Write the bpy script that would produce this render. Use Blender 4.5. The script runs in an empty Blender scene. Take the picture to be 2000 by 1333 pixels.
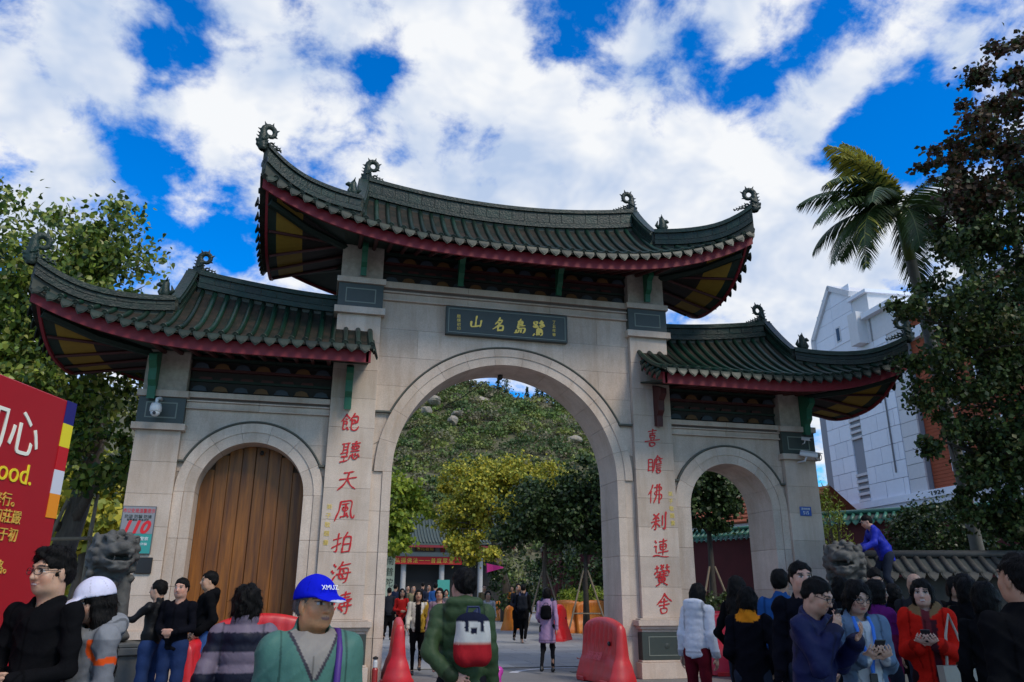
import bpy, math, random
import numpy as np
from mathutils import Vector, Matrix

# ------------------------------------------------------------ camera, sky, sun, exposure
scene = bpy.context.scene
R = math.radians
PW, PH = 2000.0, 1333.0
F_PX, PITCH, YAW, ROLL = 1494.0, 18.22, 13.39, 0.226
CAM = np.array([-3.615, -15.392, 1.6])
_p, _y, _r = R(PITCH), R(YAW), R(ROLL)
_fw = np.array([math.sin(_y) * math.cos(_p), math.cos(_y) * math.cos(_p), math.sin(_p)])
_rt0 = np.array([math.cos(_y), -math.sin(_y), 0.0])
_up0 = np.cross(_rt0, _fw)
_rt = math.cos(_r) * _rt0 + math.sin(_r) * _up0
_up = math.cos(_r) * _up0 - math.sin(_r) * _rt0


def ray(x, y):
    d = _fw * F_PX + _rt * (x - PW / 2) - _up * (y - PH / 2)
    return d / np.linalg.norm(d)


def at_y(x, y, Y):            # photo pixel -> point on the plane Y
    d = ray(x, y)
    return CAM + d * (Y - CAM[1]) / d[1]


def at_z(x, y, Z=0.0):        # photo pixel -> point on the plane Z
    d = ray(x, y)
    return CAM + d * (Z - CAM[2]) / d[2]


def at_d(x, y, dep):          # photo pixel -> point at depth along the lens axis
    d = ray(x, y)
    return CAM + d * dep / float(d @ _fw)


cam_data = bpy.data.cameras.new("camera")
cam_data.sensor_width = 36.0
cam_data.lens = 36.0 * F_PX / PW
cam_data.clip_end = 3000
cam_data.clip_start = 0.05
cam = bpy.data.objects.new("camera", cam_data)
scene.collection.objects.link(cam)
M = Matrix(((_rt[0], _up[0], -_fw[0], CAM[0]), (_rt[1], _up[1], -_fw[1], CAM[1]), (_rt[2], _up[2], -_fw[2], CAM[2]), (0, 0, 0, 1)))
cam.matrix_world = M
scene.camera = cam

SUN_ELEV, SUN_AZ = 47.0, 145.0      # azimuth from +Y (into the picture), positive to the right
world = bpy.data.worlds.new("World")
scene.world = world
world.use_nodes = True


def build_world():
    nt = world.node_tree
    N, L = nt.nodes, nt.links
    N.clear()
    out = N.new("ShaderNodeOutputWorld")
    sky = N.new("ShaderNodeTexSky")
    sky.sky_type = 'NISHITA'
    sky.sun_disc = False
    sky.sun_elevation = R(SUN_ELEV)
    sky.sun_rotation = R(SUN_AZ)
    sky.altitude = 50
    sky.air_density = 1.0
    sky.dust_density = 0.6
    sky.ozone_density = 3.5
    hsv = N.new("ShaderNodeHueSaturation")
    hsv.inputs['Saturation'].default_value = 1.5
    hsv.inputs['Value'].default_value = 1.0
    L.new(sky.outputs[0], hsv.inputs['Color'])
    tint = N.new("ShaderNodeMix")
    tint.data_type = 'RGBA'
    tint.blend_type = 'MULTIPLY'
    tint.inputs[0].default_value = 1.0
    tint.inputs[7].default_value = (0.26, 1.18, 1.48, 1)
    L.new(hsv.outputs[0], tint.inputs[6])
    bg = N.new("ShaderNodeBackground")
    bg.inputs['Strength'].default_value = 0.15
    L.new(tint.outputs[2], bg.inputs['Color'])
    tc = N.new("ShaderNodeTexCoord")
    sep = N.new("ShaderNodeSeparateXYZ")
    L.new(tc.outputs['Generated'], sep.inputs[0])

    def math_(op, a, b=None, c=None, clamp=False):
        n = N.new("ShaderNodeMath")
        n.operation = op
        n.use_clamp = clamp
        for i, v in enumerate((a, b, c)):
            if v is None:
                continue
            if isinstance(v, (int, float)):
                n.inputs[i].default_value = v
            else:
                L.new(v, n.inputs[i])
        return n.outputs[0]
    zz = math_('ADD', math_('MAXIMUM', sep.outputs[2], 0.0), 0.5)
    comb = N.new("ShaderNodeCombineXYZ")
    L.new(math_('DIVIDE', sep.outputs[0], zz), comb.inputs[0])
    L.new(math_('DIVIDE', sep.outputs[1], zz), comb.inputs[1])

    def noise(scale, detail, rough, off, dist=0.0, lac=2.0):
        mp = N.new("ShaderNodeMapping")
        mp.inputs['Location'].default_value = off
        L.new(comb.outputs[0], mp.inputs[0])
        n = N.new("ShaderNodeTexNoise")
        n.inputs['Scale'].default_value = scale
        n.inputs['Detail'].default_value = detail
        n.inputs['Roughness'].default_value = rough
        n.inputs['Distortion'].default_value = dist
        n.inputs['Lacunarity'].default_value = lac
        L.new(mp.outputs[0], n.inputs['Vector'])
        return n.outputs['Fac']
    big = noise(4.2, 4, 0.6, (3.1, 1.7, 0.4), 0.1)
    mid = noise(11.5, 6, 0.6, (8.3, 2.2, 1.4), 0.15)
    cov = math_('ADD', math_('MULTIPLY', big, 0.45), math_('MULTIPLY', mid, 0.55))
    # cloud banks and gaps of this particular sky
    for (px, py, rad, amp) in SKY_BANKS:
        d = ray(px, py)
        vm = N.new("ShaderNodeVectorMath")
        vm.operation = 'DOT_PRODUCT'
        L.new(tc.outputs['Generated'], vm.inputs[0])
        vm.inputs[1].default_value = tuple(d)
        k = 2.0 / rad ** 2
        g = math_('EXPONENT', math_('MULTIPLY_ADD', vm.outputs['Value'], k, -k))
        cov = math_('MULTIPLY_ADD', g, amp, cov)
    ramp = N.new("ShaderNodeMapRange")
    ramp.interpolation_type = 'SMOOTHSTEP'
    ramp.inputs['From Min'].default_value = 0.43
    ramp.inputs['From Max'].default_value = 0.57
    L.new(cov, ramp.inputs['Value'])
    # cloud colour: thick parts white, thin undersides blue grey
    shade = noise(6.5, 4, 0.6, (1.0, 6.0, 2.0), 0.2)
    cr = N.new("ShaderNodeValToRGB")
    cr.color_ramp.elements[0].position = 0.33
    cr.color_ramp.elements[0].color = (0.50, 0.62, 0.84, 1)
    cr.color_ramp.elements[1].position = 0.60
    cr.color_ramp.elements[1].color = (0.95, 0.97, 1.0, 1)
    L.new(shade, cr.inputs[0])
    bg2 = N.new("ShaderNodeBackground")
    bg2.inputs['Strength'].default_value = 0.95
    L.new(cr.outputs[0], bg2.inputs['Color'])
    mix = N.new("ShaderNodeMixShader")
    L.new(ramp.outputs[0], mix.inputs[0])
    L.new(bg.outputs[0], mix.inputs[1])
    L.new(bg2.outputs[0], mix.inputs[2])
    L.new(mix.outputs[0], out.inputs['Surface'])


SKY_BANKS = [  # photo pixel, angular radius, amount: the gaps and banks of this sky
    (330, 40, .05, -.11), (300, 110, .05, -.10), (345, 260, .04, -.10), (330, 390, .05, -.10), (430, 470, .05, -.12), (250, 310, .04, -.08), (750, 135, .03, -.12), (1060, 60, .05, -.12),
    (1160, 30, .06, -.14), (1300, 170, .07, -.10), (1430, 250, .08, -.12), (1680, 310, .09, -.15), (1560, 130, .09, -.08), (1330, 60, .05, -.08), (1750, 230, .08, -.12), (1800, 90, .12, .02), (960, 765, .05, -.12),
    (120, 110, .12, .10), (130, 330, .10, .08), (560, 130, .12, .07), (500, 280, .10, .05), (900, 90, .10, .05), (950, 260, .16, .08), (1180, 330, .10, .06), (1500, 430, .16, .2), (1250, 110, .035, .14),
    (1650, 165, .035, .2), (1600, 245, .022, .16), (1400, 50, .05, .12), (1540, 210, .03, .10), (1700, 420, .12, .1)]
build_world()
world.cycles.sampling_method = 'MANUAL'
world.cycles.sample_map_resolution = 512

sun_d = bpy.data.lights.new("sun", 'SUN')
sun_d.energy = 2.4
sun_d.angle = R(18)
sun_d.color = (1.0, 0.90, 0.76)
sun = bpy.data.objects.new("sun", sun_d)
scene.collection.objects.link(sun)
_sd = Vector((math.sin(R(SUN_AZ)) * math.cos(R(SUN_ELEV)), math.cos(R(SUN_AZ)) * math.cos(R(SUN_ELEV)), math.sin(R(SUN_ELEV))))
sun.rotation_euler = _sd.to_track_quat('Z', 'Y').to_euler()

scene.view_settings.view_transform = 'Standard'
scene.view_settings.look = 'None'
scene.view_settings.exposure = 0.04
scene.view_settings.gamma = 1.0
scene.view_settings.use_curve_mapping = False

# ------------------------------------------------------------ helpers
rnd = random.Random(7)
COL = scene.collection


def tag(o, label=None, cat=None, group=None, kind=None):
    if label:
        o["label"] = label
    if cat:
        o["category"] = cat
    if group:
        o["group"] = group
    if kind:
        o["kind"] = kind
    return o


def empty(name, loc=(0, 0, 0), rz=0.0, parent=None):
    o = bpy.data.objects.new(name, None)
    o.empty_display_size = 0.1
    o.location = loc
    o.rotation_euler = (0, 0, rz)
    COL.objects.link(o)
    o.parent = parent
    return o


def link_mesh(name, me, parent=None, loc=(0, 0, 0), rot=(0, 0, 0), scale=(1, 1, 1), mat=None):
    o = bpy.data.objects.new(name, me)
    COL.objects.link(o)
    o.parent = parent
    o.location = loc
    o.rotation_euler = rot
    o.scale = scale
    if mat is not None and len(me.materials) == 0:
        me.materials.append(mat)
    return o


class MB:
    """collects vertices and faces of one mesh"""

    def __init__(s):
        s.v, s.f, s.mi = [], [], []

    def add(s, vs, fs, mi=0):
        b = len(s.v)
        s.v += [tuple(map(float, p)) for p in vs]
        s.f += [tuple(b + i for i in f) for f in fs]
        s.mi += [mi] * len(fs)
        return s

    def box(s, x0, x1, y0, y1, z0, z1, mi=0, bev=0.0):
        if bev > 0:
            b = bev
            # chamfered box: front/back/side faces inset (24 verts)
            vs, idx = [], {}
            for ix, x in enumerate((x0, x1)):
                for iy, y in enumerate((y0, y1)):
                    for iz, z in enumerate((z0, z1)):
                        sx, sy, sz = (1, -1)[ix], (1, -1)[iy], (1, -1)[iz]
                        for a in range(3):
                            p = [x + sx * b, y + sy * b, z + sz * b]
                            p[a] = (x, y, z)[a]
                            idx[(ix, iy, iz, a)] = len(vs)
                            vs.append(p)
            fs = []
            for a in range(3):
                o1, o2 = [(1, 2), (0, 2), (0, 1)][a]
                for e in (0, 1):
                    q = []
                    for (u, w) in ((0, 0), (1, 0), (1, 1), (0, 1)):
                        k = [0, 0, 0]
                        k[a] = e
                        k[o1] = u
                        k[o2] = w
                        q.append(idx[(k[0], k[1], k[2], a)])
                    fs.append(q)
            for a in range(3):      # edges along axis a
                o1, o2 = [(1, 2), (0, 2), (0, 1)][a]
                for u in (0, 1):
                    for w in (0, 1):
                        k0 = [0, 0, 0]
                        k0[o1], k0[o2] = u, w
                        k1 = list(k0)
                        k1[a] = 1
                        fs.append([idx[(*k0, o1)], idx[(*k1, o1)], idx[(*k1, o2)], idx[(*k0, o2)]])
            for ix in (0, 1):
                for iy in (0, 1):
                    for iz in (0, 1):
                        fs.append([idx[(ix, iy, iz, a)] for a in range(3)])
            return s.add(vs, fs, mi)
        vs = [(x0, y0, z0), (x1, y0, z0), (x1, y1, z0), (x0, y1, z0), (x0, y0, z1), (x1, y0, z1), (x1, y1, z1), (x0, y1, z1)]
        fs = [(0, 3, 2, 1), (4, 5, 6, 7), (0, 1, 5, 4), (1, 2, 6, 5), (2, 3, 7, 6), (3, 0, 4, 7)]
        return s.add(vs, fs, mi)

    def tube(s, pts, rad, n=8, mi=0, cap=True, flat=1.0, side=None):
        pts = [Vector(p) for p in pts]
        m = len(pts)
        rads = rad if hasattr(rad, '__len__') else [rad] * m
        vs, fs = [], []
        ref = Vector(side) if side is not None else None
        prev = None
        for i, p in enumerate(pts):
            t = (pts[min(i + 1, m - 1)] - pts[max(i - 1, 0)])
            t = t.normalized() if t.length > 1e-9 else Vector((0, 0, 1))
            if ref is not None:
                u = ref - t * ref.dot(t)
            elif prev is not None:
                u = prev - t * prev.dot(t)
            else:
                u = (Vector((0, 0, 1)) if abs(t.z) < .9 else Vector((1, 0, 0))).cross(t)
            u.normalize()
            prev = u
            w = t.cross(u)
            for k in range(n):
                a = 2 * math.pi * k / n
                vs.append(p + (u * math.cos(a) * flat + w * math.sin(a)) * rads[i])
        for i in range(m - 1):
            for k in range(n):
                k2 = (k + 1) % n
                fs.append((i * n + k, i * n + k2, (i + 1) * n + k2, (i + 1) * n + k))
        if cap:
            fs.append(tuple(range(n - 1, -1, -1)))
            fs.append(tuple((m - 1) * n + k for k in range(n)))
        return s.add(vs, fs, mi)

    def sweep(s, sections, closed=True, mi=0, cap=True):
        """sections: list of equal-length rings of points"""
        n = len(sections[0])
        vs = [p for r in sections for p in r]
        fs = []
        for i in range(len(sections) - 1):
            for k in range(n if closed else n - 1):
                k2 = (k + 1) % n
                fs.append((i * n + k, i * n + k2, (i + 1) * n + k2, (i + 1) * n + k))
        if cap and closed:
            fs.append(tuple(range(n - 1, -1, -1)))
            fs.append(tuple((len(sections) - 1) * n + k for k in range(n)))
        return s.add(vs, fs, mi)

    def prism(s, poly, y0, y1, mi=0):
        """polygon in (x,z) extruded along y"""
        n = len(poly)
        vs = [(x, y0, z) for x, z in poly] + [(x, y1, z) for x, z in poly]
        fs = [tuple(range(n)), tuple(range(2 * n - 1, n - 1, -1))]
        for k in range(n):
            k2 = (k + 1) % n
            fs.append((k2, k, n + k, n + k2))
        return s.add(vs, fs, mi)

    def lathe(s, prof, n=16, center=(0, 0, 0), mi=0):
        cx, cy, cz = center
        vs, fs = [], []
        for r, z in prof:
            for k in range(n):
                a = 2 * math.pi * k / n
                vs.append((cx + r * math.cos(a), cy + r * math.sin(a), cz + z))
        for i in range(len(prof) - 1):
            for k in range(n):
                k2 = (k + 1) % n
                fs.append((i * n + k, i * n + k2, (i + 1) * n + k2, (i + 1) * n + k))
        fs.append(tuple(range(n - 1, -1, -1)))
        fs.append(tuple((len(prof) - 1) * n + k for k in range(n)))
        return s.add(vs, fs, mi)

    def mesh(s, name, mats=(), smooth=False, fixn=True):
        me = bpy.data.meshes.new(name)
        me.from_pydata(s.v, [], s.f)
        for m in (mats if isinstance(mats, (list, tuple)) else [mats]):
            me.materials.append(m)
        if any(s.mi):
            me.polygons.foreach_set('material_index', s.mi)
        if smooth:
            me.polygons.foreach_set('use_smooth', [True] * len(me.polygons))
        if fixn:
            import bmesh
            bm = bmesh.new()
            bm.from_mesh(me)
            bmesh.ops.recalc_face_normals(bm, faces=bm.faces)
            bm.to_mesh(me)
            bm.free()
        me.update()
        return me

    def build(s, name, mats, parent=None, smooth=False, loc=(0, 0, 0), rot=(0, 0, 0), fixn=True):
        return link_mesh(name, s.mesh(name, mats, smooth, fixn), parent, loc, rot)


# ------------------------------------------------------------ materials
MATS = {}


def mat(name, col, rough=0.6, var=0.0, vscale=3.0, col2=None, bump=0.0, bscale=30.0, metal=0.0, spec=0.5, attr=False,
        coat=0.0, speckle=0.0, sscale=220.0, fac_lo=0.35, fac_hi=0.65, stretch=(1, 1, 1), sub=0.0, trans=0.0, objvar=0.0, bdist=0.02, dirt=None, crease=None):
    if name in MATS:
        return MATS[name]
    m = bpy.data.materials.new(name)
    m.use_nodes = True
    nt = m.node_tree
    N, L = nt.nodes, nt.links
    b = N['Principled BSDF']
    b.inputs['Roughness'].default_value = rough
    b.inputs['Metallic'].default_value = metal
    b.inputs['Specular IOR Level'].default_value = spec
    b.inputs['Coat Weight'].default_value = coat
    if sub:
        b.inputs['Subsurface Weight'].default_value = sub
        b.inputs['Subsurface Radius'].default_value = (0.012, 0.005, 0.003)
    c4 = (*col, 1.0)
    tc = N.new('ShaderNodeTexCoord')
    mp = N.new('ShaderNodeMapping')
    mp.inputs['Scale'].default_value = stretch
    L.new(tc.outputs['Object'], mp.inputs[0])
    vec = mp.outputs[0]
    src = None
    if attr:
        a = N.new('ShaderNodeAttribute')
        a.attribute_name = 'Col'
        src = a.outputs['Color']

    def mixc(fac, c1, c2, typ='MIX'):
        mx = N.new('ShaderNodeMix')
        mx.data_type = 'RGBA'
        mx.blend_type = typ
        for sock, v in ((mx.inputs[0], fac), (mx.inputs[6], c1), (mx.inputs[7], c2)):
            if isinstance(v, (int, float)):
                sock.default_value = v
            elif isinstance(v, tuple):
                sock.default_value = v
            else:
                L.new(v, sock)
        return mx.outputs[2]

    def noise(scale, detail=5, rough_=0.6, v=vec):
        n = N.new('ShaderNodeTexNoise')
        n.inputs['Scale'].default_value = scale
        n.inputs['Detail'].default_value = detail
        n.inputs['Roughness'].default_value = rough_
        L.new(v, n.inputs['Vector'])
        return n.outputs['Fac']

    def rng(v, a, b_, c=0.0, d=1.0):
        r = N.new('ShaderNodeMapRange')
        r.inputs[1].default_value = a
        r.inputs[2].default_value = b_
        r.inputs[3].default_value = c
        r.inputs[4].default_value = d
        L.new(v, r.inputs[0])
        return r.outputs[0]
    cur = src if src is not None else c4
    if col2 is not None:
        cur = mixc(rng(noise(vscale), fac_lo, fac_hi), cur, (*col2, 1.0))
    if var:
        v = rng(noise(vscale * 2.3, 6, 0.65), 0.25, 0.75, 1 - var, 1 + var)
        cur = mixc(1.0, cur, v, 'MULTIPLY')
    if speckle:
        v = rng(noise(sscale, 2, 0.7), 0.3, 0.7, 1 - speckle, 1 + speckle)
        cur = mixc(1.0, cur, v, 'MULTIPLY')
    if dirt is not None:   # rain streaks that run down the face
        mp2 = N.new('ShaderNodeMapping')
        mp2.inputs['Scale'].default_value = (1.5, 1.5, 0.22)
        L.new(tc.outputs['Object'], mp2.inputs[0])
        cur = mixc(rng(noise(1.6, 6, 0.7, mp2.outputs[0]), 0.45, 0.80, 0.0, 0.8), cur, (*dirt, 1.0))
    if objvar:
        oi = N.new('ShaderNodeObjectInfo')
        r = rng(oi.outputs['Random'], 0, 1, 1 - objvar, 1 + objvar)
        cur = mixc(1.0, cur, r, 'MULTIPLY')
    if isinstance(cur, tuple):
        b.inputs['Base Color'].default_value = cur
    else:
        L.new(cur, b.inputs['Base Color'])
    if bump:
        bn = N.new('ShaderNodeBump')
        bn.inputs['Strength'].default_value = bump
        bn.inputs['Distance'].default_value = bdist
        L.new(noise(bscale, 5, 0.6), bn.inputs['Height'])
        L.new(bn.outputs[0], b.inputs['Normal'])
        if crease:      # sharp irregular fabric creases
            n0 = noise(crease[0], 3, 0.5)
            sb_ = N.new('ShaderNodeMath')
            sb_.operation = 'SUBTRACT'
            sb_.inputs[1].default_value = 0.5
            L.new(n0, sb_.inputs[0])
            ab = N.new('ShaderNodeMath')
            ab.operation = 'ABSOLUTE'
            L.new(sb_.outputs[0], ab.inputs[0])
            pw = N.new('ShaderNodeMath')
            pw.operation = 'POWER'
            pw.inputs[1].default_value = 0.95
            L.new(ab.outputs[0], pw.inputs[0])
            b2 = N.new('ShaderNodeBump')
            b2.inputs['Strength'].default_value = crease[1]
            b2.inputs['Distance'].default_value = crease[2]
            L.new(pw.outputs[0], b2.inputs['Height'])
            L.new(bn.outputs[0], b2.inputs['Normal'])
            L.new(b2.outputs[0], b.inputs['Normal'])
    if trans:
        tr = N.new('ShaderNodeBsdfTranslucent')
        if isinstance(cur, tuple):
            tr.inputs['Color'].default_value = cur
        else:
            L.new(cur, tr.inputs['Color'])
        ms = N.new('ShaderNodeMixShader')
        ms.inputs[0].default_value = trans
        L.new(b.outputs[0], ms.inputs[1])
        L.new(tr.outputs[0], ms.inputs[2])
        L.new(ms.outputs[0], N['Material Output'].inputs['Surface'])
    MATS[name] = m
    return m


GRANITE = mat('granite', (0.545, 0.44, 0.36), 0.8, var=0.14, vscale=.9, speckle=0.13, sscale=55, bump=0.12, bscale=120, bdist=0.004, objvar=0.10, spec=.2, dirt=(0.36, 0.25, 0.17))
GRANITE_DARK = mat('granite_dark', (0.040, 0.048, 0.040), 0.45, var=0.12, speckle=0.15, sscale=90)
GRANITE_LINE = mat('granite_line', (0.20, 0.22, 0.18), 0.6)
MOULD_DARK = mat('hood_stone', (0.085, 0.085, 0.068), 0.7, var=0.25, vscale=2)
TILE = mat('glazed_tile', (0.005, 0.025, 0.015), 0.34, var=0.35, vscale=2.2, col2=(0.020, 0.028, 0.019), fac_lo=0.46, fac_hi=0.8, bump=0.2, bscale=25, objvar=0.4, spec=.28)
TILE_BED = mat('tile_bed', (0.009, 0.014, 0.010), 0.85, var=0.4, vscale=4, col2=(0.034, 0.025, 0.018), bump=0.5, bscale=14, spec=.2)
TILE_DRIP = mat('drip_glaze', (0.007, 0.023, 0.014), 0.45, var=0.4, vscale=5, col2=(0.022, 0.029, 0.021), objvar=0.4, spec=.3)
RIDGE = mat('ridge_glaze', (0.006, 0.024, 0.016), 0.38, var=0.4, vscale=4, col2=(0.019, 0.027, 0.020), bump=0.7, bscale=22, objvar=0.3, spec=.3)
MORTAR = mat('mortar', (0.40, 0.33, 0.27), 0.9, var=0.3)
FASCIA = mat('fascia_red', (0.20, 0.008, 0.016), 0.6, var=0.12, vscale=2)
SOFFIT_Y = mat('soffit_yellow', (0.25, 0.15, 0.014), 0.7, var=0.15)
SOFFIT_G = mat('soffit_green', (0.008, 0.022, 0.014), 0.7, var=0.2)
PAINT_G = mat('bracket_green', (0.012, 0.11, 0.055), 0.5, var=0.15)
PAINT_R = mat('paint_darkred', (0.06, 0.010, 0.009), 0.6, var=0.2)
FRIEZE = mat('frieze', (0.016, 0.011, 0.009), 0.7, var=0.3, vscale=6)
PAINT_O = mat('frieze_orange', (0.13, 0.055, 0.012), 0.6, var=0.2)
PAINT_B = mat('frieze_blue', (0.035, 0.045, 0.06), 0.6, var=0.2)
LETTER_R = mat('letter_red', (0.50, 0.006, 0.008), 0.5)
LETTER_G = mat('letter_gold', (0.85, 0.55, 0.10), 0.35, metal=0.35)
WOOD = mat('door_wood', (0.29, 0.10, 0.010), 0.5, col2=(0.09, 0.027, 0.004), vscale=2.0, stretch=(5.0, 5.0, 0.35), fac_lo=0.3, fac_hi=0.7, var=0.2, bump=0.15, bscale=12, objvar=0.14)


def text_mesh(ch, size, depth=0.02, shear=0.0, offset=0.0):
    """flat lettering in the XZ plane, centred, facing -Y"""
    cu = bpy.data.curves.new('glyph', 'FONT')
    cu.body = ch
    cu.size = size
    cu.extrude = depth
    cu.align_x = 'CENTER'
    cu.align_y = 'CENTER'
    cu.shear = shear
    cu.offset = offset
    cu.resolution_u = 3
    ob = bpy.data.objects.new('glyph', cu)
    COL.objects.link(ob)
    dg = bpy.context.evaluated_depsgraph_get()
    me = bpy.data.meshes.new_from_object(ob.evaluated_get(dg))
    bpy.data.objects.remove(ob)
    n = len(me.vertices)
    co = np.empty(n * 3)
    me.vertices.foreach_get('co', co)
    co = co.reshape(-1, 3)
    if n:
        mid = (co.min(0) + co.max(0)) / 2
        co = co - mid
        co = np.stack([co[:, 0], -co[:, 2], co[:, 1]], 1)
        me.vertices.foreach_set('co', co.ravel())
    me.materials.clear()
    me.update()
    return me


def letter(name, ch, size, m, parent, loc, rot=(0, 0, 0), depth=0.012, shear=0.0, offset=0.0, width=1.0, sx=None, brush=0.0, seed=0):
    me = text_mesh(ch, size, depth, shear, offset)
    if brush:
        n = len(me.vertices)
        co = np.empty(n * 3)
        me.vertices.foreach_get('co', co)
        co = co.reshape(-1, 3)
        r = np.random.RandomState(seed)
        a = r.uniform(0, 6.28, 8)
        x, z = co[:, 0].copy() / size, co[:, 2].copy() / size
        co[:, 0] += size * brush * (0.6 * np.sin(5 * z + a[0]) + 0.35 * np.sin(9 * x + 7 * z + a[1])) + 0.10 * co[:, 2]
        co[:, 2] += size * brush * (0.7 * np.sin(6 * x + a[2]) + 0.3 * np.sin(11 * x - 6 * z + a[3])) + 0.10 * co[:, 0]
        me.vertices.foreach_set('co', co.ravel())
    me.materials.append(m)
    o = link_mesh(name, me, parent, loc, rot, (width, 1, 1))
    return o

# ------------------------------------------------------------ distance-field modelling (continuous figures and statues)
def axis(lo, hi, h, fine=()):
    out = [lo]
    x = lo
    while x < hi:
        st = h
        for (a, b, hf) in fine:
            if a <= x <= b:
                st = min(st, hf)
            elif x < a < x + st:
                st = min(st, max(hf, a - x))
        x += st
        out.append(x)
    return np.array(out)


class Field:
    def __init__(s, ax, ay, az):
        s.ax, s.ay, s.az = ax, ay, az
        s.D = np.full((len(ax), len(ay), len(az)), 9.0, np.float32)

    def _blk(s, lo, hi):
        sl = []
        for a, l, h in ((s.ax, lo[0], hi[0]), (s.ay, lo[1], hi[1]), (s.az, lo[2], hi[2])):
            i0 = max(0, int(np.searchsorted(a, l)) - 1)
            i1 = min(len(a), int(np.searchsorted(a, h)) + 1)
            if i1 - i0 < 1:
                return None
            sl.append(slice(i0, i1))
        return tuple(sl)

    def cone(s, a, b, r1, r2=None, side=(1, 0, 0), k=.02, op='add', rib=None, pad=None):
        """tapered (elliptic) rounded cone from a to b; r = number or (r_side, r_other)"""
        a, b = np.array(a, float), np.array(b, float)
        if r2 is None:
            r2 = r1
        r1 = r1 if hasattr(r1, '__len__') else (r1, r1)
        r2 = r2 if hasattr(r2, '__len__') else (r2, r2)
        mr = max(max(r1), max(r2)) + k * 1.2 + (pad or .03) + (rib[0] if rib else 0)
        sl = s._blk(np.minimum(a, b) - mr, np.maximum(a, b) + mr)
        if sl is None:
            return
        X = s.ax[sl[0]][:, None, None] - a[0]
        Y = s.ay[sl[1]][None, :, None] - a[1]
        Z = s.az[sl[2]][None, None, :] - a[2]
        ab = b - a
        L = float(np.linalg.norm(ab))
        d = ab / L if L > 1e-6 else np.array([0, 0, 1.0])
        sd = np.array(side, float)
        sd = sd - d * (sd @ d)
        if np.linalg.norm(sd) < 1e-6:
            sd = np.array([1.0, 0, 0]) if abs(d[0]) < .9 else np.array([0, 1.0, 0])
            sd = sd - d * (sd @ d)
        sd /= np.linalg.norm(sd)
        ot = np.cross(d, sd)
        q = X * d[0] + Y * d[1] + Z * d[2]
        t = np.clip(q / L, 0, 1) if L > 1e-6 else np.zeros_like(q)
        qa = q - t * L
        qs = X * sd[0] + Y * sd[1] + Z * sd[2]
        qo = X * ot[0] + Y * ot[1] + Z * ot[2]
        rs_ = r1[0] + (r2[0] - r1[0]) * t
        ro = r1[1] + (r2[1] - r1[1]) * t
        if rib:
            w = rib[0] * (np.abs(np.sin(np.pi * (np.clip(q, 0, L) + rib[2]) / rib[1])) ** .6 - .7)
            rs_ = rs_ + w
            ro = ro + w
        rm = np.minimum(rs_, ro)
        d2 = (np.sqrt((qs / rs_) ** 2 + (qo / ro) ** 2 + (qa / rm) ** 2) - 1) * rm
        s._op(sl, d2, k, op)

    def ball(s, c, r, rot=None, k=.02, op='add', pad=None):
        """ellipsoid with radii r; rot 3x3 columns = local axes"""
        r = np.array(r if hasattr(r, '__len__') else (r, r, r), float)
        c = np.array(c, float)
        mr = r.max() + k * 1.2 + (pad or .03)
        sl = s._blk(c - mr, c + mr)
        if sl is None:
            return
        X = s.ax[sl[0]][:, None, None] - c[0]
        Y = s.ay[sl[1]][None, :, None] - c[1]
        Z = s.az[sl[2]][None, None, :] - c[2]
        Rm = np.eye(3) if rot is None else np.array(rot)
        acc = 0
        for i in range(3):
            acc = acc + ((X * Rm[0, i] + Y * Rm[1, i] + Z * Rm[2, i]) / r[i]) ** 2
        d2 = (np.sqrt(acc) - 1) * r.min()
        s._op(sl, d2, k, op)

    def _op(s, sl, d2, k, op):
        d1 = s.D[sl]
        if op == 'add':
            h = np.clip(.5 + .5 * (d1 - d2) / k, 0, 1)
            s.D[sl] = d1 * (1 - h) + d2 * h - k * h * (1 - h)
        elif op == 'sub':
            h = np.clip(.5 - .5 * (d1 + d2) / k, 0, 1)
            s.D[sl] = d1 * (1 - h) - d2 * h + k * h * (1 - h)
        elif op == 'and':
            s.D[sl] = np.maximum(d1, d2)

    def half(s, nrm, off, k=.01):
        """keep only nrm.p <= off"""
        d2 = s.ax[:, None, None] * nrm[0] + s.ay[None, :, None] * nrm[1] + s.az[None, None, :] * nrm[2] - off
        s.D = np.maximum(s.D, d2.astype(np.float32))

    def warp(s, fn):
        m = np.abs(s.D) < .08
        i = np.nonzero(m)
        s.D[i] += fn(s.ax[i[0]], s.ay[i[1]], s.az[i[2]]).astype(np.float32)

    def mesh(s, smooth=1):
        D = s.D
        S = D < 0
        nx, ny, nz = D.shape
        cor = [(0, 0, 0), (1, 0, 0), (0, 1, 0), (1, 1, 0), (0, 0, 1), (1, 0, 1), (0, 1, 1), (1, 1, 1)]
        cnt = np.zeros((nx - 1, ny - 1, nz - 1), np.int8)
        for (i, j, k) in cor:
            cnt += S[i:nx - 1 + i, j:ny - 1 + j, k:nz - 1 + k]
        mask = (cnt > 0) & (cnt < 8)
        ijk = np.argwhere(mask)
        n = len(ijk)
        idx = np.full(mask.shape, -1, np.int64)
        idx[mask] = np.arange(n)
        vals = np.stack([D[ijk[:, 0] + i, ijk[:, 1] + j, ijk[:, 2] + k] for (i, j, k) in cor], 1)
        px = np.stack([s.ax[ijk[:, 0]], s.ax[ijk[:, 0] + 1]], 1)
        py = np.stack([s.ay[ijk[:, 1]], s.ay[ijk[:, 1] + 1]], 1)
        pz = np.stack([s.az[ijk[:, 2]], s.az[ijk[:, 2] + 1]], 1)
        acc = np.zeros((n, 3))
        w = np.zeros(n)
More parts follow.
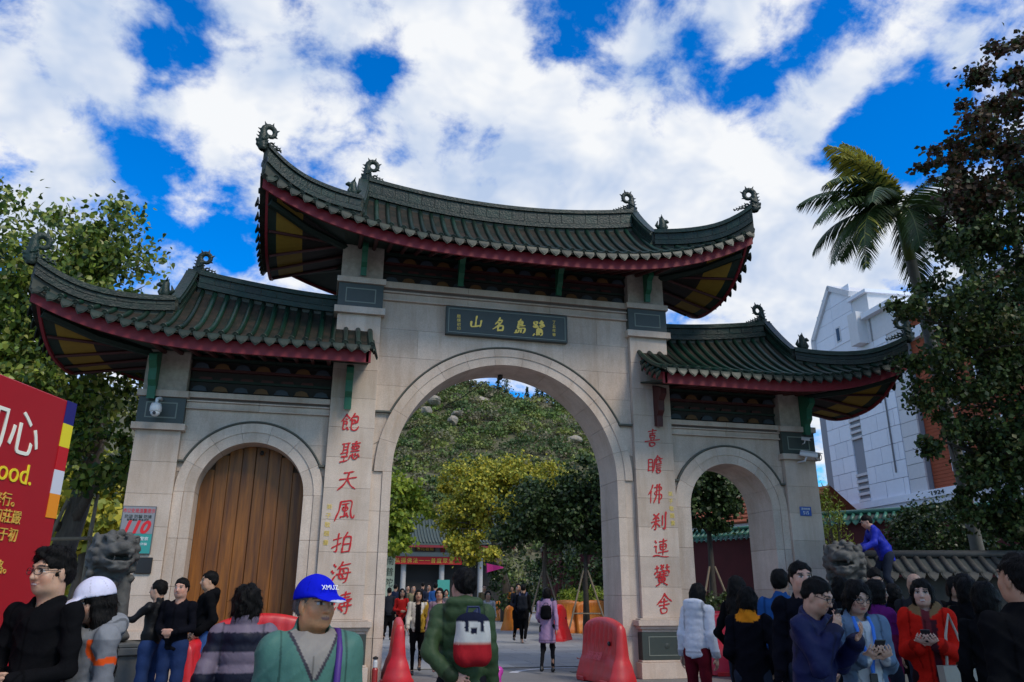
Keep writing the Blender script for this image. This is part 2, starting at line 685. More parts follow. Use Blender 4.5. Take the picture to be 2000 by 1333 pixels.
        for a in range(8):
            for ax_ in range(3):
                if cor[a][ax_]:
                    continue
                b = a + (1, 2, 4)[ax_]
                va, vb = vals[:, a], vals[:, b]
                m = (va < 0) != (vb < 0)
                t = np.where(m, va / np.where(m, va - vb, 1), 0)
                t = np.clip(t, 0, 1)
                ca, cb = cor[a], cor[b]
                P = np.stack([px[:, ca[0]] + (px[:, cb[0]] - px[:, ca[0]]) * t, py[:, ca[1]] + (py[:, cb[1]] - py[:, ca[1]]) * t, pz[:, ca[2]] + (pz[:, cb[2]] - pz[:, ca[2]]) * t], 1)
                acc += P * m[:, None]
                w += m
        V = acc / w[:, None]
        Q = []
        for ax_ in range(3):
            sl0 = [slice(None)] * 3
            sl1 = [slice(None)] * 3
            sl0[ax_] = slice(0, -1)
            sl1[ax_] = slice(1, None)
            e = S[tuple(sl0)] != S[tuple(sl1)]
            inside = S[tuple(sl0)]
            o1, o2 = [(1, 2), (2, 0), (0, 1)][ax_]
            pts = np.argwhere(e)
            ok = (pts[:, o1] > 0) & (pts[:, o2] > 0) & (pts[:, o1] < mask.shape[o1]) & (pts[:, o2] < mask.shape[o2])
            pts = pts[ok]
            fl = inside[pts[:, 0], pts[:, 1], pts[:, 2]]
            q = []
            for (u, v) in ((-1, -1), (0, -1), (0, 0), (-1, 0)):
                c = pts.copy()
                c[:, o1] += u
                c[:, o2] += v
                q.append(idx[c[:, 0], c[:, 1], c[:, 2]])
            q = np.stack(q, 1)
            q[~fl] = q[~fl][:, ::-1]
            Q.append(q)
        Q = np.concatenate(Q)
        Q = Q[(Q >= 0).all(1)]
        for _ in range(smooth):
            a2 = np.zeros_like(V)
            c2 = np.zeros(n)
            for (i, j) in ((0, 1), (1, 2), (2, 3), (3, 0)):
                np.add.at(a2, Q[:, i], V[Q[:, j]])
                np.add.at(c2, Q[:, i], 1)
                np.add.at(a2, Q[:, j], V[Q[:, i]])
                np.add.at(c2, Q[:, j], 1)
            V = V * .5 + .5 * a2 / np.maximum(c2, 1)[:, None]
        return V, Q


def np_mesh(name, V, Q, mats, col=None):
    me = bpy.data.meshes.new(name)
    nv, nf = len(V), len(Q)
    me.vertices.add(nv)
    me.vertices.foreach_set('co', np.asarray(V, np.float32).ravel())
    me.loops.add(nf * 4)
    me.loops.foreach_set('vertex_index', Q.astype(np.int32).ravel())
    me.polygons.add(nf)
    me.polygons.foreach_set('loop_start', (np.arange(nf) * 4).astype(np.int32))
    me.polygons.foreach_set('use_smooth', np.ones(nf, bool))
    me.update(calc_edges=True)
    if col is not None:
        at = me.color_attributes.new('Col', 'FLOAT_COLOR', 'POINT')
        c4 = np.ones((nv, 4), np.float32)
        c4[:, :3] = col
        at.data.foreach_set('color', c4.ravel())
    me.materials.append(mats)
    return me


def rotz(a):
    c, s_ = math.cos(a), math.sin(a)
    return np.array([[c, -s_, 0], [s_, c, 0], [0, 0, 1.0]])


def rotx(a):
    c, s_ = math.cos(a), math.sin(a)
    return np.array([[1.0, 0, 0], [0, c, -s_], [0, s_, c]])


def roty(a):
    c, s_ = math.cos(a), math.sin(a)
    return np.array([[c, 0, s_], [0, 1.0, 0], [-s_, 0, c]])


SKIN = mat('skin', (.5, .3, .2), .48, attr=True, sub=.08, var=.12, vscale=14, bump=.15, bscale=140, bdist=.003)
HAIR = mat('hair', (.0045, .0038, .0035), .55, var=.4, vscale=30, stretch=(1, 1, .25), bump=.9, bscale=90, bdist=.008, spec=.12)
CLOTH = mat('cloth', (.2, .2, .2), .9, attr=True, var=.10, vscale=9, bump=.4, bscale=40, bdist=.006, spec=.05, stretch=(1, 1, .7), crease=(4.2, .55, .05))
CLOTH_SHINY = mat('cloth_shiny', (.2, .2, .2), .55, attr=True, var=.08, vscale=8, bump=.35, bscale=40, bdist=.006, spec=.2, stretch=(1, 1, .8), crease=(4.5, .5, .05))
SHOE = mat('shoe', (.02, .02, .02), .45, attr=True)
PLASTIC_BLK = mat('plastic_black', (.015, .015, .017), .35)

ARMS = {  # elbow, wrist, finger direction, palm normal for the right arm (mirrored for the left)
    'down': ((.235, -.02, 1.10), (.235, .05, .86), (.0, .15, -1), (-1, 0, 0)),
    'bent': ((.225, -.05, 1.10), (.19, .17, 1.02), (-.45, .9, .05), (-.3, 0, -1)),
    'clasp': ((.245, .02, 1.10), (.07, .21, 1.06), (-.9, .35, .05), (0, -1, .1)),
    'phone': ((.215, .02, 1.09), (.085, .24, 1.15), (-.35, .75, .5), (-.4, -.3, .9)),
    'phone_high': ((.215, .10, 1.11), (.08, .27, 1.30), (-.2, .5, .8), (-.3, -.8, .3)),
    'face': ((.21, .14, 1.12), (.09, .20, 1.36), (-.35, .1, .9), (-.2, -1, 0)),
    'pocket': ((.27, -.08, 1.10), (.19, .09, .95), (-.3, .6, -.8), (-1, 0, 0)),
    'back': ((.29, -.10, 1.12), (.10, -.21, .97), (-.9, -.1, -.35), (0, -1, 0)),
    'reach': ((.26, .16, 1.22), (.25, .42, 1.24), (0, 1, -.1), (0, -.1, -1)),
    'up': ((.24, .16, 1.24), (.20, .30, 1.42), (0, .4, .9), (0, -1, 0)),
    'walk_f': ((.23, .05, 1.11), (.22, .20, .93), (0, .5, -.9), (-1, 0, 0)),
    'walk_b': ((.235, -.12, 1.12), (.225, -.17, .88), (0, -.1, -1), (-1, 0, 0)),
}
LEGS = {
    'stand': (((.095, .015, .49), (.10, -.01, .085)), ((.095, .015, .49), (.10, -.01, .085))),
    'shift': (((.11, .03, .49), (.14, .03, .085)), ((.085, .0, .49), (.08, -.03, .085))),
    'walk': (((.09, .15, .51), (.09, .17, .085)), ((.09, .0, .49), (.09, -.24, .13))),
    'walk2': (((.09, .02, .49), (.09, -.22, .15)), ((.09, .14, .50), (.09, .20, .085))),
    'crouch': (((.10, .22, .56), (.12, .05, .085)), ((.10, .10, .50), (.10, -.10, .085))),
}


def face_color(hl, skin, lips=(.30, .10, .085), brow=True, smile=False, eyes=True):
    """vertex colours in head space (x right, y forward, z up, origin at the head centre)"""
    n = len(hl)
    c = np.tile(np.array(skin), (n, 1))
    x, y, z = np.abs(hl[:, 0]), hl[:, 1], hl[:, 2]
    fr = y > .045
    ch = fr & (((x - .042) / .028) ** 2 + ((z + .040) / .026) ** 2 < 1)
    c[ch] = c[ch] * np.array([1.04, .90, .86])
    if eyes:
        e = fr & (((x - .033) / .0175) ** 2 + ((z - .006) / .0075) ** 2 < 1)
        c[e] = (.45, .42, .40)
        ir = fr & (((x - .033) / .0085) ** 2 + ((z - .006) / .0085) ** 2 < 1)
        c[ir] = (.02, .014, .01)
        lid = fr & (((x - .033) / .022) ** 2 + ((z - .0155) / .0045) ** 2 < 1)
        c[lid] = (.05, .03, .024)
    if brow:
        b = fr & (((x - .036) / .025) ** 2 + ((z - .031 - .0 * x) / .0055) ** 2 < 1)
        c[b] = (.035, .024, .018)
    w, hh = (.030, .0095) if smile else (.024, .009)
    lp = fr & ((x / w) ** 2 + ((z + .062 - (x * x * 5 if smile else 0)) / hh) ** 2 < 1)
    c[lp] = lips
    if smile:
        t = fr & ((x / .021) ** 2 + ((z + .0605 - x * x * 5) / .0042) ** 2 < 1)
        c[t] = (.60, .57, .52)
    return c


HEADK = .945


def person(label, px, ytop, depth, face=0, jacket=None, legs='stand', arms=('down', 'down'), head=(0, 0), hair='short', skin=(.43, .245, .165), trousers=(.02, .025, .04), shoes=(.02, .02, .02),
           group=None, lean=0, seed=0, feet_z=0.0, glasses=False, smile=False, cap=None, skirt=None, height=None, female=False, hairc=None, H=None, foot_px=None, twist=0, fat=1.0, head_roll=0, extra=None, old=False, name='person', hjk=1.0):
    """one person; returns dict with frame helpers. Head top at photo pixel (px, ytop) at that depth."""
    rs = np.random.RandomState(seed + 11)
    if foot_px is not None:
        g = at_z(foot_px[0], foot_px[1], 0.0)
        top_dir = ray(px, ytop)
        depth = float((g - CAM) @ _fw)
        tp = at_d(px, ytop, depth)
    else:
        tp = at_d(px, ytop, depth)
    z_top = tp[2] - feet_z
    hat = .025 if cap else .012
    stoop = 1.0
    v = np.array([tp[0] - CAM[0], tp[1] - CAM[1]])
    v /= np.linalg.norm(v)
    fwd = -v
    a = R(face)
    f2 = np.array([fwd[0] * math.cos(a) - fwd[1] * math.sin(a), fwd[0] * math.sin(a) + fwd[1] * math.cos(a)])
    rz = math.atan2(-f2[0], f2[1])
    # detail level from distance
    if depth < 5:
        hb, hh_, hd, hj = .026, .0064, .0075, .0092
    elif depth < 8.2:
        hb, hh_, hd, hj = .030, .0090, .0100, .0135
    elif depth < 13:
        hb, hh_, hd, hj = .036, .0130, .0150, .020
    elif depth < 22:
        hb, hh_, hd, hj = .042, .018, .022, .027
    else:
        hb, hh_, hd, hj = .045, .026, .03, .040
    hj *= hjk
    B = rotx(-R(lean)) @ rotz(R(twist))       # upper body bend about the hips
    piv = np.array([0, 0, .93])

    def up(p):
        return B @ (np.array(p, float) - piv) + piv
    bx = B @ np.array([1.0, 0, 0])
    Hm = B @ rotz(R(head[0])) @ rotx(R(head[1])) @ roty(R(head_roll))
    npv = up((0, -.01, 1.47))

    def hd_(p):                                # head space -> body space ; head centre 1.585
        return Hm @ np.array([p[0], p[1] + .012, p[2] + .115]) + npv
    sc = H / 1.70 if H else z_top / (hd_((0, -.01, .13))[2] + hat)
    hs = (1.03 if female else 1.07) * HEADK
    sh = np.array([.158 if female else .176, 0, 1.385])
    J = {}
    for s, nm in ((1, arms[0]), (-1, arms[1])):
        e, w, fd, pn = ARMS[nm] if isinstance(nm, str) else nm
        m = np.array([s, 1, 1])
        e = np.array(e) * (.90 if e[0] > .2 else 1, 1, 1)
        J[s] = [up(sh * m), up(e * m), up(np.array(w) * m), B @ (np.array(fd) * m), B @ (np.array(pn) * m)]
        J[s][3] = J[s][3] / np.linalg.norm(J[s][3])
    LG = {}
    for s, lg in ((1, LEGS[legs][0]), (-1, LEGS[legs][1])):
        LG[s] = [np.array([s * .09, 0, .90]), np.array(lg[0]) * (s, 1, 1), np.array(lg[1]) * (s, 1, 1)]
    # ---- body (one continuous skin)
    hc = hd_((0, 0, 0))
    fx, fy, fz = [(hc[0] - .10, hc[0] + .10, hh_)], [(hc[1] - .12, hc[1] + .14, hh_)], [(hc[2] - .14, hc[2] + .14, hh_)]
    ext = [hc]
    for s in (1, -1):
        w, d = J[s][2], J[s][3]
        c = w + d * .09
        ext += [w, c + d * .1, J[s][1]]
        ext += LG[s]
        fx.append((c[0] - .10, c[0] + .10, hd))
        fy.append((c[1] - .10, c[1] + .10, hd))
        fz.append((c[2] - .10, c[2] + .10, hd))
    ext = np.array(ext)
    lo, hi = ext.min(0) - .2, ext.max(0) + .2
    lo[2], hi[2] = -.02, max(hi[2], 1.75)
    Fb = Field(axis(lo[0], hi[0], hb, fx), axis(lo[1], hi[1], hb, fy), axis(0.0, hi[2], hb, fz))
    bb = lambda p, r, k=.015, op='add': Fb.ball(hd_(np.array(p) * hs), np.array(r) * hs, Hm, k, op)
    bc = lambda p, q, r1, r2, k=.01, op='add': Fb.cone(hd_(np.array(p) * hs), hd_(np.array(q) * hs), np.array(r1) * hs if hasattr(r1, '__len__') else r1 * hs, np.array(r2) * hs if hasattr(r2, '__len__') else r2 * hs, Hm[:, 0], k, op)
    bb((0, -.012, .030), (.074, .094, .085))
    bb((0, .030, -.030), (.060, .058, .080), .03)
    bb((0, .045, -.088), (.034, .034, .026), .03)
    for s in (-1, 1):
        bb((s * .040, .052, -.030), (.026, .028, .030), .02)
        bb((s * .047, .005, -.075), (.022, .04, .03), .03)
        bb((s * .033, .098, .008), (.017, .013, .012), .012, 'sub')
        bb((s * .033, .075, .006), (.0155, .014, .012), .006)
        bc((s * .014, .088, .030), (s * .048, .074, .033), .010, .008, .014)
        bb((s * .078, -.008, -.010), (.008, .020, .033), .008)
    bc((0, .085, .020), (0, .106, -.028), .009, .0135, .012)
    for s in (-1, 1):
        bb((s * .011, .094, -.030), (.009, .011, .008), .008)
    bc((-.016, .083, -.058), (.016, .083, -.058), .007, .007, .010)
    bc((-.014, .080, -.068), (.014, .080, -.068), .008, .008, .010)
    # neck, torso, limbs
    nr = .050 if female else .059
    Fb.cone(up((0, -.025, 1.38)), hd_((0, -.022, -.05)), nr * 1.1, nr, bx, .03)
    Fb.cone(up((0, 0, 1.0)), up((0, 0, 1.29)), (.105, .07), (.115, .07), bx, .04)
    Fb.cone((0, 0, .88), up((0, 0, 1.0)), (.115, .08), (.105, .07), (1, 0, 0), .04)
    for s in (1, -1):
        S_, E, W, fd, pn = J[s]
        Fb.cone(up((0, -.005, 1.355)), S_ - np.array([0, 0, .025]), .036, .030, (0, 1, 0), .03)
        Fb.cone(S_ - np.array([0, 0, .025]), E, .030, .028, (0, 0, 1), .02)
        Fb.cone(E, W, .028, .025, (0, 0, 1), .012)
        th = np.cross(pn, fd)
        th = th / (np.linalg.norm(th) + 1e-9) * s
        pn = np.cross(fd, th) * s
        # palm and five fingers
        Fb.cone(W, W + fd * .045, (.027, .019), (.036, .015), th, .012)
        Fb.cone(W + fd * .03, W + fd * .085, (.038, .014), (.040, .0125), th, .010)
        for q, (o, ln) in enumerate(((.030, .070), (.010, .080), (-.011, .074), (-.031, .056))):
            p0 = W + fd * .085 + th * o
            p1 = p0 + fd * ln * .45 + th * o * .12 + pn * .008
            p2 = p1 + (fd * .8 + pn * .6) * ln * .33
            p3 = p2 + (fd * .5 + pn * .85) * ln * .24
            Fb.cone(p0, p1, .0092, .0085, th, .006, pad=.015)
            Fb.cone(p1, p2, .0085, .0078, th, .004, pad=.015)
            Fb.cone(p2, p3, .0078, .0068, th, .004, pad=.015)
        t0 = W + fd * .028 + th * .026
        t1 = t0 + (th * .8 + fd * .65 + pn * .25) * .045
        t2 = t1 + (th * .25 + fd * .95 + pn * .2) * .034
        Fb.cone(t0, t1, .0135, .0105, pn, .010, pad=.015)
        Fb.cone(t1, t2, .0100, .0080, pn, .005, pad=.015)
        Hp, K, An = LG[s]
        Fb.cone(Hp, K, .075, .050, (1, 0, 0), .03)
        Fb.cone(K, An, .048, .034, (1, 0, 0), .02)
        Fb.cone(An + (0, .0, -.03), An + (0, .13, -.05), (.034, .028), (.036, .020), (1, 0, 0), .02)
    V, Q = Fb.mesh(1)
    hl = (V - npv) @ Hm - np.array([0, .012, .115])
    hl = hl / hs
    inhead = (np.abs(hl[:, 0]) < .095) & (np.abs(hl[:, 1]) < .13) & (np.abs(hl[:, 2]) < .125)
    col = np.tile(np.array(skin), (len(V), 1)) * 1.0
    col[inhead] = face_color(hl[inhead], skin, (.34, .085, .075) if female else (.27, .115, .09), True, smile)
    if old:
        m = inhead & (hl[:, 1] > .03)
        wr = np.sin(hl[:, 2] * 260 + np.sin(hl[:, 0] * 60) * 2) * .06 + np.sin(hl[:, 0] * 170 + hl[:, 2] * 80) * .05
        col[m] *= (1 - np.abs(wr[m]))[:, None]
    base = (tp[0], tp[1])
    # shift so that the head (not the feet) is under the pixel
    hw = hc * sc
    Rz = rotz(rz)
    off = Rz @ np.array([hw[0], hw[1], 0])
    loc = (tp[0] - off[0], tp[1] - off[1], feet_z)
    me = np_mesh('person', V * sc, Q, SKIN, col)
    root = link_mesh(name, me, None, loc, (0, 0, rz))
    tag(root, label, 'person', group)

    def part(nm, V, Q, m, col):
        cc = col(V) if callable(col) else np.tile(np.array(col), (len(V), 1))
        o = link_mesh(nm, np_mesh(nm, V * sc, Q, m, cc), root)
        return o
    P = dict(root=root, sc=sc, rz=rz, loc=np.array(loc), hd=hd_, up=up, J=J, Hm=Hm, hs=hs, B=B, part=part, hj=hj, LG=LG,
             world=lambda p: np.array(loc) + Rz @ (np.array(p) * sc), Rz=Rz)
    # ---- trousers
    if skirt is None or True:
        tw = .012
        ft = Field(axis(-.30, .30, hj * 1.7), axis(min(-.42, lo[1]), .45, hj * 1.7), axis(.03, 1.08, hj * 1.7))
        ft.cone((0, 0, .90), up((0, 0, 1.0)), (.142, .108), (.13, .10), (1, 0, 0), .05)
        for s in (1, -1):
            Hp, K, An = LG[s]
            wide = .0 if female else .010
            ft.cone(Hp, K, (.090 + wide, .096 + wide), .064 + wide, (1, 0, 0), .03)
            ft.cone(K, An + (0, 0, .02), .062 + wide, .048 + wide * 1.6, (1, 0, 0), .03)
        ft.half((0, 0, -1), -.065)
        ph = rs.uniform(0, 6, 4)
        ft.warp(lambda x, y, z: .005 * np.sin(34 * z + 9 * x + ph[0] + 2 * np.sin(13 * y + ph[1])))
        part('trousers', *ft.mesh(1), CLOTH, trousers)
        sf = Field(axis(-.25, .25, hj * 1.3), axis(min(-.4, lo[1]), .45, hj * 1.3), axis(-.01, .26, hj * 1.3))
        for s in (1, -1):
            An = LG[s][2]
            sf.cone(An + (0, -.045, -.045), An + (0, .15, -.052), (.042, .045), (.045, .032), (1, 0, 0), .02)
            sf.cone(An + (0, -.02, -.04), An + (0, -.01, .0), .045, .044, (1, 0, 0), .02)
        sf.half((0, 0, -1), -.004)
        part('shoes', *sf.mesh(1), SHOE, shoes)
    # ---- jacket / coat
    if jacket:
        j = dict(hem=.86, puff=0, per=.10, th=.008, col=(.02, .02, .022), hood=False, collar=.02, shiny=False, fold=.0075, flare=0.0, sleeve=1.0, neck=True, w=.95)
        j.update(jacket)
        th, w_ = j['th'], j['w'] * fat
        zlo = j['hem'] - .08
        fj = Field(axis(lo[0] - .05, hi[0] + .05, hj), axis(lo[1] - .10, hi[1] + .10, hj), axis(zlo, hi[2], hj))
        rib = None
        cw = .136 if female else .150
        fj.cone(up((0, .0, 1.02)), up((0, -.005, 1.31)), ((cw - .012 + th) * w_, (.104 + th) * w_), ((cw + .012 + th) * w_, (.112 + th) * w_), bx, .06, rib=rib)
        hemr = (.145 + th + j['flare'])
        fj.cone((0, 0, j['hem']), up((0, 0, 1.04)), (hemr * w_, (.115 + th + j['flare'] * .8) * w_), ((.140 + th) * w_, (.104 + th) * w_), (1, 0, 0), .05, rib=rib)
        for s in (1, -1):
            S_, E, W, fd, pn = J[s]
            ar = .044 + th * .75
            rb = None
            fj.cone(up((0, -.005, 1.36)), S_ - np.array([0, 0, .012]), .056 + th * .8, .046 + th * .8, (0, 1, 0), .045)
            fj.cone(S_, E, ar + .004, ar - .006, (0, 0, 1), .035, rib=rb)
            We = E + (W - E) * j['sleeve']
            fj.cone(E, We, ar - .006, .040 + th * .8, (0, 0, 1), .03, rib=rb)
        fj.cone(up((0, -.022, 1.37)), up((0, -.02, 1.42)), .078 + th * .6, .070 + th * .5, bx, .05)
        if True:
            fj.cone(up((0, -.022, 1.40)), up((0, -.018, 1.43 + j['collar'])), (.076 + th * .5, .074 + th * .5), (.074 + th * .4, .076 + th * .4), bx, .02)
        if j['hood']:
            hk = .02
            fj.cone(up((-.085, -.085, 1.43)), up((.085, -.085, 1.43)), (.062, .050), (.062, .050), (0, 0, 1), .04)
            fj.cone(up((0, -.12, 1.46)), up((0, -.11, 1.34)), (.11, .045), (.07, .03), bx, .04)
            for s in (1, -1):
                fj.cone(up((s * .085, -.07, 1.43)), up((s * .060, .07, 1.37)), .045, .030, (0, 0, 1), .04)
        if j['hem'] < 1.2:
            fj.half((0, 0, -1), -(j['hem'] - .015))
        # neck opening
        if j['neck']:
            nk = 1.0 if j['collar'] else .82
            fj.cone(up((0, .008, 1.41 if j['collar'] else 1.425)), up((0, .03, 1.62)), .060 * nk, .10 * nk, bx, .012, 'sub')
        ph = rs.uniform(0, 6, 8)
        fo = min(j['fold'], hj * .6)
        if fo:
            def fold(x, y, z):
                a = np.sin(16 * z + 13 * x + ph[0] + 1.8 * np.sin(7 * x + 5 * z + ph[1]))
                b = np.sin(27 * z - 19 * x + 11 * y + ph[2] + 2.2 * np.sin(9 * y + 6 * x + ph[3]))
                c = np.sin(46 * x + 21 * z + ph[4] + 1.5 * np.sin(17 * z + ph[5]))
                cr = lambda q: (1 - np.abs(q)) ** 2.2
                return -fo * (1.5 * cr(a) + 1.3 * cr(b) * (.5 + .5 * np.sin(5 * z + ph[6])) + .5 * c * np.abs(c) - .6)
            fj.warp(fold)
        if j['puff']:
            def puffs(x, y, z):
                p = np.stack([x, y, z], 1)
                per = j['per']
                sv = (p - piv) @ B[:, 2]
                isarm = np.zeros(len(p), bool)
                best = np.hypot(((p - piv) @ B[:, 0]) / 1.35, (p - piv) @ B[:, 1]) - .10
                for s in (1, -1):
                    S_, E, W = J[s][:3]
                    l1 = np.linalg.norm(E - S_)
                    for (a, b, o) in ((S_, E, 0.0), (E, W, l1)):
                        d = (b - a) / np.linalg.norm(b - a)
                        t = np.clip((p - a) @ d, 0, np.linalg.norm(b - a))
                        dist = np.linalg.norm(p - a - t[:, None] * d, axis=1) - .05
                        m = dist < best
                        sv = np.where(m, (t + o) * 1.3 + .02, sv)
                        isarm = isarm | m
                        best = np.where(m, dist, best)
                u = np.abs(np.sin(np.pi * sv / per))
                amp = np.where(isarm, .55, 1.0) * j['puff']
                cr = np.sin(60 * x + 40 * y + 8 * np.sin(30 * z)) * .12
                return amp * (1.0 - 1.6 * u ** .55 + cr * (1 - u))
            fj.warp(puffs)
        V, Q = fj.mesh(1)
        jc = j['col'](V) if callable(j['col']) else np.tile(np.array(j['col']), (len(V), 1))
        jc = jc.astype(float).copy()
        U = (V - piv) @ B
        lw = max(.0055, hj * .55)
        seam = (np.abs(np.abs(U[:, 0]) - (sh[0] - .022)) < lw * .8) & (U[:, 2] > .22)
        seam |= (np.abs(V[:, 2] - (j['hem'] + .045)) < lw * .7)
        seam |= (np.abs(U[:, 0] - .006) < lw * .7) & (V[:, 1] > .04) & (V[:, 2] < 1.36)
        for s in (1, -1):
            dW = np.linalg.norm(V - J[s][2], axis=1)
            seam |= np.abs(dW - .062) < lw * .8
            seam |= (np.abs(U[:, 0] - s * (.085 + .25 * (U[:, 2] - .08))) < lw * .8) & (V[:, 1] > .03) & (U[:, 2] > .03) & (U[:, 2] < .17)
        jc[seam] *= .5
        P['jacket'] = part('jacket' if j['hem'] > .75 else 'coat', V, Q, CLOTH_SHINY if j['shiny'] else CLOTH, lambda V_: jc)
    # ---- hair
    hcol = hairc
    if hair:
        hv = hh_ * 1.15
        pad = .35 if hair == 'long' else .16
        fh = Field(axis(hc[0] - .15, hc[0] + .15, hv), axis(hc[1] - .18, hc[1] + .18, hv), axis(hc[2] - (pad + (.25 if hair == 'long' else 0)), hc[2] + .17, hv))
        hb_ = lambda p, r, k=.02, op='add': fh.ball(hd_(np.array(p) * hs), np.array(r) * hs, Hm, k, op)
        hcn = lambda p, q, r1, r2, k=.02, op='add': fh.cone(hd_(np.array(p) * hs), hd_(np.array(q) * hs), np.array(r1) * hs if hasattr(r1, '__len__') else r1 * hs, np.array(r2) * hs if hasattr(r2, '__len__') else r2 * hs, Hm[:, 0], k, op)
        if hair in ('short', 'spiky', 'crop', 'grey'):
            t = {'short': .007, 'spiky': .011, 'crop': .003, 'grey': .004}[hair]
            hb_((0, -.016, .040), (.077 + t, .098 + t, .084 + t * 1.6))
            hb_((0, -.060, -.010), (.068 + t * .6, .050, .060), .03)
            if hair == 'spiky':
                hb_((0, .040, .105), (.055, .045, .020), .03)
            # clear the face, the ears and the nape
            hb_((0, .108, -.012), (.090, .080, .080), .010, 'sub')
            for s in (1, -1):
                hb_((s * .092, .005, -.045), (.030, .040, .052), .012, 'sub')
                hb_((s * .085, .075, .0), (.028, .05, .05), .012, 'sub')
            hb_((0, -.05, -.13), (.12, .14, .070), .012, 'sub')
        elif hair in ('bob', 'long', 'curly', 'pony'):
            t = .020 if hair == 'curly' else .007
            hb_((0, -.016, .038), (.079 + t, .100 + t, .086 + t))
            hb_((0, -.045, -.035), (.080 + t, .072 + t * .5, .085), .03)
            if hair in ('bob', 'curly'):
                for s in (1, -1):
                    hcn((s * .074, .010, .02), (s * .070, .012, -.075), (.026, .040), (.022, .038), .03)
                hcn((0, -.05, -.03), (0, -.05, -.085), (.085, .055), (.078, .05), .03)
            if hair == 'long':
                for s in (1, -1):
                    hcn((s * .076, .012, .02), (s * .085, .020, -.16), (.022, .034), (.030, .030), .03)
                    fh.cone(hd_((s * .07, -.02, -.10)), up((s * .09, -.02, 1.22)), (.030, .045), (.022, .030), Hm[:, 0], .04)
                hcn((0, -.06, -.03), (0, -.085, -.20), (.085, .05), (.085, .04), .04)
                fh.cone(hd_((0, -.085, -.17)), up((0, -.135, 1.16)), (.085, .035), (.065, .022), Hm[:, 0], .04)
            if hair == 'pony':
                hb_((0, -.12, .03), (.035, .04, .035), .02)
                fh.cone(hd_((0, -.135, .02)), up((0, -.16, 1.28)), (.035, .03), (.02, .015), Hm[:, 0], .03)
            hb_((0, .100, -.050), (.058 if hair != 'curly' else .062, .085, .092), .012, 'sub')
            hb_((0, .110, .012), (.050, .055, .050), .012, 'sub')
        if cap:
            n = Hm @ np.array([0, -.10, 1.0])
            n /= np.linalg.norm(n)
            fh.half(n, n @ hd_((0, 0, .034)))
        ph = rs.uniform(0, 6, 4)
        am = {'curly': .005, 'spiky': .004}.get(hair, .0035)
        fh.warp(lambda x, y, z: am * (np.sin(75 * x + 3 * np.sin(40 * z + ph[0]) + ph[1]) + np.sin(68 * y + 3 * np.sin(55 * x + ph[2]) + ph[3])))
        V, Q = fh.mesh(1)
        if len(Q):
            # loose strands break the outline
            ns = 1700 if depth < 5 else 900 if depth < 9 else 300 if depth < 14 else 0
            if ns:
                fn = np.cross(V[Q[:, 2]] - V[Q[:, 0]], V[Q[:, 3]] - V[Q[:, 1]])
                fn /= np.linalg.norm(fn, axis=1, keepdims=True) + 1e-12
                fi = rs.randint(0, len(Q), ns)
                c0 = V[Q[fi]].mean(1)
                nn = fn[fi]
                rel = c0 - hd_((0, 0, .12))
                flow = np.array([0, 0, -1.0]) + .5 * rel / (np.linalg.norm(rel, axis=1, keepdims=True) + 1e-9)
                if hair in ('spiky', 'crop', 'short', 'grey'):
                    flow = flow + Hm[:, 1] * .8 * (c0[:, 2:3] > hc[2] + .06)
                flow = flow + rs.normal(size=(ns, 3)) * (.6 if hair in ('curly', 'spiky') else .35)
                tg = flow - nn * (flow * nn).sum(1, keepdims=True)
                tg /= np.linalg.norm(tg, axis=1, keepdims=True) + 1e-9
                ln = rs.uniform(.012, .034, (ns, 1)) * (1.6 if hair in ('long', 'bob', 'curly') else .8)
                sd_ = np.cross(tg, nn) * .0016
                a0 = c0 - nn * .002
                a1 = c0 + tg * ln * .6 + nn * ln * .16
                a2 = c0 + tg * ln + nn * ln * rs.uniform(-.05, .30, (ns, 1))
                vs_ = np.stack([a0 - sd_, a0 + sd_, a1 + sd_ * .8, a1 - sd_ * .8, a2 + sd_ * .15, a2 - sd_ * .15], 1).reshape(-1, 3)
                b_ = len(V) + np.arange(ns)[:, None] * 6
                Q = np.concatenate([Q, b_ + np.array([[0, 1, 2, 3]]), b_ + np.array([[3, 2, 4, 5]])])
                V = np.concatenate([V, vs_])
            o = link_mesh('hair', np_mesh('hair', V * sc, Q, HAIR if hairc is None else mat('hair_grey', (.10, .095, .09), .5, var=.4, vscale=30), None), root)
    # ---- cap
    if cap:
        cc, brim_c = cap
        fc = Field(axis(hc[0] - .22, hc[0] + .22, hh_), axis(hc[1] - .22, hc[1] + .22, hh_), axis(hc[2] - .06, hc[2] + .17, hh_))
        fc.ball(hd_((0, -.010, .035)), (.100, .120, .112), Hm, .01)
        n = Hm @ np.array([0, -.10, 1.0])
        n /= np.linalg.norm(n)
        fc.half(-n, -(n @ hd_((0, 0, .030))))
        fc.ball(hd_((0, .115, .032)), (.078, .085, .010), Hm @ rotx(R(-14)), .012)
        fc.ball(hd_((0, -.010, .142)), (.010, .010, .006), Hm, .006)

        def ccol(V):
            l = (V - npv) @ Hm - np.array([0, .012, .115])
            c = np.tile(np.array(cc), (len(V), 1))
            seam = (np.abs(np.sin(np.arctan2(l[:, 0], l[:, 1] + .01) * 3)) < .06) & (l[:, 2] > .06)
            c[seam] *= .7
            edge = (l[:, 1] > .175) & (l[:, 2] < .05)
            c[edge] = brim_c
            return c
        part('cap', *fc.mesh(1), CLOTH, ccol)
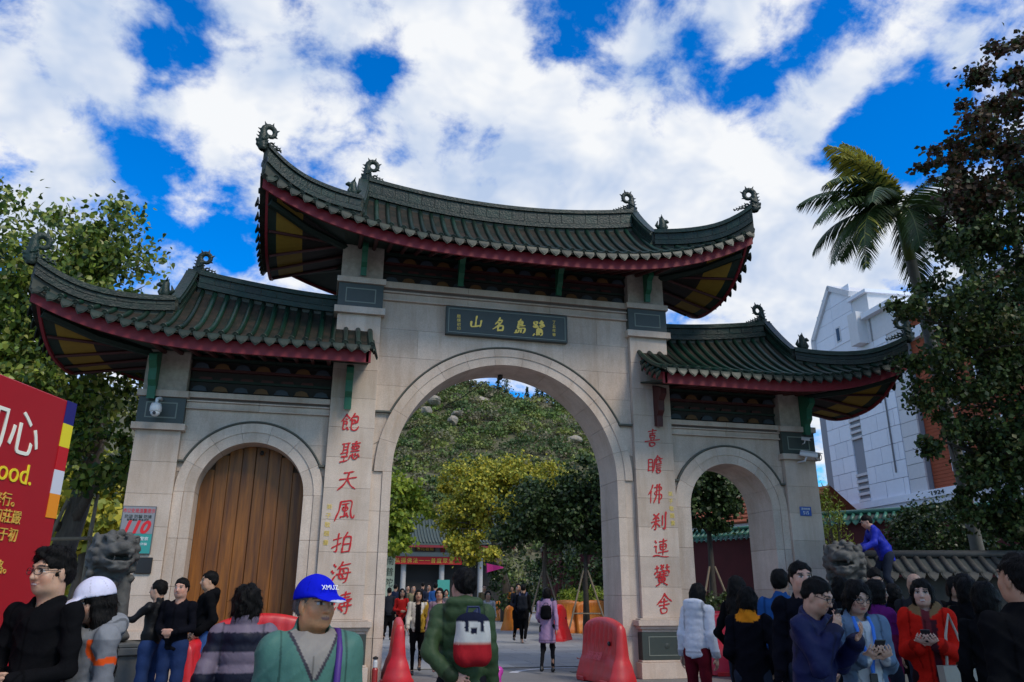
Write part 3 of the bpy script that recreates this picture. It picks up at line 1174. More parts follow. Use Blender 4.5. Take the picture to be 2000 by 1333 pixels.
    if glasses:
        gm = MB()
        for s in (1, -1):
            pts = [hd_((s * (.034 + .026 * math.cos(t)), .108 - .010 * abs(math.cos(t)) * (1 if s * math.cos(t) * s > 0 else 0), .004 + .018 * math.sin(t))) * sc for t in np.linspace(0, 2 * math.pi, 15)]
            gm.tube(pts, .0022, 5)
            gm.tube([hd_((s * .060, .098, .008)) * sc, hd_((s * .080, .02, .008)) * sc, hd_((s * .080, -.01, .0)) * sc], .0022, 5)
        gm.tube([hd_((-.008, .108, .008)) * sc, hd_((.008, .108, .008)) * sc], .0022, 5)
        gm.build('glasses', PLASTIC_BLK, root)
    return P


def phone_at(P, label, s=1, size=(.075, .15), tilt=0, both=False, col=None):
    """phone in the hand(s)"""
    W, fd, pn = P['J'][s][2], P['J'][s][3], P['J'][s][4]
    c = W + fd * .10 + pn / np.linalg.norm(pn) * .03
    if both:
        W2, fd2, pn2 = P['J'][-s][2], P['J'][-s][3], P['J'][-s][4]
        c = (c + W2 + fd2 * .10 + pn2 / np.linalg.norm(pn2) * .03) / 2
    wpos = P['world'](c)
    root = empty('smartphone', tuple(wpos), P['rz'])
    tag(root, label, 'phone')
    a = MB().box(-size[0] / 2, size[0] / 2, -.005, .005, -size[1] / 2, size[1] / 2, bev=.003).build('case', col or PLASTIC_BLK, root, rot=(R(-40 + tilt), 0, 0))
    MB().box(-size[0] / 2 + .004, size[0] / 2 - .004, -.0065, -.0052, -size[1] / 2 + .01, size[1] / 2 - .01).build('screen', mat('phone_screen', (.03, .035, .05), .1), root, rot=(R(-40 + tilt), 0, 0))
    return root

# ------------------------------------------------------------ the gateway
gate = empty('gateway', (0, 0, 0))
tag(gate, 'grey granite three-arched gateway with curved green-tiled roofs and red couplets', 'gateway')
TH = 1.25                       # thickness front to back
GAP = 0.0022


def block(parent, x0, x1, y0, y1, z0, z1, m=None, name='granite_block', bev=0.003):
    b = MB().box(x0 + GAP, x1 - GAP, y0, y1, z0 + GAP, z1 - GAP, bev=bev)
    return b.build(name, m or GRANITE, parent)


def make_pier(x0, x1, ztop, capB, green, capA, zmax, pedestal, name='pier'):
    core = MB().box(x0 + .012, x1 - .012, .012, TH - .012, 0, zmax).build(name, MORTAR, gate)
    zb = 1.16
    # pedestal
    px = .10
    if pedestal:
        block(core, x0 - px - .04, x1 + px + .04, -.18, TH + .18, 0, .30)
        block(core, x0 - px, x1 + px, -.13, TH + .13, .30, .34)
        g = block(core, x0 - px + .02, x1 + px - .02, -.11, TH + .11, .34, .86, GRANITE_DARK, 'panel')
        fr = MB()
        xa, xb, za, zb2 = x0 + .06, x1 - .06, .42, .78
        t = .014
        for (a, b_, c_, d_) in ((xa, xb, za, za + t), (xa, xb, zb2 - t, zb2), (xa, xa + t, za + t, zb2 - t), (xb - t, xb, za + t, zb2 - t)):
            fr.box(a, b_, -.116, -.106, c_, d_)
        fr.build('panel_line', GRANITE_LINE, core)
        dm = MB().lathe([(.055, 0), (.055, .008), (.03, .014), (.008, .016)], 14)
        o = dm.build('drain_boss', MATS['granite_dark'], core)
        o.location = ((x0 + x1) / 2, -.106, .60)
        o.rotation_euler = (R(90), 0, 0)
        for k, (e, z0, z1) in enumerate(((.06, .86, .92), (.11, .92, .98), (.17, .98, 1.09), (.10, 1.09, 1.12))):
            block(core, x0 - e, x1 + e, -e - .02, TH + e + .02, z0, z1)
        zb = 1.12
    else:
        block(core, x0 - .08, x1 + .08, -.12, TH + .12, 0, .34)
        block(core, x0 - .05, x1 + .05, -.08, TH + .08, .34, .80, GRANITE_DARK, 'panel')
        block(core, x0 - .10, x1 + .10, -.14, TH + .14, .80, .94)
        zb = .94
    n = max(1, round((ztop - zb) / .60))
    h = (ztop - zb) / n
    for i in range(n):
        block(core, x0, x1, 0, TH, zb + i * h, zb + (i + 1) * h)
    block(core, x0 - .075, x1 + .075, -.09, TH + .09, capB[0], capB[1])
    g = block(core, x0 - .02, x1 + .02, -.02, TH + .02, green[0], green[1], GRANITE_DARK, 'panel')
    fr = MB()
    w, hh = (x1 - x0), green[1] - green[0]
    xa, xb, za, zb2 = x0 + w * .15, x1 - w * .15, green[0] + hh * .2, green[1] - hh * .2
    t = .022
    for (a, b_, c_, d_) in ((xa, xb, za, za + t), (xa, xb, zb2 - t, zb2), (xa, xa + t, za + t, zb2 - t), (xb - t, xb, za + t, zb2 - t)):
        fr.box(a, b_, -.026, -.016, c_, d_)
    fr.build('panel_line', GRANITE_LINE, core)
    block(core, x0 - .06, x1 + .06, -.07, TH + .07, capA[0], capA[1])
    block(core, x0 + .02, x1 - .02, .02, TH - .02, capA[1], zmax, mat('pier_head', (.28, .22, .16), .8, var=.2))
    return core


PIER = {}
for s in (-1, 1):
    xs = sorted((s * 2.79, s * 3.69))
    PIER[s] = make_pier(xs[0], xs[1], 7.13, (7.13, 7.28), (7.28, 7.82), (7.82, 7.95), 8.78, True)
    xs = sorted((s * 6.40, s * 7.20))
    PIER[2 * s] = make_pier(xs[0], xs[1], 4.49, (4.49, 4.62), (4.62, 5.13), (5.13, 5.26), 6.12, False)


def arch_bay(xc, hw, z_spring, rh, xl, xr, ztop, zret, corn, course):
    """one arched wall between two piers: blocks, ring, jambs, hood moulding, cornice"""
    yw = .12
    # core wall behind the blocks, with the arched hole
    n = 32
    mb = MB()
    rr = rh - .02
    xs = [xl] + [xc - rr * math.cos(math.pi * i / n) for i in range(n + 1)] + [xr]
    for i in range(len(xs) - 1):
        xa, xb = xs[i], xs[i + 1]
        za = z_spring + math.sqrt(max(0, rr * rr - (xa - xc) ** 2)) if abs(xa - xc) < rr else z_spring
        zb = z_spring + math.sqrt(max(0, rr * rr - (xb - xc) ** 2)) if abs(xb - xc) < rr else z_spring
        if abs((xa + xb) / 2 - xc) > rr:
            continue
        mb.add([(xa, yw + .015, za), (xb, yw + .015, zb), (xb, yw + .015, ztop), (xa, yw + .015, ztop),
                (xa, TH - yw - .015, za), (xb, TH - yw - .015, zb), (xb, TH - yw - .015, ztop), (xa, TH - yw - .015, ztop)],
               [(0, 1, 2, 3), (7, 6, 5, 4), (0, 4, 5, 1)])
    for (xa, xb) in ((xl, xc - rr), (xc + rr, xr)):
        if xb - xa > .002:
            mb.box(xa, xb, yw + .015, TH - yw - .015, 0, ztop)
    wall = mb.build('wall', MORTAR, gate)
    # wall blocks
    z = 0.0
    row = 0
    zs = []
    zc = ztop
    while zc > z_spring - .01:
        zs.append((max(zc - course, z_spring - .01), zc))
        zc -= course
    wl = course * 2.6
    for (z0, z1) in zs:
        x = xl - (wl * .5 if row % 2 else 0.0)
        row += 1
        while x < xr:
            xa, xb = max(x, xl), min(x + wl, xr)
            x += wl
            if xb - xa < .02:
                continue
            xa2, xb2 = xa + GAP, xb - GAP
            cols = np.linspace(xa2, xb2, 15)
            low = [max(z0 + GAP, z_spring + math.sqrt(max(0, rh * rh - (c - xc) ** 2)) if abs(c - xc) < rh else z0 + GAP) for c in cols]
            seg, cur = [], []
            for c_, l in zip(cols, low):
                if l < z1 - GAP - .004:
                    cur.append((c_, l))
                else:
                    if len(cur) > 1:
                        seg.append(cur)
                    cur = []
            if len(cur) > 1:
                seg.append(cur)
            for sg in seg:
                poly = sg + [(sg[-1][0], z1 - GAP), (sg[0][0], z1 - GAP)]
                MB().prism(poly, yw, TH - yw).build('granite_block', GRANITE, wall)
    # ring of voussoirs: inner band runs through the wall, outer band on the face
    rm = hw + (rh - hw) * .52
    nv = max(7, int(round(math.pi * hw / .62)) | 1)
    for k in range(nv):
        a0, a1 = math.pi * k / nv, math.pi * (k + 1) / nv
        for (ra, rb, ya, yb) in ((hw, rm, .085, TH - .085), (rm, rh - .004, .065, TH - .065)):
            g = GAP / ra
            st = [a0 + g + (a1 - a0 - 2 * g) * i / 5 for i in range(6)]
            poly = [(xc + ra * math.cos(a), z_spring + ra * math.sin(a)) for a in st] + [(xc + rb * math.cos(a), z_spring + rb * math.sin(a)) for a in reversed(st)]
            MB().prism(poly, ya, yb).build('arch_stone', GRANITE, wall)
    nj = max(2, round(z_spring / .78))
    for s in (-1, 1):
        for k in range(nj):
            z0, z1 = z_spring * k / nj, z_spring * (k + 1) / nj
            a, b_ = sorted((xc + s * hw, xc + s * rm))
            block(wall, a, b_, .085, TH - .085, z0, z1, name='jamb_stone')
            edge = xr if s > 0 else xl
            a, b_ = sorted((xc + s * rm, edge))
            block(wall, a, b_, .11 if s * (edge - xc) > rh + .03 else .065, TH - .11, z0, z1, name='jamb_stone')
    # hood moulding, dark stone, with short level returns
    a0 = math.asin((zret - z_spring) / (rh + .03))
    pts = []
    rr = rh + .03
    m = 40
    for i in range(m + 1):
        a = a0 + (math.pi - 2 * a0) * i / m
        pts.append((xc + rr * math.cos(a), z_spring + rr * math.sin(a), math.cos(a), math.sin(a)))
    secs = []
    for (x, z, cx, cz) in pts:
        secs.append([(x - cx * .03, .122, z - cz * .03), (x - cx * .03, .07, z - cz * .03), (x - cx * .01, .045, z - cz * .01), (x + cx * .012, .05, z + cz * .012), (x + cx * .018, .122, z + cz * .018)])
    hb = MB()
    hb.sweep(secs)
    hb.build('hood_moulding', MOULD_DARK, wall, smooth=False)
    for s in (-1, 1):
        edge = (xr if s > 0 else xl)
        x_in = xc + s * rr * math.cos(a0)
        a, b_ = sorted((x_in - s * .02, edge - s * .003))
        MB().box(a, b_, .035, .118, zret - .05, zret - .008, bev=.006).build('hood_return', MOULD_DARK, wall)
    # cornice
    z0, z1 = corn
    hh = z1 - z0
    for (fa, fb, pr) in ((0, .10, .03), (.10, .42, -.01), (.42, .52, .035), (.52, .66, .0), (.66, 1.0, .06)):
        nseg = 3 if xr - xl > 4 else 2
        for k in range(nseg):
            block(wall, xl + (xr - xl) * k / nseg, xl + (xr - xl) * (k + 1) / nseg, .08 - pr, TH - .08 + pr, z0 + hh * fa, z0 + hh * fb, name='cornice_stone',
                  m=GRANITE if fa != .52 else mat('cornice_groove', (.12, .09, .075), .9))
    return wall


wall_main = arch_bay(0, 2.39, 3.89, 2.745, -2.79, 2.79, 7.53, 5.13, (7.53, 7.95), .62)
wall_l = arch_bay(-5.045, .985, 3.37, 1.355, -6.40, -3.69, 4.95, 3.97, (4.95, 5.28), .60)
wall_r = arch_bay(5.045, .985, 3.37, 1.355, 3.69, 6.40, 4.95, 3.97, (4.95, 5.28), .60)


# friezes of small painted bracket blocks under the eaves
def frieze(x0, x1, z0, z1, wall):
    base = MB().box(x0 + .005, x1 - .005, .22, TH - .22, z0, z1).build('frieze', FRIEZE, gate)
    n = int((x1 - x0) / .36)
    meshes = {}
    for j, (zf, d, big) in enumerate(((.07, .10, 1), (.36, .06, 0), (.62, .02, 1), (.88, -.03, 0))):
        for k in range(n):
            x = x0 + (x1 - x0) * (k + .5 + (.25 if j % 2 else 0)) / n
            if x > x1 - .15:
                continue
            key = (j, k % 2)
            if key not in meshes:
                mb = MB()
                w, h = (.15, .11) if big else (.13, .05)
                if big:
                    poly = [(w * math.cos(math.pi * i / 8) * (1 - .12 * (i % 2)), h * math.sin(math.pi * i / 8)) for i in range(9)]
                else:
                    poly = [(-w, 0), (w, 0), (w * .8, h), (-w * .8, h)]
                mb.prism(poly, -.05, .0)
                meshes[key] = mb.mesh('bracket_block', [(PAINT_O if (k % 2) else PAINT_B) if big else PAINT_R])
            link_mesh('bracket_block', meshes[key], base, (x, .215 - (.05 if j > 1 else 0), z0 + (z1 - z0) * zf))
    for f, pr in ((.30, .05), (.56, .09), (.82, .14)):
        MB().box(x0 + .01, x1 - .01, .22 - pr, .22, z0 + (z1 - z0) * f, z0 + (z1 - z0) * f + .05).build('frieze_beam', SOFFIT_G if f != .56 else PAINT_R, base)
    return base


frieze(-2.79, 2.79, 7.95, 8.75, wall_main)
frieze(-6.40, -3.69, 5.28, 6.10, wall_l)
frieze(3.69, 6.40, 5.28, 6.10, wall_r)


# ------------------------------------------------------------ roofs
class Roof:
    def __init__(s, **k):
        s.__dict__.update(k)

    def hipy(s, ax):           # plan: where the tiled front slope ends above, for |x - centre side|
        if ax <= s.xm:
            return s.Yr
        u = (ax - s.xm) / (s.xc - s.xm)
        return s.Ym + (s.ye(ax) - s.Ym) * u

    def ye(s, ax):
        u = max(0., (ax - s.xm) / (s.xc - s.xm))
        return s.Ye - .10 * u ** 3

    def ze(s, ax):             # tile bed height at the eave
        return s.zf(ax) + .30

    def surf(s, ax, Y):
        ze, ye = s.ze(ax), s.ye(ax)
        zr = s.zr(ax)
        t = (Y - ye) / (s.Yr - ye)
        return ze + (zr - ze) * (s.g * t + (1 - s.g) * t * t)


def mk_drip():
    """pointed shield-shaped eave tile, slightly bowed, facing -Y"""
    prof = [(-.105, .03), (-.10, -.02), (-.075, -.075), (-.035, -.115), (0, -.145), (.035, -.115), (.075, -.075), (.10, -.02), (.105, .03)]
    mb = MB()
    fr = [(x, -.012 - .02 * (1 - (x / .105) ** 2) + z * .12, z) for x, z in prof]
    bk = [(x, y + .022, z) for x, y, z in fr]
    n = len(prof)
    vs = fr + bk
    # arched pan top
    fs = [tuple(range(n)), tuple(range(2 * n - 1, n - 1, -1))] + [(k, (k + 1) % n, n + (k + 1) % n, n + k) for k in range(n)]
    mb.add(vs, fs)
    inner = [(x * .72, y - .008, z * .72 - .012) for x, y, z in fr]
    mb.add(inner + [(x, y + .01, z) for x, y, z in inner], [tuple(range(n))] + [(k, (k + 1) % n, n + (k + 1) % n, n + k) for k in range(n)])
    return mb.mesh('drip_tile', TILE_DRIP)


def mk_cap():
    mb = MB()
    prof = [(.060, 0.03), (.060, -.004), (.052, -.012), (.042, -.006), (.022, -.006), (.018, -.014), (.004, -.016)]
    vs, fs = [], []
    n = 10
    for r, y in prof:
        for k in range(n):
            a = 2 * math.pi * k / n
            vs.append((r * math.cos(a), y, r * math.sin(a)))
    for i in range(len(prof) - 1):
        for k in range(n):
            fs.append((i * n + k, i * n + (k + 1) % n, (i + 1) * n + (k + 1) % n, (i + 1) * n + k))
    fs.append(tuple((len(prof) - 1) * n + k for k in range(n)))
    mb.add(vs, fs)
    return mb.mesh('roll_end_tile', TILE_DRIP)


DRIP, CAP = mk_drip(), mk_cap()


CURLS = {}


def curl_mesh(sgn, h):
    """openwork dragon-fish finial in the XZ plane: biting head, spiny body, tail curled back over the ridge"""
    if (sgn, h) in CURLS:
        return CURLS[(sgn, h)]
    g = .021
    F = Field(axis(-.95, .60, g), axis(-.24, .24, g), axis(-.12, 1.25, g))
    X = lambda x, y, z: (sgn * x, y, z)
    pts, rad = [], []
    for i in range(22):
        t = i / 21
        if t < .42:
            u = t / .42
            pts.append((.03 + .06 * math.sin(u * 2.4), .62 * u))
            rad.append(.20 - .075 * u)
        else:
            u = (t - .42) / .58
            a = u * 2 * math.pi * .86
            rr = .235 * (1 - .42 * u)
            pts.append((-.125 + rr * math.cos(a), .66 + rr * math.sin(a) * 1.15))
            rad.append(.115 * (1 - .45 * u))
    for i in range(21):
        F.cone(X(pts[i][0], 0, pts[i][1]), X(pts[i + 1][0], 0, pts[i + 1][1]), (rad[i], rad[i] * .72), (rad[i + 1], rad[i + 1] * .72), (1, 0, 0), .02)
    for i in range(1, 18, 2):                     # spines along the outer back
        x, z = pts[i]
        n = np.array([1.0, .25]) if i < 9 else np.array([x + .125, z - .66])
        n = n / np.linalg.norm(n)
        F.cone(X(x + n[0] * rad[i] * .7, 0, z + n[1] * rad[i] * .7), X(x + n[0] * (rad[i] + .10), 0, z + n[1] * (rad[i] + .10) + .03), .045, .012, (1, 0, 0), .012)
    for (x, z, r) in ((-.22, .20, .10), (-.34, .13, .085), (-.47, .10, .075), (-.60, .045, .065), (-.73, .02, .05)):   # scrolls down the ridge
        F.ball(X(x, 0, z), (r, r * .8, r), None, .03)
        F.ball(X(x - .01, 0, z + .01), (r * .45, .3, r * .45), None, .01, 'sub')
        F.cone(X(x - r * .7, 0, z + r * .5), X(x - r * 1.2, 0, z + r * 1.5), .03, .01, (1, 0, 0), .012)
    F.cone(X(.05, 0, -.02), X(.25, 0, .08), (.12, .13), (.07, .08), (1, 0, 0), .03)
    F.cone(X(.12, 0, .17), X(.30, 0, .24), (.09, .10), (.045, .06), (1, 0, 0), .03)
    for e in (-1, 1):
        F.ball(X(.12, e * .13, .27), .045, None, .015)
        F.cone(X(.04, e * .12, .30), X(-.10, e * .19, .46), .05, .012, (1, 0, 0), .02)
        for k in range(4):
            F.cone(X(.0, e * .12, .08 + .11 * k), X(-.07, e * .175, .13 + .11 * k), .05, .015, (1, 0, 0), .015)
    V, Q = F.mesh(1)
    CURLS[(sgn, h)] = np_mesh('ridge_finial', V * h, Q, RIDGE)
    return CURLS[(sgn, h)]


def beast_mesh(sgn):
    mb = MB()
    mb.tube([(0, 0, -.02), (0, 0, .10), (sgn * .015, 0, .22), (sgn * .0, 0, .32), (-sgn * .01, 0, .40)], [.085, .10, .085, .065, .012], 8)
    mb.tube([(sgn * .02, 0, .24), (sgn * .12, -.02, .27), (sgn * .17, -.02, .25)], [.06, .05, .02], 7)
    mb.tube([(-sgn * .06, 0, .08), (-sgn * .14, 0, .16), (-sgn * .10, 0, .27)], [.05, .04, .01], 6)
    for e in (-1, 1):
        mb.tube([(sgn * .03, e * .05, .0), (sgn * .09, e * .06, .10), (sgn * .05, e * .05, .2)], [.045, .04, .03], 6)
        mb.tube([(0, e * .04, .33), (-sgn * .03, e * .07, .42)], [.025, .006], 5)
    return mb.mesh('ridge_beast', RIDGE, smooth=True)


def band(path, hgt, th, parent, tile_len, name='ridge', up=None):
    """ridge: mortar core along path (list of Vector at its foot), glazed panels, foot and top mouldings"""
    P = [Vector(p) for p in path]
    m = len(P)
    side = []
    for i in range(m):
        t = P[min(i + 1, m - 1)] - P[max(i - 1, 0)]
        t.z = 0
        t.normalize()
        side.append(Vector((-t.y, t.x, 0)))
    hs = hgt if callable(hgt) else (lambda f: hgt)
    ac = [0.]
    for i in range(1, m):
        ac.append(ac[-1] + (P[i] - P[i - 1]).length)
    tot = ac[-1]

    def ring(i, e, z0, z1):
        n = side[i]
        f = ac[i] / tot
        return [P[i] + n * e + Vector((0, 0, z0(f))), P[i] + n * e + Vector((0, 0, z1(f))), P[i] - n * e + Vector((0, 0, z1(f))), P[i] - n * e + Vector((0, 0, z0(f)))]
    core = MB()
    core.sweep([ring(i, th / 2, lambda f: -.25, lambda f: hs(f) - .02) for i in range(m)])
    c = core.build(name, mat('ridge_mortar', (.055, .06, .048), .9, var=.3), parent)
    fm = MB().sweep([ring(i, th / 2 + .055, lambda f: -.01, lambda f: .075) for i in range(m)])
    fm.sweep([ring(i, th / 2 + .03, lambda f: .075, lambda f: .11) for i in range(m)])
    fm.build('ridge_foot', RIDGE, c if parent is gate else parent)
    tm = MB().sweep([ring(i, th / 2 + .05, lambda f: hs(f) - .08, lambda f: hs(f) - .02) for i in range(m)])
    tm.sweep([ring(i, th / 2 + .015, lambda f: hs(f) - .02, lambda f: hs(f) + .03) for i in range(m)])
    tm.build('ridge_top', RIDGE, c if parent is gate else parent)

    def interp(sv):
        for i in range(1, m):
            if ac[i] >= sv or i == m - 1:
                u = (sv - ac[i - 1]) / max(1e-6, ac[i] - ac[i - 1])
                return P[i - 1].lerp(P[i], u), side[i - 1].lerp(side[i], u).normalized(), sv / tot
    nt = max(1, round(tot / tile_len))
    for k in range(nt):
        s0, s1 = tot * k / nt + .008, tot * (k + 1) / nt - .008
        for sg in (1, -1):
            mb = MB()
            secs = []
            for q in range(3):
                p, n, f = interp(s0 + (s1 - s0) * q / 2)
                za, zb = .115, hs(f) - .085
                e0, e1 = th / 2 - .01, th / 2 + .013
                secs.append([p + n * sg * e0 + Vector((0, 0, za)), p + n * sg * e1 + Vector((0, 0, za + .012)), p + n * sg * e1 + Vector((0, 0, zb - .012)), p + n * sg * e0 + Vector((0, 0, zb))])
            mb.sweep(secs)
            mb.build('ridge_tile', RIDGE, c if parent is gate else parent)
    return c


def build_roof(rf, sides, xin=None):
    """rf.cx: mirror sign handled by sides: list of -1/+1 ends that carry a hip; xin: inner end of a wing (abs x)"""
    P = 0.25
    both = len(sides) == 2
    sg0 = sides[0] if not both else 1
    lo, hi = (-rf.xc, rf.xc) if both else (xin, rf.xc)
    X = (lambda x: x) if both else (lambda x: sg0 * x)
    A = (lambda x: abs(x))
    # bed: front and back slopes as grids
    nx = int((hi - lo) / .125)
    xs = [lo + (hi - lo) * i / nx for i in range(nx + 1)]
    bed = MB()
    NY = 12
    for back in (False, True):
        vs, fs = [], []
        for x in xs:
            yt, yb = rf.hipy(A(x)), rf.ye(A(x)) - .02
            for j in range(NY + 1):
                Y = yb + (yt - yb) * j / NY
                z = rf.surf(A(x), Y)
                if not both and A(x) < 3.70 and not back:
                    pass
                vs.append((X(x), Y if not back else 2 * rf.Yr - Y, z))
        for i in range(nx):
            for j in range(NY):
                a = i * (NY + 1) + j
                fs.append((a, a + NY + 1, a + NY + 2, a + 1))
        nb = len(vs)
        bed.add(vs, fs)
        bed.add([(x, y, z - .07) for x, y, z in vs], fs)
        # eave lip
        fs2 = []
        lip = []
        for i in range(nx + 1):
            lip += [vs[i * (NY + 1)], tuple(np.add(vs[i * (NY + 1)], (0, 0, -.07)))]
        for i in range(nx):
            fs2.append((2 * i, 2 * i + 2, 2 * i + 3, 2 * i + 1))
        bed.add(lip, fs2)
    # side slopes (tiles run in x)
    for sd in sides:
        vs, fs = [], []
        ny = 20
        for j in range(ny + 1):
            v = -1 + 2 * j / ny                       # -1 front corner .. +1 back corner
            Yc = rf.Yr + v * (rf.Yr - rf.Ye)
            for i in range(9):
                u = i / 8
                w = abs(v)
                x_in = rf.xm + (rf.xc - rf.xm) * max(0, (w - (rf.Yr - rf.Ym) / (rf.Yr - rf.Ye)) / (1 - (rf.Yr - rf.Ym) / (rf.Yr - rf.Ye)))
                x = rf.xc + .06 + (x_in - rf.xc - .06) * u
                vs.append((sd * x, Yc, rf.side_z(x, v)))
        for j in range(ny):
            for i in range(8):
                a = j * 9 + i
                fs.append((a, a + 9, a + 10, a + 1))
        bed.add(vs, fs)
        bed.add([(x, y, z - .07) for x, y, z in vs], fs)
        # gable above the side slope
        g = []
        for Yk in np.linspace(rf.Ym, 2 * rf.Yr - rf.Ym, 9):
            Yf = Yk if Yk <= rf.Yr else 2 * rf.Yr - Yk
            g.append((sd * rf.xm, Yk, rf.surf(rf.xm, Yf) + .06))
        g2 = [(x, y, rf.side_z(rf.xm, (y - rf.Yr) / (rf.Yr - rf.Ye)) - .1) for x, y, z in g]
        bed.add(g + g2, [(i, i + 1, 9 + i + 1, 9 + i) for i in range(8)])
    roof = bed.build('roof', TILE_BED, gate)
    # rolls, caps, drips
    nroll = int(round((hi - lo) / P))
    back = MB()
    for i in range(nroll + 1):
        x = lo + (hi - lo) * i / nroll
        if both and abs(abs(x) - rf.xc) < .01 or (not both and i == nroll):
            x = x - math.copysign(.05, x)
        ax = A(x)
        yb, yt = rf.ye(ax) - .03, rf.hipy(ax) - .06
        if not both and ax < 3.66:
            yt = min(yt, -.005)
        if yt - yb < .06:
            yt = yb + .06
        pts = []
        for k in range(8):
            Y = yb + (yt - yb) * k / 7
            pts.append((X(x), Y, rf.surf(ax, Y) + .022))
        mb = MB()
        jr = rnd.uniform(-.004, .004)
        segs = max(1, int((yt - yb) / .34))
        mb.tube(pts, .052 + jr, 8)
        mb.build('roof_tile', TILE, roof, smooth=True)
        if not (not both and ax < 3.66):
            back.tube([(px, 2 * rf.Yr - py, pz) for px, py, pz in pts], .052, 6)
        sl = math.atan2(pts[1][2] - pts[0][2], pts[1][1] - pts[0][1])
        link_mesh('roll_end_tile', CAP, roof, pts[0], (sl, rnd.uniform(-.2, .2), 0))
        if i < nroll:
            xm = x + P * .5 * (1 if True else 1)
            am = A(xm)
            if am < rf.xc - .02:
                yy = rf.ye(am) - .035
                dz = (rf.surf(am + .02, yy) - rf.surf(am - .02, yy)) / .04
                tilt = math.atan(dz) * (1 if (X(1) > 0) == (xm > 0) else -1)
                o = link_mesh('drip_tile', DRIP, roof, (X(xm), yy, rf.surf(am, yy) - .02), (rnd.uniform(-.06, .06), -tilt, rnd.uniform(-.05, .05)))
    tag(back.build('back_roof_tiles', TILE, roof, smooth=True), kind='stuff')
    # side tiles
    for sd in sides:
        ns = int(round(2 * (rf.Yr - rf.Ye) / P))
        for j in range(1, ns):
            v = -1 + 2 * j / ns
            w = abs(v)
            wm = (rf.Yr - rf.Ym) / (rf.Yr - rf.Ye)
            x_in = rf.xm + (rf.xc - rf.xm) * max(0, (w - wm) / (1 - wm)) + .05
            Yc = rf.Yr + v * (rf.Yr - rf.Ye)
            pts = []
            for k in range(6):
                x = rf.xc + .08 + (x_in - rf.xc - .08) * k / 5
                pts.append((sd * x, Yc, rf.side_z(x, v) + .022))
            MB().tube(pts, .052, 8).build('roof_tile', TILE, roof, smooth=True)
            link_mesh('roll_end_tile', CAP, roof, pts[0], (0, 0, sd * R(90)))
            Y2 = Yc + P / 2
            v2 = (Y2 - rf.Yr) / (rf.Yr - rf.Ye)
            link_mesh('drip_tile', DRIP, roof, (sd * (rf.xc + .09), Y2, rf.side_z(rf.xc + .09, v2) - .02), (0, 0, sd * R(90)))
    # fascia boards front and back, soffits
    def strip(path_pts, hh, th, nrm, m, name, par):
        mb = MB()
        secs = []
        for p in path_pts:
            p = Vector(p)
            n = Vector(nrm) * th
            secs.append([p, p + n, p + n + Vector((0, 0, hh)), p + Vector((0, 0, hh))])
        mb.sweep(secs)
        return mb.build(name, m, par)
    xi = [lo + (hi - lo) * i / 40 for i in range(41)]
    fpts = [(X(x), rf.ye(A(x)) + .10, rf.zf(A(x))) for x in xi]
    roof_f = strip(fpts, .23, .05, (0, 1, 0), FASCIA, 'fascia_board', roof)
    strip([(x, 2 * rf.Yr - y - .05, z) for x, y, z in fpts], .23, .05, (0, 1, 0), FASCIA, 'fascia_board', roof)
    for sd in sides:
        sp = []
        for j in range(25):
            v = -1 + 2 * j / 24
            Yc = rf.Yr + v * (rf.Yr - rf.Ye - .12)
            sp.append((sd * (rf.xc - .06), Yc, rf.side_z(rf.xc, v) - .30))
        strip(sp, .23, .05, (sd * -1.0, 0, 0), FASCIA, 'fascia_board', roof)
        # yellow side soffit from the side fascia to the pier
        sb = MB()
        for nm, m_, fa, fb in (('side_soffit', SOFFIT_G, 0, .10), ('side_soffit_panel', SOFFIT_Y, .10, .42), ('side_soffit', FRIEZE, .42, 1)):
            sb = MB()
            secs = []
            for (x, Y, z) in sp:
                a = Vector((x - sd * .05, Y, z + .06))
                b = Vector((sd * rf.xpier, min(max(Y, .0), TH), rf.zsoff))
                p, q = a.lerp(b, fa), a.lerp(b, fb)
                secs.append([p, q, q + Vector((0, 0, .03)), p + Vector((0, 0, .03))])
            sb.sweep(secs)
            sb.build(nm, m_, roof)
        for fb in (0, 1):
            c_ = sp[1] if fb == 0 else sp[-2]
            yb_ = .1 if fb == 0 else TH - .1
            MB().tube([(c_[0] - sd * .08, c_[1], c_[2] + .02), ((c_[0] + sd * rf.xpier) / 2, (c_[1] + yb_) / 2, (c_[2] + rf.zsoff) / 2 - .10), (sd * rf.xpier, yb_, rf.zsoff - .08)], .085, 6).build('corner_beam', SOFFIT_G, roof)
        for q_ in range(4, len(sp) - 4, 4):
            x_, y_, z_ = sp[q_]
            MB().tube([(x_ - sd * .07, y_, z_ + .03), (sd * rf.xpier, min(max(y_, .05), TH - .05), rf.zsoff - .03)], .032, 6).build('rafter', PAINT_R, roof)
    # front soffit with rafters
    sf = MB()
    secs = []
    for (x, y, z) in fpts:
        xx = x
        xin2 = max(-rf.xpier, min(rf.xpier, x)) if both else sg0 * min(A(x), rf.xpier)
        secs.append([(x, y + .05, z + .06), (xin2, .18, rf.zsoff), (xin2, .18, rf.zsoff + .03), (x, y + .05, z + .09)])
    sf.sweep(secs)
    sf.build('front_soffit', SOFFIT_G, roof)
    sb = MB()
    sb.sweep([[(a[0], 2 * rf.Yr - a[1], a[2]) for a in s_] for s_ in secs])
    sb.build('back_soffit', SOFFIT_G, roof)
    nr = int((hi - lo) / .3)
    rmesh = None
    for i in range(nr):
        x = lo + (hi - lo) * (i + .5) / nr
        ax = A(x)
        if ax > rf.xpier - .05 or (not both and ax < 3.75):
            continue
        MB().tube([(X(x), rf.ye(ax) + .16, rf.zf(ax) + .03), (X(x), .2, rf.zsoff - .03)], .045, 6).build('rafter', PAINT_R, roof)
    # main ridge
    n = 24
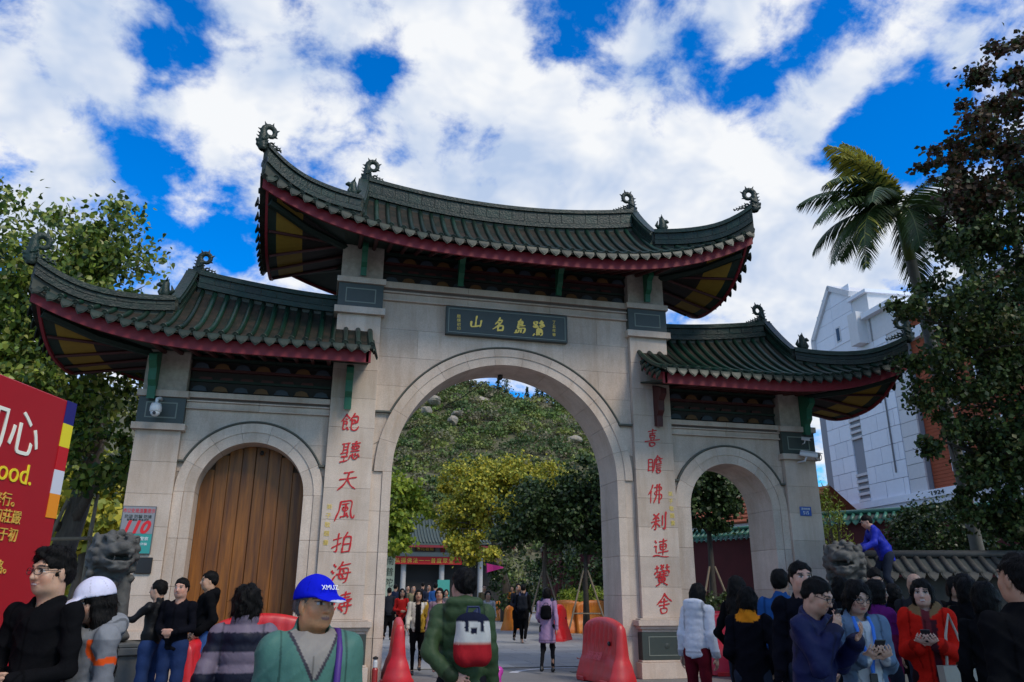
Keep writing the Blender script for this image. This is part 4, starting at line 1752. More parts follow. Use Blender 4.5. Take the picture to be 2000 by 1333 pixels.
    rl, rh_ = (-rf.xr, rf.xr) if both else (3.70, rf.xr)
    path = [(X(rl + (rh_ - rl) * i / n), rf.Yr, rf.zr(A(rl + (rh_ - rl) * i / n)) - .02) for i in range(n + 1)]
    band(path, rf.hr, .20, roof, .31)
    for sd in sides:
        # descending ridge, then the corner ridge out to the tip; front and back
        for fb in (1, -1):
            path = []
            for k in range(7):
                Y = rf.Yr + (rf.Ym - rf.Yr) * k / 6
                path.append((sd * (rf.xm - .10 * (1 - k / 6)), Y, rf.surf(rf.xm, Y) + .02))
            if fb < 0:
                path = [(x, 2 * rf.Yr - y, z) for x, y, z in path]
            band(path[0:], lambda f: rf.hr * (.92 - .2 * f), .17, roof, .34)
            path2 = []
            for k in range(14):
                u = k / 13
                ax = rf.xm + (rf.xc - rf.xm) * u * 1.0
                Y = rf.Ym + (rf.ye(rf.xc) - rf.Ym) * u
                lift = rf.tip * max(0, u - .55) ** 2 / .2
                path2.append((sd * ax, Y, rf.surf(ax, max(Y, rf.ye(ax))) + .02 + lift))
            if fb < 0:
                path2 = [(x, 2 * rf.Yr - y, z) for x, y, z in path2]
            band(path2, lambda f: rf.hr * (.78 + .05 * f), .17, roof, .33)
            if fb > 0 or True:
                tip = path2[-1]
                fm = curl_mesh(sd, rf.fin_c)
                link_mesh('corner_finial', fm, roof, (tip[0] + sd * .03, tip[1], tip[2] + rf.hr * .72), (0, 0, -sd * fb * .35))
                bm_ = beast_mesh(sd)
                q = path2[1]
                link_mesh('ridge_beast', bm_, roof, (q[0], q[1], q[2] + rf.hr * .78), (0, 0, 0))
        fm = curl_mesh(sd, rf.fin_r)
        e = path_end = (sd * (rf.xr), rf.Yr, rf.zr(rf.xr) + rf.hr - .03)
        link_mesh('ridge_finial', fm, roof, e)
    return roof


def mk_side_z(rf):
    def side_z(x, v):
        w = abs(v)
        corner = rf.ze(rf.xc)
        ze = rf.zs_mid + (corner - rf.zs_mid) * w ** 2.6
        u = max(0., (rf.xc + .05 - x) / (rf.xc - rf.xm))
        return ze + rf.zs_rise * (rf.g * u + (1 - rf.g) * u * u) * (1 - .25 * w)
    return side_z


main = Roof(xc=5.30, xr=3.22, xm=3.42, Yr=.62, Ym=-.32, Ye=-1.38, g=.45, hr=.47, tip=.15, xpier=3.60, zsoff=8.74,
            zf=lambda x: 8.12 + .98 * (x / 5.3) ** 3.0, zr=lambda x: 9.90 + .30 * (x / 3.2) ** 2 if x < 3.42 else 9.90 + .30 * (3.42 / 3.2) ** 2 + .35 * (x - 3.42), fin_r=.57, fin_c=.56)
main.zs_mid = 8.46
main.zs_rise = .95
main.side_z = mk_side_z(main)
roof_main = build_roof(main, [-1, 1])
for sd in (-1, 1):
    w = Roof(xc=8.92, xr=6.56, xm=6.82, Yr=.62, Ym=-.25, Ye=-1.30, g=.45, hr=.36, tip=.12, xpier=7.12, zsoff=6.09,
             zf=lambda x: 5.75 + .66 * max(0., (x - 5.0) / 3.92) ** 2.8, zr=lambda x: 7.34 + .30 * max(0., (x - 3.7) / 2.86) ** 1.6, fin_r=.52, fin_c=.58)
    w.zs_mid = 6.02
    w.zs_rise = .85
    w.side_z = mk_side_z(w)
    rw = build_roof(w, [sd], 3.0)
    # return of the eave against the central pier
    for k, Y in enumerate((-1.02, -.77, -.52, -.27)):
        z = w.surf(3.0, Y) - .02
        p0 = (sd * 2.93, Y, z - .10)
        MB().tube([p0, (sd * 3.06, Y, z + .02)], .05, 8).build('roof_tile', TILE, rw, smooth=True)
        link_mesh('roll_end_tile', CAP, rw, p0, (0, 0, -sd * R(90)))
        link_mesh('drip_tile', DRIP, rw, (sd * 2.92, Y - .125, w.surf(3.0, Y - .12) - .13), (0, 0, -sd * R(90)))
    mb = MB()
    mb.sweep([[(sd * 3.04, Y, w.surf(3.0, Y) - .33), (sd * 3.09, Y, w.surf(3.0, Y) - .33), (sd * 3.09, Y, w.surf(3.0, Y) - .10), (sd * 3.04, Y, w.surf(3.0, Y) - .10)] for Y in np.linspace(-1.2, -.01, 6)])
    mb.build('fascia_board', FASCIA, rw)
    # bracket arms
    for bx, bm in ((3.35, PAINT_G if sd < 0 else PAINT_R), (7.0, PAINT_G)):
        mb = MB()
        y1 = -.003 if bx < 4 else -.003
        poly = [(y1, 5.80), (y1, 5.10), (-.14, 5.06), (-.16, 5.30), (-.26, 5.40), (-.28, 5.62), (-.42, 5.74), (-.42, 5.86), (y1, 6.02)]
        n = len(poly)
        vs = [(sd * bx - .07, y, z) for y, z in poly] + [(sd * bx + .07, y, z) for y, z in poly]
        mb.add(vs, [tuple(range(n)), tuple(range(2 * n - 1, n - 1, -1))] + [(k, (k + 1) % n, n + (k + 1) % n, n + k) for k in range(n)])
        mb.build('eave_bracket', bm, rw)
for bx in (-3.22, -1.12, 1.12, 3.22):
    y1 = -.072 if abs(bx) > 2 else .02
    poly = [(y1, 8.55), (y1, 7.98), (y1 - .08, 7.96), (y1 - .10, 8.14), (y1 - .2, 8.22), (y1 - .24, 8.42), (y1 - .36, 8.5), (y1 - .36, 8.62), (y1, 8.72)]
    n = len(poly)
    mb = MB()
    vs = [(bx - .06, y, z) for y, z in poly] + [(bx + .06, y, z) for y, z in poly]
    mb.add(vs, [tuple(range(n)), tuple(range(2 * n - 1, n - 1, -1))] + [(k, (k + 1) % n, n + (k + 1) % n, n + k) for k in range(n)])
    mb.build('eave_bracket', PAINT_G, roof_main)

# wooden door leaves in the left arch
door = MB().box(-6.03, -4.06, .64, .68, 0, 4.36).build('door', mat('door_back', (.06, .028, .01), .7), gate)
npl = 8
for k in range(npl):
    xa, xb = -6.03 + 1.97 * k / npl, -6.03 + 1.97 * (k + 1) / npl
    g = .003 if k != npl // 2 else .008
    zt = 3.37 + math.sqrt(max(0.02, .985 ** 2 - ((xa + xb) / 2 + 5.045) ** 2)) + .02
    MB().box(xa + g, xb - .003, .585 + rnd.uniform(-.004, .004), .638, 0.02, zt, bev=.006).build('plank', WOOD, door)

# ------------------------------------------------------------ ground, hill
def gz(X, Y):
    return 0.0


PAVE = mat('asphalt_paving', (0.155, 0.150, 0.148), 0.7, var=0.22, vscale=.35, speckle=0.18, sscale=30, bump=.15, bscale=60, bdist=.005)
ground = MB()
ground.add([(-900, -120, 0), (900, -120, 0), (900, 1500, 0), (-900, 1500, 0)], [(0, 1, 2, 3)])
ground = ground.build('ground', PAVE)
tag(ground, kind='structure')
SLAB = mat('slab', (0.27, 0.265, 0.262), 0.65, var=0.12, vscale=1.5, speckle=0.12, sscale=40, objvar=0.13)
base = MB().box(-7, 12, 2.6, 52, .002, .010).build('paving', mat('slab_joint', (.10, .10, .098), .9))
tag(base, kind='structure')
# individual slabs close behind the arch, the material's own joints take over further in
slab_me = {}
for j in range(17):
    y0 = 2.62 + j * .80
    for i in range(12):
        x0 = -4.0 + i * 1.2 + (.6 if j % 2 else 0)
        if x0 > 9.5 or i > 10 and j < 2:
            continue
        k = (i + 3 * j) % 4
        if k not in slab_me:
            slab_me[k] = MB().box(.008, 1.192, .008, .792, .0, .018, bev=.004).mesh('paving_slab', SLAB)
        link_mesh('paving_slab', slab_me[k], base, (x0, y0, .006 + .0005 * k))
fl = MB().box(-7, 12, 16.3, 52, .010, .024).build('paving_far', SLAB, base)
arc = MB()
secs = []
for i in range(25):
    a = R(95 + 75 * i / 24)
    c = (2.3, 1.35)
    secs.append([(c[0] + r * math.cos(a), c[1] + r * .62 * math.sin(a), .005) for r in (1.75, 1.95)])
arc.sweep(secs, closed=False)
tag(arc.build('painted_line', mat('line_paint', (.45, .46, .5), .7, var=.3, vscale=4)), 'worn white painted arc on the ground under the main arch', 'road marking')

HILL_G = mat('hill_soil', (.09, .085, .045), .95, var=.4, vscale=.05)


def hill_h(X, Y):
    """terraced granite hill behind the temple"""
    X, Y = np.asarray(X, float), np.asarray(Y, float)
    d = np.clip((Y - 95) / 175.0, 0, 1)
    h = 83.5 * (d ** 1.25)
    cx = 4 + (Y - 95) * .04
    h = h * np.exp(-((X - cx) / 185.0) ** 2)
    h = h + 3.2 * np.sin(X * .07 + 1) * np.sin(Y * .05) * d + 2.0 * np.sin(X * .19 + Y * .11) * d
    h = h - np.clip((Y - 270) * .35, 0, None)
    return h - .5


nx, ny = 90, 70
gx, gy = np.meshgrid(np.linspace(-260, 330, nx), np.linspace(92, 420, ny), indexing='ij')
hz_ = hill_h(gx, gy)
hv = np.stack([gx, gy, hz_], -1).reshape(-1, 3)
hf = [(i * ny + j, (i + 1) * ny + j, (i + 1) * ny + j + 1, i * ny + j + 1) for i in range(nx - 1) for j in range(ny - 1)]
hb = MB()
hb.v, hb.f, hb.mi = [tuple(p) for p in hv], hf, [0] * len(hf)
tag(hb.build('hill', HILL_G, smooth=True, fixn=False), kind='structure')


# ------------------------------------------------------------ foliage
def leaf_mat(name, rough=.55, trans=.22):
    return mat(name, (.1, .1, .05), rough, attr=True, trans=trans, spec=.35)


LEAF = leaf_mat('leaf')
LEAF_GLOSS = leaf_mat('leaf_gloss', .38, .2)
BARK = mat('bark', (.105, .082, .062), .9, var=.35, vscale=3, bump=.8, bscale=9, stretch=(3, 3, .6))
BARK_DARK = mat('bark_dark', (.05, .042, .034), .9, var=.35, vscale=3, bump=.8, bscale=9, stretch=(3, 3, .6))


def leaves_mesh(name, pos, size, pal, rs, m, shape='diamond', droop=.3, up=.5, aspect=.55, nrm_out=None):
    """one mesh of many leaf-sized faces; pos Nx3, size N, palette list of rgb"""
    n = len(pos)
    d = rs.normal(size=(n, 3))
    d[:, 2] -= droop
    d /= np.linalg.norm(d, axis=1, keepdims=True)
    u = rs.normal(size=(n, 3)) * .8
    u[:, 2] += up
    if nrm_out is not None:
        u += nrm_out * .8
    s = np.cross(d, u)
    s /= np.linalg.norm(s, axis=1, keepdims=True) + 1e-9
    w = np.cross(s, d)
    size = np.asarray(size).reshape(-1, 1)
    if shape == 'heart':
        tpl = [(-.05, 0, 0), (.12, .48, .06), (.55, .40, .05), (1.15, 0, -.10), (.55, -.40, .05), (.12, -.48, .06), (.45, 0, -.03)]
        fc = [(0, 1, 6), (1, 2, 6), (2, 3, 6), (3, 4, 6), (4, 5, 6), (5, 0, 6)]
    elif shape == 'blade':
        tpl = [(0, .05, 0), (.5, .10, .06), (1, 0, -.1), (.5, -.10, .06), (0, -.05, 0)]
        fc = [(0, 1, 3, 4), (1, 2, 3)]
    else:
        tpl = [(0, 0, 0), (.5, aspect, .08), (1, 0, -.06), (.5, -aspect, .08)]
        fc = [(0, 1, 2), (0, 2, 3)]
    V = np.stack([pos + size * (a * d + b * s + c * w) for a, b, c in tpl], 1)       # n,k,3
    k = len(tpl)
    pal = np.array(pal)
    col = pal[rs.randint(0, len(pal), n)] * rs.uniform(.75, 1.25, (n, 1))
    me = bpy.data.meshes.new(name)
    nv, nf = n * k, n * len(fc)
    loops = []
    starts, tot = [], 0
    per = sum(len(f) for f in fc)
    base_l = np.concatenate([np.array(f) for f in fc])
    allv = (np.arange(n)[:, None] * k + base_l[None, :]).ravel()
    lens = np.tile(np.array([len(f) for f in fc]), n)
    st = np.concatenate([[0], np.cumsum(lens)[:-1]])
    me.vertices.add(nv)
    me.vertices.foreach_set('co', V.reshape(-1).astype(np.float32))
    me.loops.add(len(allv))
    me.loops.foreach_set('vertex_index', allv.astype(np.int32))
    me.polygons.add(nf)
    me.polygons.foreach_set('loop_start', st.astype(np.int32))
    me.update(calc_edges=True)
    at = me.color_attributes.new('Col', 'FLOAT_COLOR', 'POINT')
    c4 = np.ones((nv, 4), np.float32)
    c4[:, :3] = np.repeat(col, k, 0)
    at.data.foreach_set('color', c4.ravel())
    me.materials.append(m)
    return me


def crown_points(blobs, n, rs, clumps=90, cs=.16, shell=.55):
    """leaf positions: clump centres inside ellipsoids (mostly near the surface), leaves around them"""
    vol = np.array([b[1][0] * b[1][1] * b[1][2] for b in blobs]) ** .75
    pr = vol / vol.sum()
    P, O = [], []
    for b, p in zip(blobs, pr):
        nc = max(6, int(clumps * p))
        nl = int(n * p)
        v = rs.normal(size=(nc, 3))
        v /= np.linalg.norm(v, axis=1, keepdims=True)
        rr = (shell + (1 - shell) * rs.uniform(0, 1, (nc, 1)) ** .6) * rs.uniform(.85, 1.08, (nc, 1))
        cen = v * rr
        wgt = rs.gamma(1.4, 1.0, nc)
        idx = rs.choice(nc, nl, p=wgt / wgt.sum())
        off = rs.normal(size=(nl, 3)) * cs * rs.uniform(.6, 1.5, (nc, 1))[idx]
        off[:, 2] *= .75
        q = (cen[idx] + off)
        P.append(q * np.array(b[1]) + np.array(b[0]))
        O.append(q / (np.linalg.norm(q, axis=1, keepdims=True) + 1e-6))
    return np.concatenate(P), np.concatenate(O)


def limb_mesh(trunk, r0, r1, targets, rs, twigs=3):
    mb = MB()
    T = [Vector(p) for p in trunk]
    n = len(T)
    rads = [r0 + (r1 - r0) * i / (n - 1) for i in range(n)]
    rads[0] *= 1.25
    mb.tube(T, rads, 10)
    for k, tg in enumerate(targets):
        zz = [q.z for q in T]
        f = min(.97, max(.3, (tg[2] - (zz[-1] - zz[0]) * .12 - zz[0]) / (zz[-1] - zz[0])))
        i = min(n - 2, int(f * (n - 1)))
        a = T[i].lerp(T[i + 1], f * (n - 1) - i)
        b = Vector(tg)
        mid = a.lerp(b, .5) + Vector((rs.uniform(-.1, .1), rs.uniform(-.1, .1), .12)) * (b - a).length
        r = rads[i] * rs.uniform(.35, .55)
        mb.tube([a, a.lerp(mid, .5) + Vector((0, 0, .03)), mid, mid.lerp(b, .6), b], [r, r * .85, r * .65, r * .4, r * .12], 6)
        for q in range(twigs):
            c = mid.lerp(b, rs.uniform(0, .8))
            e = c + Vector(rs.normal(size=3)) * (b - a).length * .13
            mb.tube([c, c.lerp(e, .5) + Vector((0, 0, .05)), e], [r * .35, r * .22, r * .06], 5)
    return mb


def tree(name, label, trunk, r0, r1, blobs, n, leaf, pal, seed, group=None, m=None, bark=None, shape='diamond', clumps=90, cs=.16, shell=.55, cat='tree', droop=.3, limbs=10, aspect=.55):
    rs = np.random.RandomState(seed)
    b0 = Vector(trunk[0])
    root = empty(name, b0)
    tag(root, label, cat, group)
    tg = []
    for k in range(limbs):
        b = blobs[k % len(blobs)]
        v = rs.normal(size=3)
        v /= np.linalg.norm(v)
        tg.append(Vector(b[0]) + Vector(v * np.array(b[1]) * .35))
    mb = limb_mesh(trunk, r0, r1, tg, rs)
    mb.v = [tuple(Vector(p) - b0) for p in mb.v]
    mb.build('trunk', bark or BARK, root, smooth=True)
    P, O = crown_points(blobs, n, rs, clumps, cs, shell)
    me = leaves_mesh('crown', P - np.array(b0), rs.uniform(.6, 1.25, len(P)) * leaf, pal, rs, m or LEAF, shape, droop, nrm_out=O, aspect=aspect)
    link_mesh('crown', me, root)
    return root


G_MID = [(.050, .085, .018), (.065, .105, .022), (.040, .070, .016), (.085, .115, .025)]
G_DARK = [(.022, .046, .012), (.034, .066, .016), (.046, .080, .018), (.016, .034, .010)]
G_YEL = [(.44, .385, .035), (.36, .335, .035), (.26, .28, .035), (.50, .41, .04), (.18, .21, .03)]
G_LIME = [(.24, .30, .025), (.18, .26, .026), (.29, .33, .035), (.12, .18, .022)]
G_FIG = [(.17, .235, .03), (.11, .17, .025), (.25, .29, .045), (.06, .105, .018), (.31, .32, .08), (.035, .07, .014)]
G_RED = [(.075, .032, .020), (.050, .030, .016), (.040, .052, .016), (.030, .050, .014), (.085, .050, .022)]

# left: heart-leaved fig tree behind the wing roof
tree('fig_tree', 'tall heart-leaved fig tree behind the left wing of the gate', [(-9.4, 4.4, 0), (-9.5, 4.5, 1.6), (-9.2, 4.5, 3.4), (-9.0, 4.4, 5.2), (-9.4, 4.2, 7.4), (-9.8, 4.0, 9.2)], .34, .08,
     [((-11.6, 3.6, 8.6), (2.6, 1.9, 2.6)), ((-9.5, 3.2, 8.9), (1.4, 1.5, 1.9)), ((-10.6, 3.4, 6.0), (2.6, 1.7, 1.6)), ((-8.5, 3.2, 8.0), (.8, 1.0, 1.0)), ((-9.0, 3.6, 5.0), (1.4, 1.2, 1.4)), ((-12.8, 3.2, 5.0), (2.4, 1.8, 2.4)), ((-7.9, 3.4, 4.6), (.7, .9, .9))],
     38000, .118, G_FIG, 3, m=LEAF_GLOSS, shape='heart', clumps=260, cs=.14, shell=.15, droop=.9, limbs=10)
stk = MB()
stk.tube([(-10.4, 3.4, 2.62), (-7.9, 3.5, 2.72)], .04, 7)
stk.tube([(-8.55, 3.3, 2.7), (-8.75, 4.2, 3.7)], .035, 7)
stk.tube([(-8.55, 3.45, 0), (-8.75, 4.15, 3.6)], .04, 7)
stk.tube([(-10.1, 3.45, 0), (-9.35, 4.2, 3.6)], .04, 7)
STAKE = mat('stake_wood', (.22, .17, .115), .85, var=.2)
tag(stk.build('tree_stake', STAKE), 'wooden prop frame round the trunk of the left fig tree', 'tree prop')
# second pale trunk beside it and yellow trees far behind
tree('young_tree', 'slim pale-trunked tree just left of the fig tree trunk', [(-10.2, 4.9, 0), (-10.1, 4.9, 2.4), (-9.9, 4.9, 4.2), (-9.9, 4.8, 6)], .20, .07,
     [((-10.6, 5.0, 6.4), (1.6, 1.4, 1.6)), ((-12.4, 5.0, 3.6), (2.0, 1.2, 1.8))], 2600, .17, G_FIG, 31, m=LEAF_GLOSS, shape='heart', clumps=40, bark=mat('bark_pale', (.23, .22, .22), .9, var=.3, vscale=3))
for k, (x, y, dep, r, lab) in enumerate(((60, 1000, 34, 3.4, 'yellow-green tree far behind the red billboard'), (215, 960, 36, 2.6, 'yellow-green tree showing between the fig trunk and the left pier'), (170, 1010, 30, 1.6, 'low yellow-green tree behind the left lion'))):
    p = at_d(x, y, dep)
    tree('yellow_tree', lab, [(p[0], p[1], 0), (p[0] + .1, p[1], p[2] * .6), (p[0], p[1], p[2])], .25, .08, [(tuple(p), (r, r, r * .8)), ((p[0] + r * .5, p[1], p[2] - r * .6), (r * .8, r * .8, r * .6))],
         2600, .34, G_YEL, 40 + k, group='yellow-green trees behind the gate', clumps=60)

# behind the arch
p = at_d(955, 985, 46)
tree('yellow_tree', 'broad yellow-green tree filling the middle of the main arch', [(p[0] + 1.2, p[1], 0), (p[0] + 1.0, p[1], 2.2), (p[0] + .4, p[1], 4.2), (p[0], p[1], 6.2)], .35, .12,
     [((p[0] - .6, p[1], p[2] + .6), (2.9, 2.4, 2.4)), ((p[0] + 2.8, p[1] + 1, p[2] + 1.1), (3.2, 2.5, 2.1)), ((p[0] - 1.5, p[1] - .5, p[2] - 1.3), (2.0, 2.0, 2.0)), ((p[0] + 5.2, p[1], p[2] + .4), (2.0, 2.0, 1.6)), ((p[0] - .4, p[1] - 1.5, p[2] - 2.8), (1.2, 1.2, 1.0))],
     30000, .175, G_YEL, 5, group='yellow-green trees behind the gate', clumps=170, cs=.13, shell=.4)
p = at_d(1062, 1000, 32)
ta = tree('dark_tree', 'dark green tree on props inside the main arch', [(p[0] + .1, p[1], 0), (p[0] + .05, p[1], 1.5), (p[0], p[1], 2.6), (p[0] + .1, p[1], 3.8), (p[0], p[1], 5)], .13, .05,
     [((p[0] - .3, p[1], p[2] + .1), (1.5, 1.5, 1.2)), ((p[0] + .7, p[1] + .2, p[2] + .45), (1.4, 1.4, 1.1)), ((p[0] - 1.1, p[1], p[2] - .7), (1.1, 1.2, .9)), ((p[0] + .3, p[1] - .3, p[2] - .9), (1.2, 1.0, .7))],
     9000, .16, G_DARK + [(.055, .085, .02)], 6, group='dark young trees on props', clumps=110, shell=.35, bark=BARK)
p2 = at_d(1140, 985, 31)
tb = tree('dark_tree', 'very dark leafy tree against the right jamb of the main arch', [(p2[0], p2[1], 0), (p2[0], p2[1], 2.2), (p2[0] + .1, p2[1], 4.6)], .12, .05,
     [((p2[0] + .3, p2[1], p2[2] + .2), (1.5, 1.4, 1.6)), ((p2[0] - .2, p2[1], p2[2] - 1.1), (1.2, 1.1, .9)), ((p2[0] + 1.2, p2[1], p2[2] + .3), (1.3, 1.2, 1.4))],
     8000, .16, G_DARK, 8, group='dark young trees on props', clumps=100, shell=.35, bark=BARK_DARK)
p3 = at_d(1380, 975, 26)
tc_ = tree('dark_tree', 'dark green tree on props seen through the right small arch', [(p3[0] - .1, p3[1], 0), (p3[0], p3[1], 1.6), (p3[0], p3[1], 3.0), (p3[0], p3[1], 4.4)], .14, .06,
     [((p3[0] - .2, p3[1], p3[2] + .5), (1.2, 1.2, 1.0)), ((p3[0] + .5, p3[1], p3[2] + .2), (1.0, 1.0, .9)), ((p3[0] - .4, p3[1], p3[2] - .6), (1.0, 1.0, .6))],
     7500, .14, G_DARK + [(.05, .09, .02), (.045, .075, .018)], 9, group='dark young trees on props', clumps=80, shell=.35, bark=BARK_DARK)
for nm, q, lab in (('tree_stake', p, 'wooden tripod prop under the dark tree in the main arch'), ('tree_stake', p2, 'wooden tripod prop under the tree by the right jamb'), ('tree_stake', p3, 'wooden tripod prop seen through the right small arch')):
    mb = MB()
    for a in (200, 320, 80):
        e = (q[0] + .95 * math.cos(R(a)), q[1] + .95 * math.sin(R(a)), 0)
        mb.tube([e, (q[0] + .1 * math.cos(R(a)), q[1] + .1 * math.sin(R(a)), 2.45)], .035, 7)
    for (a, b_) in ((200, 320), (320, 80), (80, 200)):
        mb.tube([(q[0] + .62 * math.cos(R(a)), q[1] + .62 * math.sin(R(a)), .85), (q[0] + .62 * math.cos(R(b_)), q[1] + .62 * math.sin(R(b_)), .85)], .03, 6)
    wr = MB()
    tag(mb.build(nm, STAKE), lab, 'tree prop', 'wooden tree props')
for q in (p, p2, p3):
    pass
p = at_d(790, 1000, 44)
tree('lime_tree', 'bright lime-green tree beside the left jamb of the main arch', [(p[0] - 1.2, p[1], 0), (p[0] - 1.2, p[1], 2.5), (p[0] - 1.0, p[1], 5)], .22, .08,
     [((p[0] - 1.1, p[1], p[2] + .6), (1.9, 1.8, 1.9)), ((p[0] - .9, p[1], p[2] - 1.2), (1.3, 1.3, 1.3)), ((p[0] + .9, p[1] + 2, p[2] + .1), (1.3, 1.3, 1.0))], 6500, .26, G_LIME, 12, clumps=90)
# hedges and bushes
def bush(name, label, c, r, n, leaf, pal, seed, cat='bush', group=None, shape='diamond', clumps=60, shell=.6):
    rs = np.random.RandomState(seed)
    root = empty(name, (c[0], c[1], 0))
    tag(root, label, cat, group)
    P, O = crown_points([(c, r)], n, rs, clumps, .12, shell)
    P[:, 2] = np.maximum(P[:, 2], .03)
    link_mesh('foliage', leaves_mesh('foliage', P - np.array([c[0], c[1], 0]), rs.uniform(.7, 1.2, len(P)) * leaf, pal, rs, LEAF_GLOSS, shape, nrm_out=O), root)
    mb = MB()
    for k in range(5):
        a = k * 1.26
        mb.tube([(.05 * math.cos(a), .05 * math.sin(a), 0), (r[0] * .3 * math.cos(a), r[1] * .3 * math.sin(a), c[2]), (r[0] * .6 * math.cos(a), r[1] * .6 * math.sin(a), c[2] + r[2] * .6)], [.03, .022, .01], 6)
    mb.build('stem', BARK_DARK, root)
    return root


q = at_d(1835, 1035, 19.5)
bush('topiary_bush', 'large round clipped dark bush in front of the red wall', (q[0], q[1], q[2] - .25), (1.12, 1.0, .95), 9500, .085, G_DARK + [(.040, .060, .022), (.06, .08, .035)], 14, clumps=420, shell=.86)
q = at_d(1408, 1165, 24)
bush('bush', 'green bush behind the white puffer woman in the right arch', (q[0], q[1], .95), (.9, .7, .75), 2600, .10, [(.05, .075, .02), (.07, .10, .025), (.035, .055, .015)], 15)
q = at_d(1625, 1020, 21)
bush('bush', 'upright yellow-green shrub beside the right outer pier', (q[0], q[1], q[2] - .6), (.42, .5, 1.5), 2600, .11, G_LIME, 16, shape='blade')
for k, (x, y, dep, r, pal, lab) in enumerate(((1010, 1130, 44, 1.8, G_DARK, 'dark bush behind the backpack man in the main arch'), (1090, 1125, 40, 1.3, G_DARK, 'dark bush left of the tree props'), (1150, 1120, 38, 1.3, G_DARK, 'dark bush against the dark red wall'),
                                          (1115, 1163, 36.5, .7, G_LIME, 'small bright grassy shrub above the orange barriers'), (1165, 1160, 35.5, .7, G_LIME, 'small bright grassy shrub beside the right jamb'))):
    q = at_d(x, y, dep)
    bush('bush', lab, (q[0], q[1], max(.5, q[2] - .3)), (r, r * .8, max(.6, q[2] - .2) * (.8 if r > 1 else .45)), 1600, .17 if r > 1 else .2, pal, 20 + k, group='bushes inside the gate', shape='diamond' if r > 1 else 'blade')

# hillside wood: one mass of crowns, each built of leaf clumps
rs = np.random.RandomState(77)
NT = 3000
tx = rs.uniform(-70, 150, NT * 2)
ty = 97 + 178 * rs.uniform(0, 1, NT * 2) ** .8
keep = np.abs(tx - (18 + (ty - 95) * .17)) < 62
tx, ty = tx[keep][:NT], ty[keep][:NT]
NT = len(tx)
tz = hill_h(tx, ty)
tr = rs.gamma(6, .26, NT) * (.6 + .0022 * ty) + .6
per = 80
v = rs.normal(size=(NT, per, 3))
v /= np.linalg.norm(v, axis=2, keepdims=True)
v[:, :, 2] = np.abs(v[:, :, 2]) * 1.05 - .15
v *= rs.uniform(.75, 1.1, (NT, per, 1))
# lumpy crowns: push leaves towards a few lobes
lob = rs.normal(size=(NT, 5, 3))
lob /= np.linalg.norm(lob, axis=2, keepdims=True)
li = rs.randint(0, 5, (NT, per))
v = v * .75 + .35 * np.take_along_axis(lob, li[:, :, None].repeat(3, 2), 1) * np.array([1, 1, .6])
Pp = np.stack([tx, ty, tz + tr * .25], -1)[:, None, :] + v * tr[:, None, None] * np.array([1, 1, .85])
tcols = 2.15 * np.array([(.040, .062, .018), (.055, .075, .020), (.075, .080, .026), (.032, .050, .016), (.070, .066, .036), (.062, .092, .018), (.085, .072, .042), (.090, .100, .022)])
pal_t = tcols[rs.randint(0, len(tcols), NT)]
me = leaves_mesh('hill_wood', Pp.reshape(-1, 3), np.repeat(tr, per) * rs.uniform(.16, .32, NT * per), [(.05, .07, .02)], rs, LEAF, nrm_out=(v / (np.linalg.norm(v, axis=2, keepdims=True) + 1e-6)).reshape(-1, 3), up=.2)
c4 = np.ones((NT * per * 4, 4), np.float32)
c4[:, :3] = np.repeat(pal_t * rs.uniform(.8, 1.2, (NT, 1)), per * 4, 0) * np.repeat(rs.uniform(.82, 1.18, (NT * per, 1)), 4, 0)
me.color_attributes['Col'].data.foreach_set('color', c4.ravel())
tag(link_mesh('hill_wood', me), 'dense mixed green wood covering the hillside', 'wood', kind='stuff')

ROCK = mat('granite_rock', (.36, .29, .21), .9, var=.3, vscale=.5, col2=(.20, .18, .16), bump=.6, bscale=1.5, bdist=.3)


def on_hill(px, py):
    d = ray(px, py)
    for t in np.arange(100, 420, 1.0):
        q = CAM + d * t
        if hill_h(q[0], q[1]) > q[2]:
            return q
    return CAM + d * 260


def boulder(px, py, w, h, lab, seed):
    q = on_hill(px, py)
    dist = np.linalg.norm(q - CAM)
    k = dist / F_PX
    rs = np.random.RandomState(seed)
    mb = MB()
    nu, nv = 14, 9
    A = rs.normal(size=(10, 3))
    A /= np.linalg.norm(A, axis=1, keepdims=True)
    off = rs.uniform(.62, .9, 10)
    vs, fs = [], []
    for j in range(nv + 1):
        for i in range(nu):
            th, ph = math.pi * j / nv, 2 * math.pi * i / nu
            d = np.array([math.sin(th) * math.cos(ph), math.sin(th) * math.sin(ph), math.cos(th)])
            r = min([1.0] + [o / max(1e-3, float(d @ a)) for a, o in zip(A, off) if d @ a > .3])
            r *= 1 + .06 * math.sin(5 * d[0] + seed) * math.cos(4 * d[2])
            vs.append(d * r * np.array([w * k * .5, w * k * .5, h * k * .52]))
    for j in range(nv):
        for i in range(nu):
            fs.append((j * nu + i, j * nu + (i + 1) % nu, (j + 1) * nu + (i + 1) % nu, (j + 1) * nu + i))
    mb.add(vs, fs)
    q = q - ray(px, py) * 9
    o = mb.build('boulder', ROCK, loc=tuple(q))
    tag(o, lab, 'boulder', 'granite boulders on the hill')


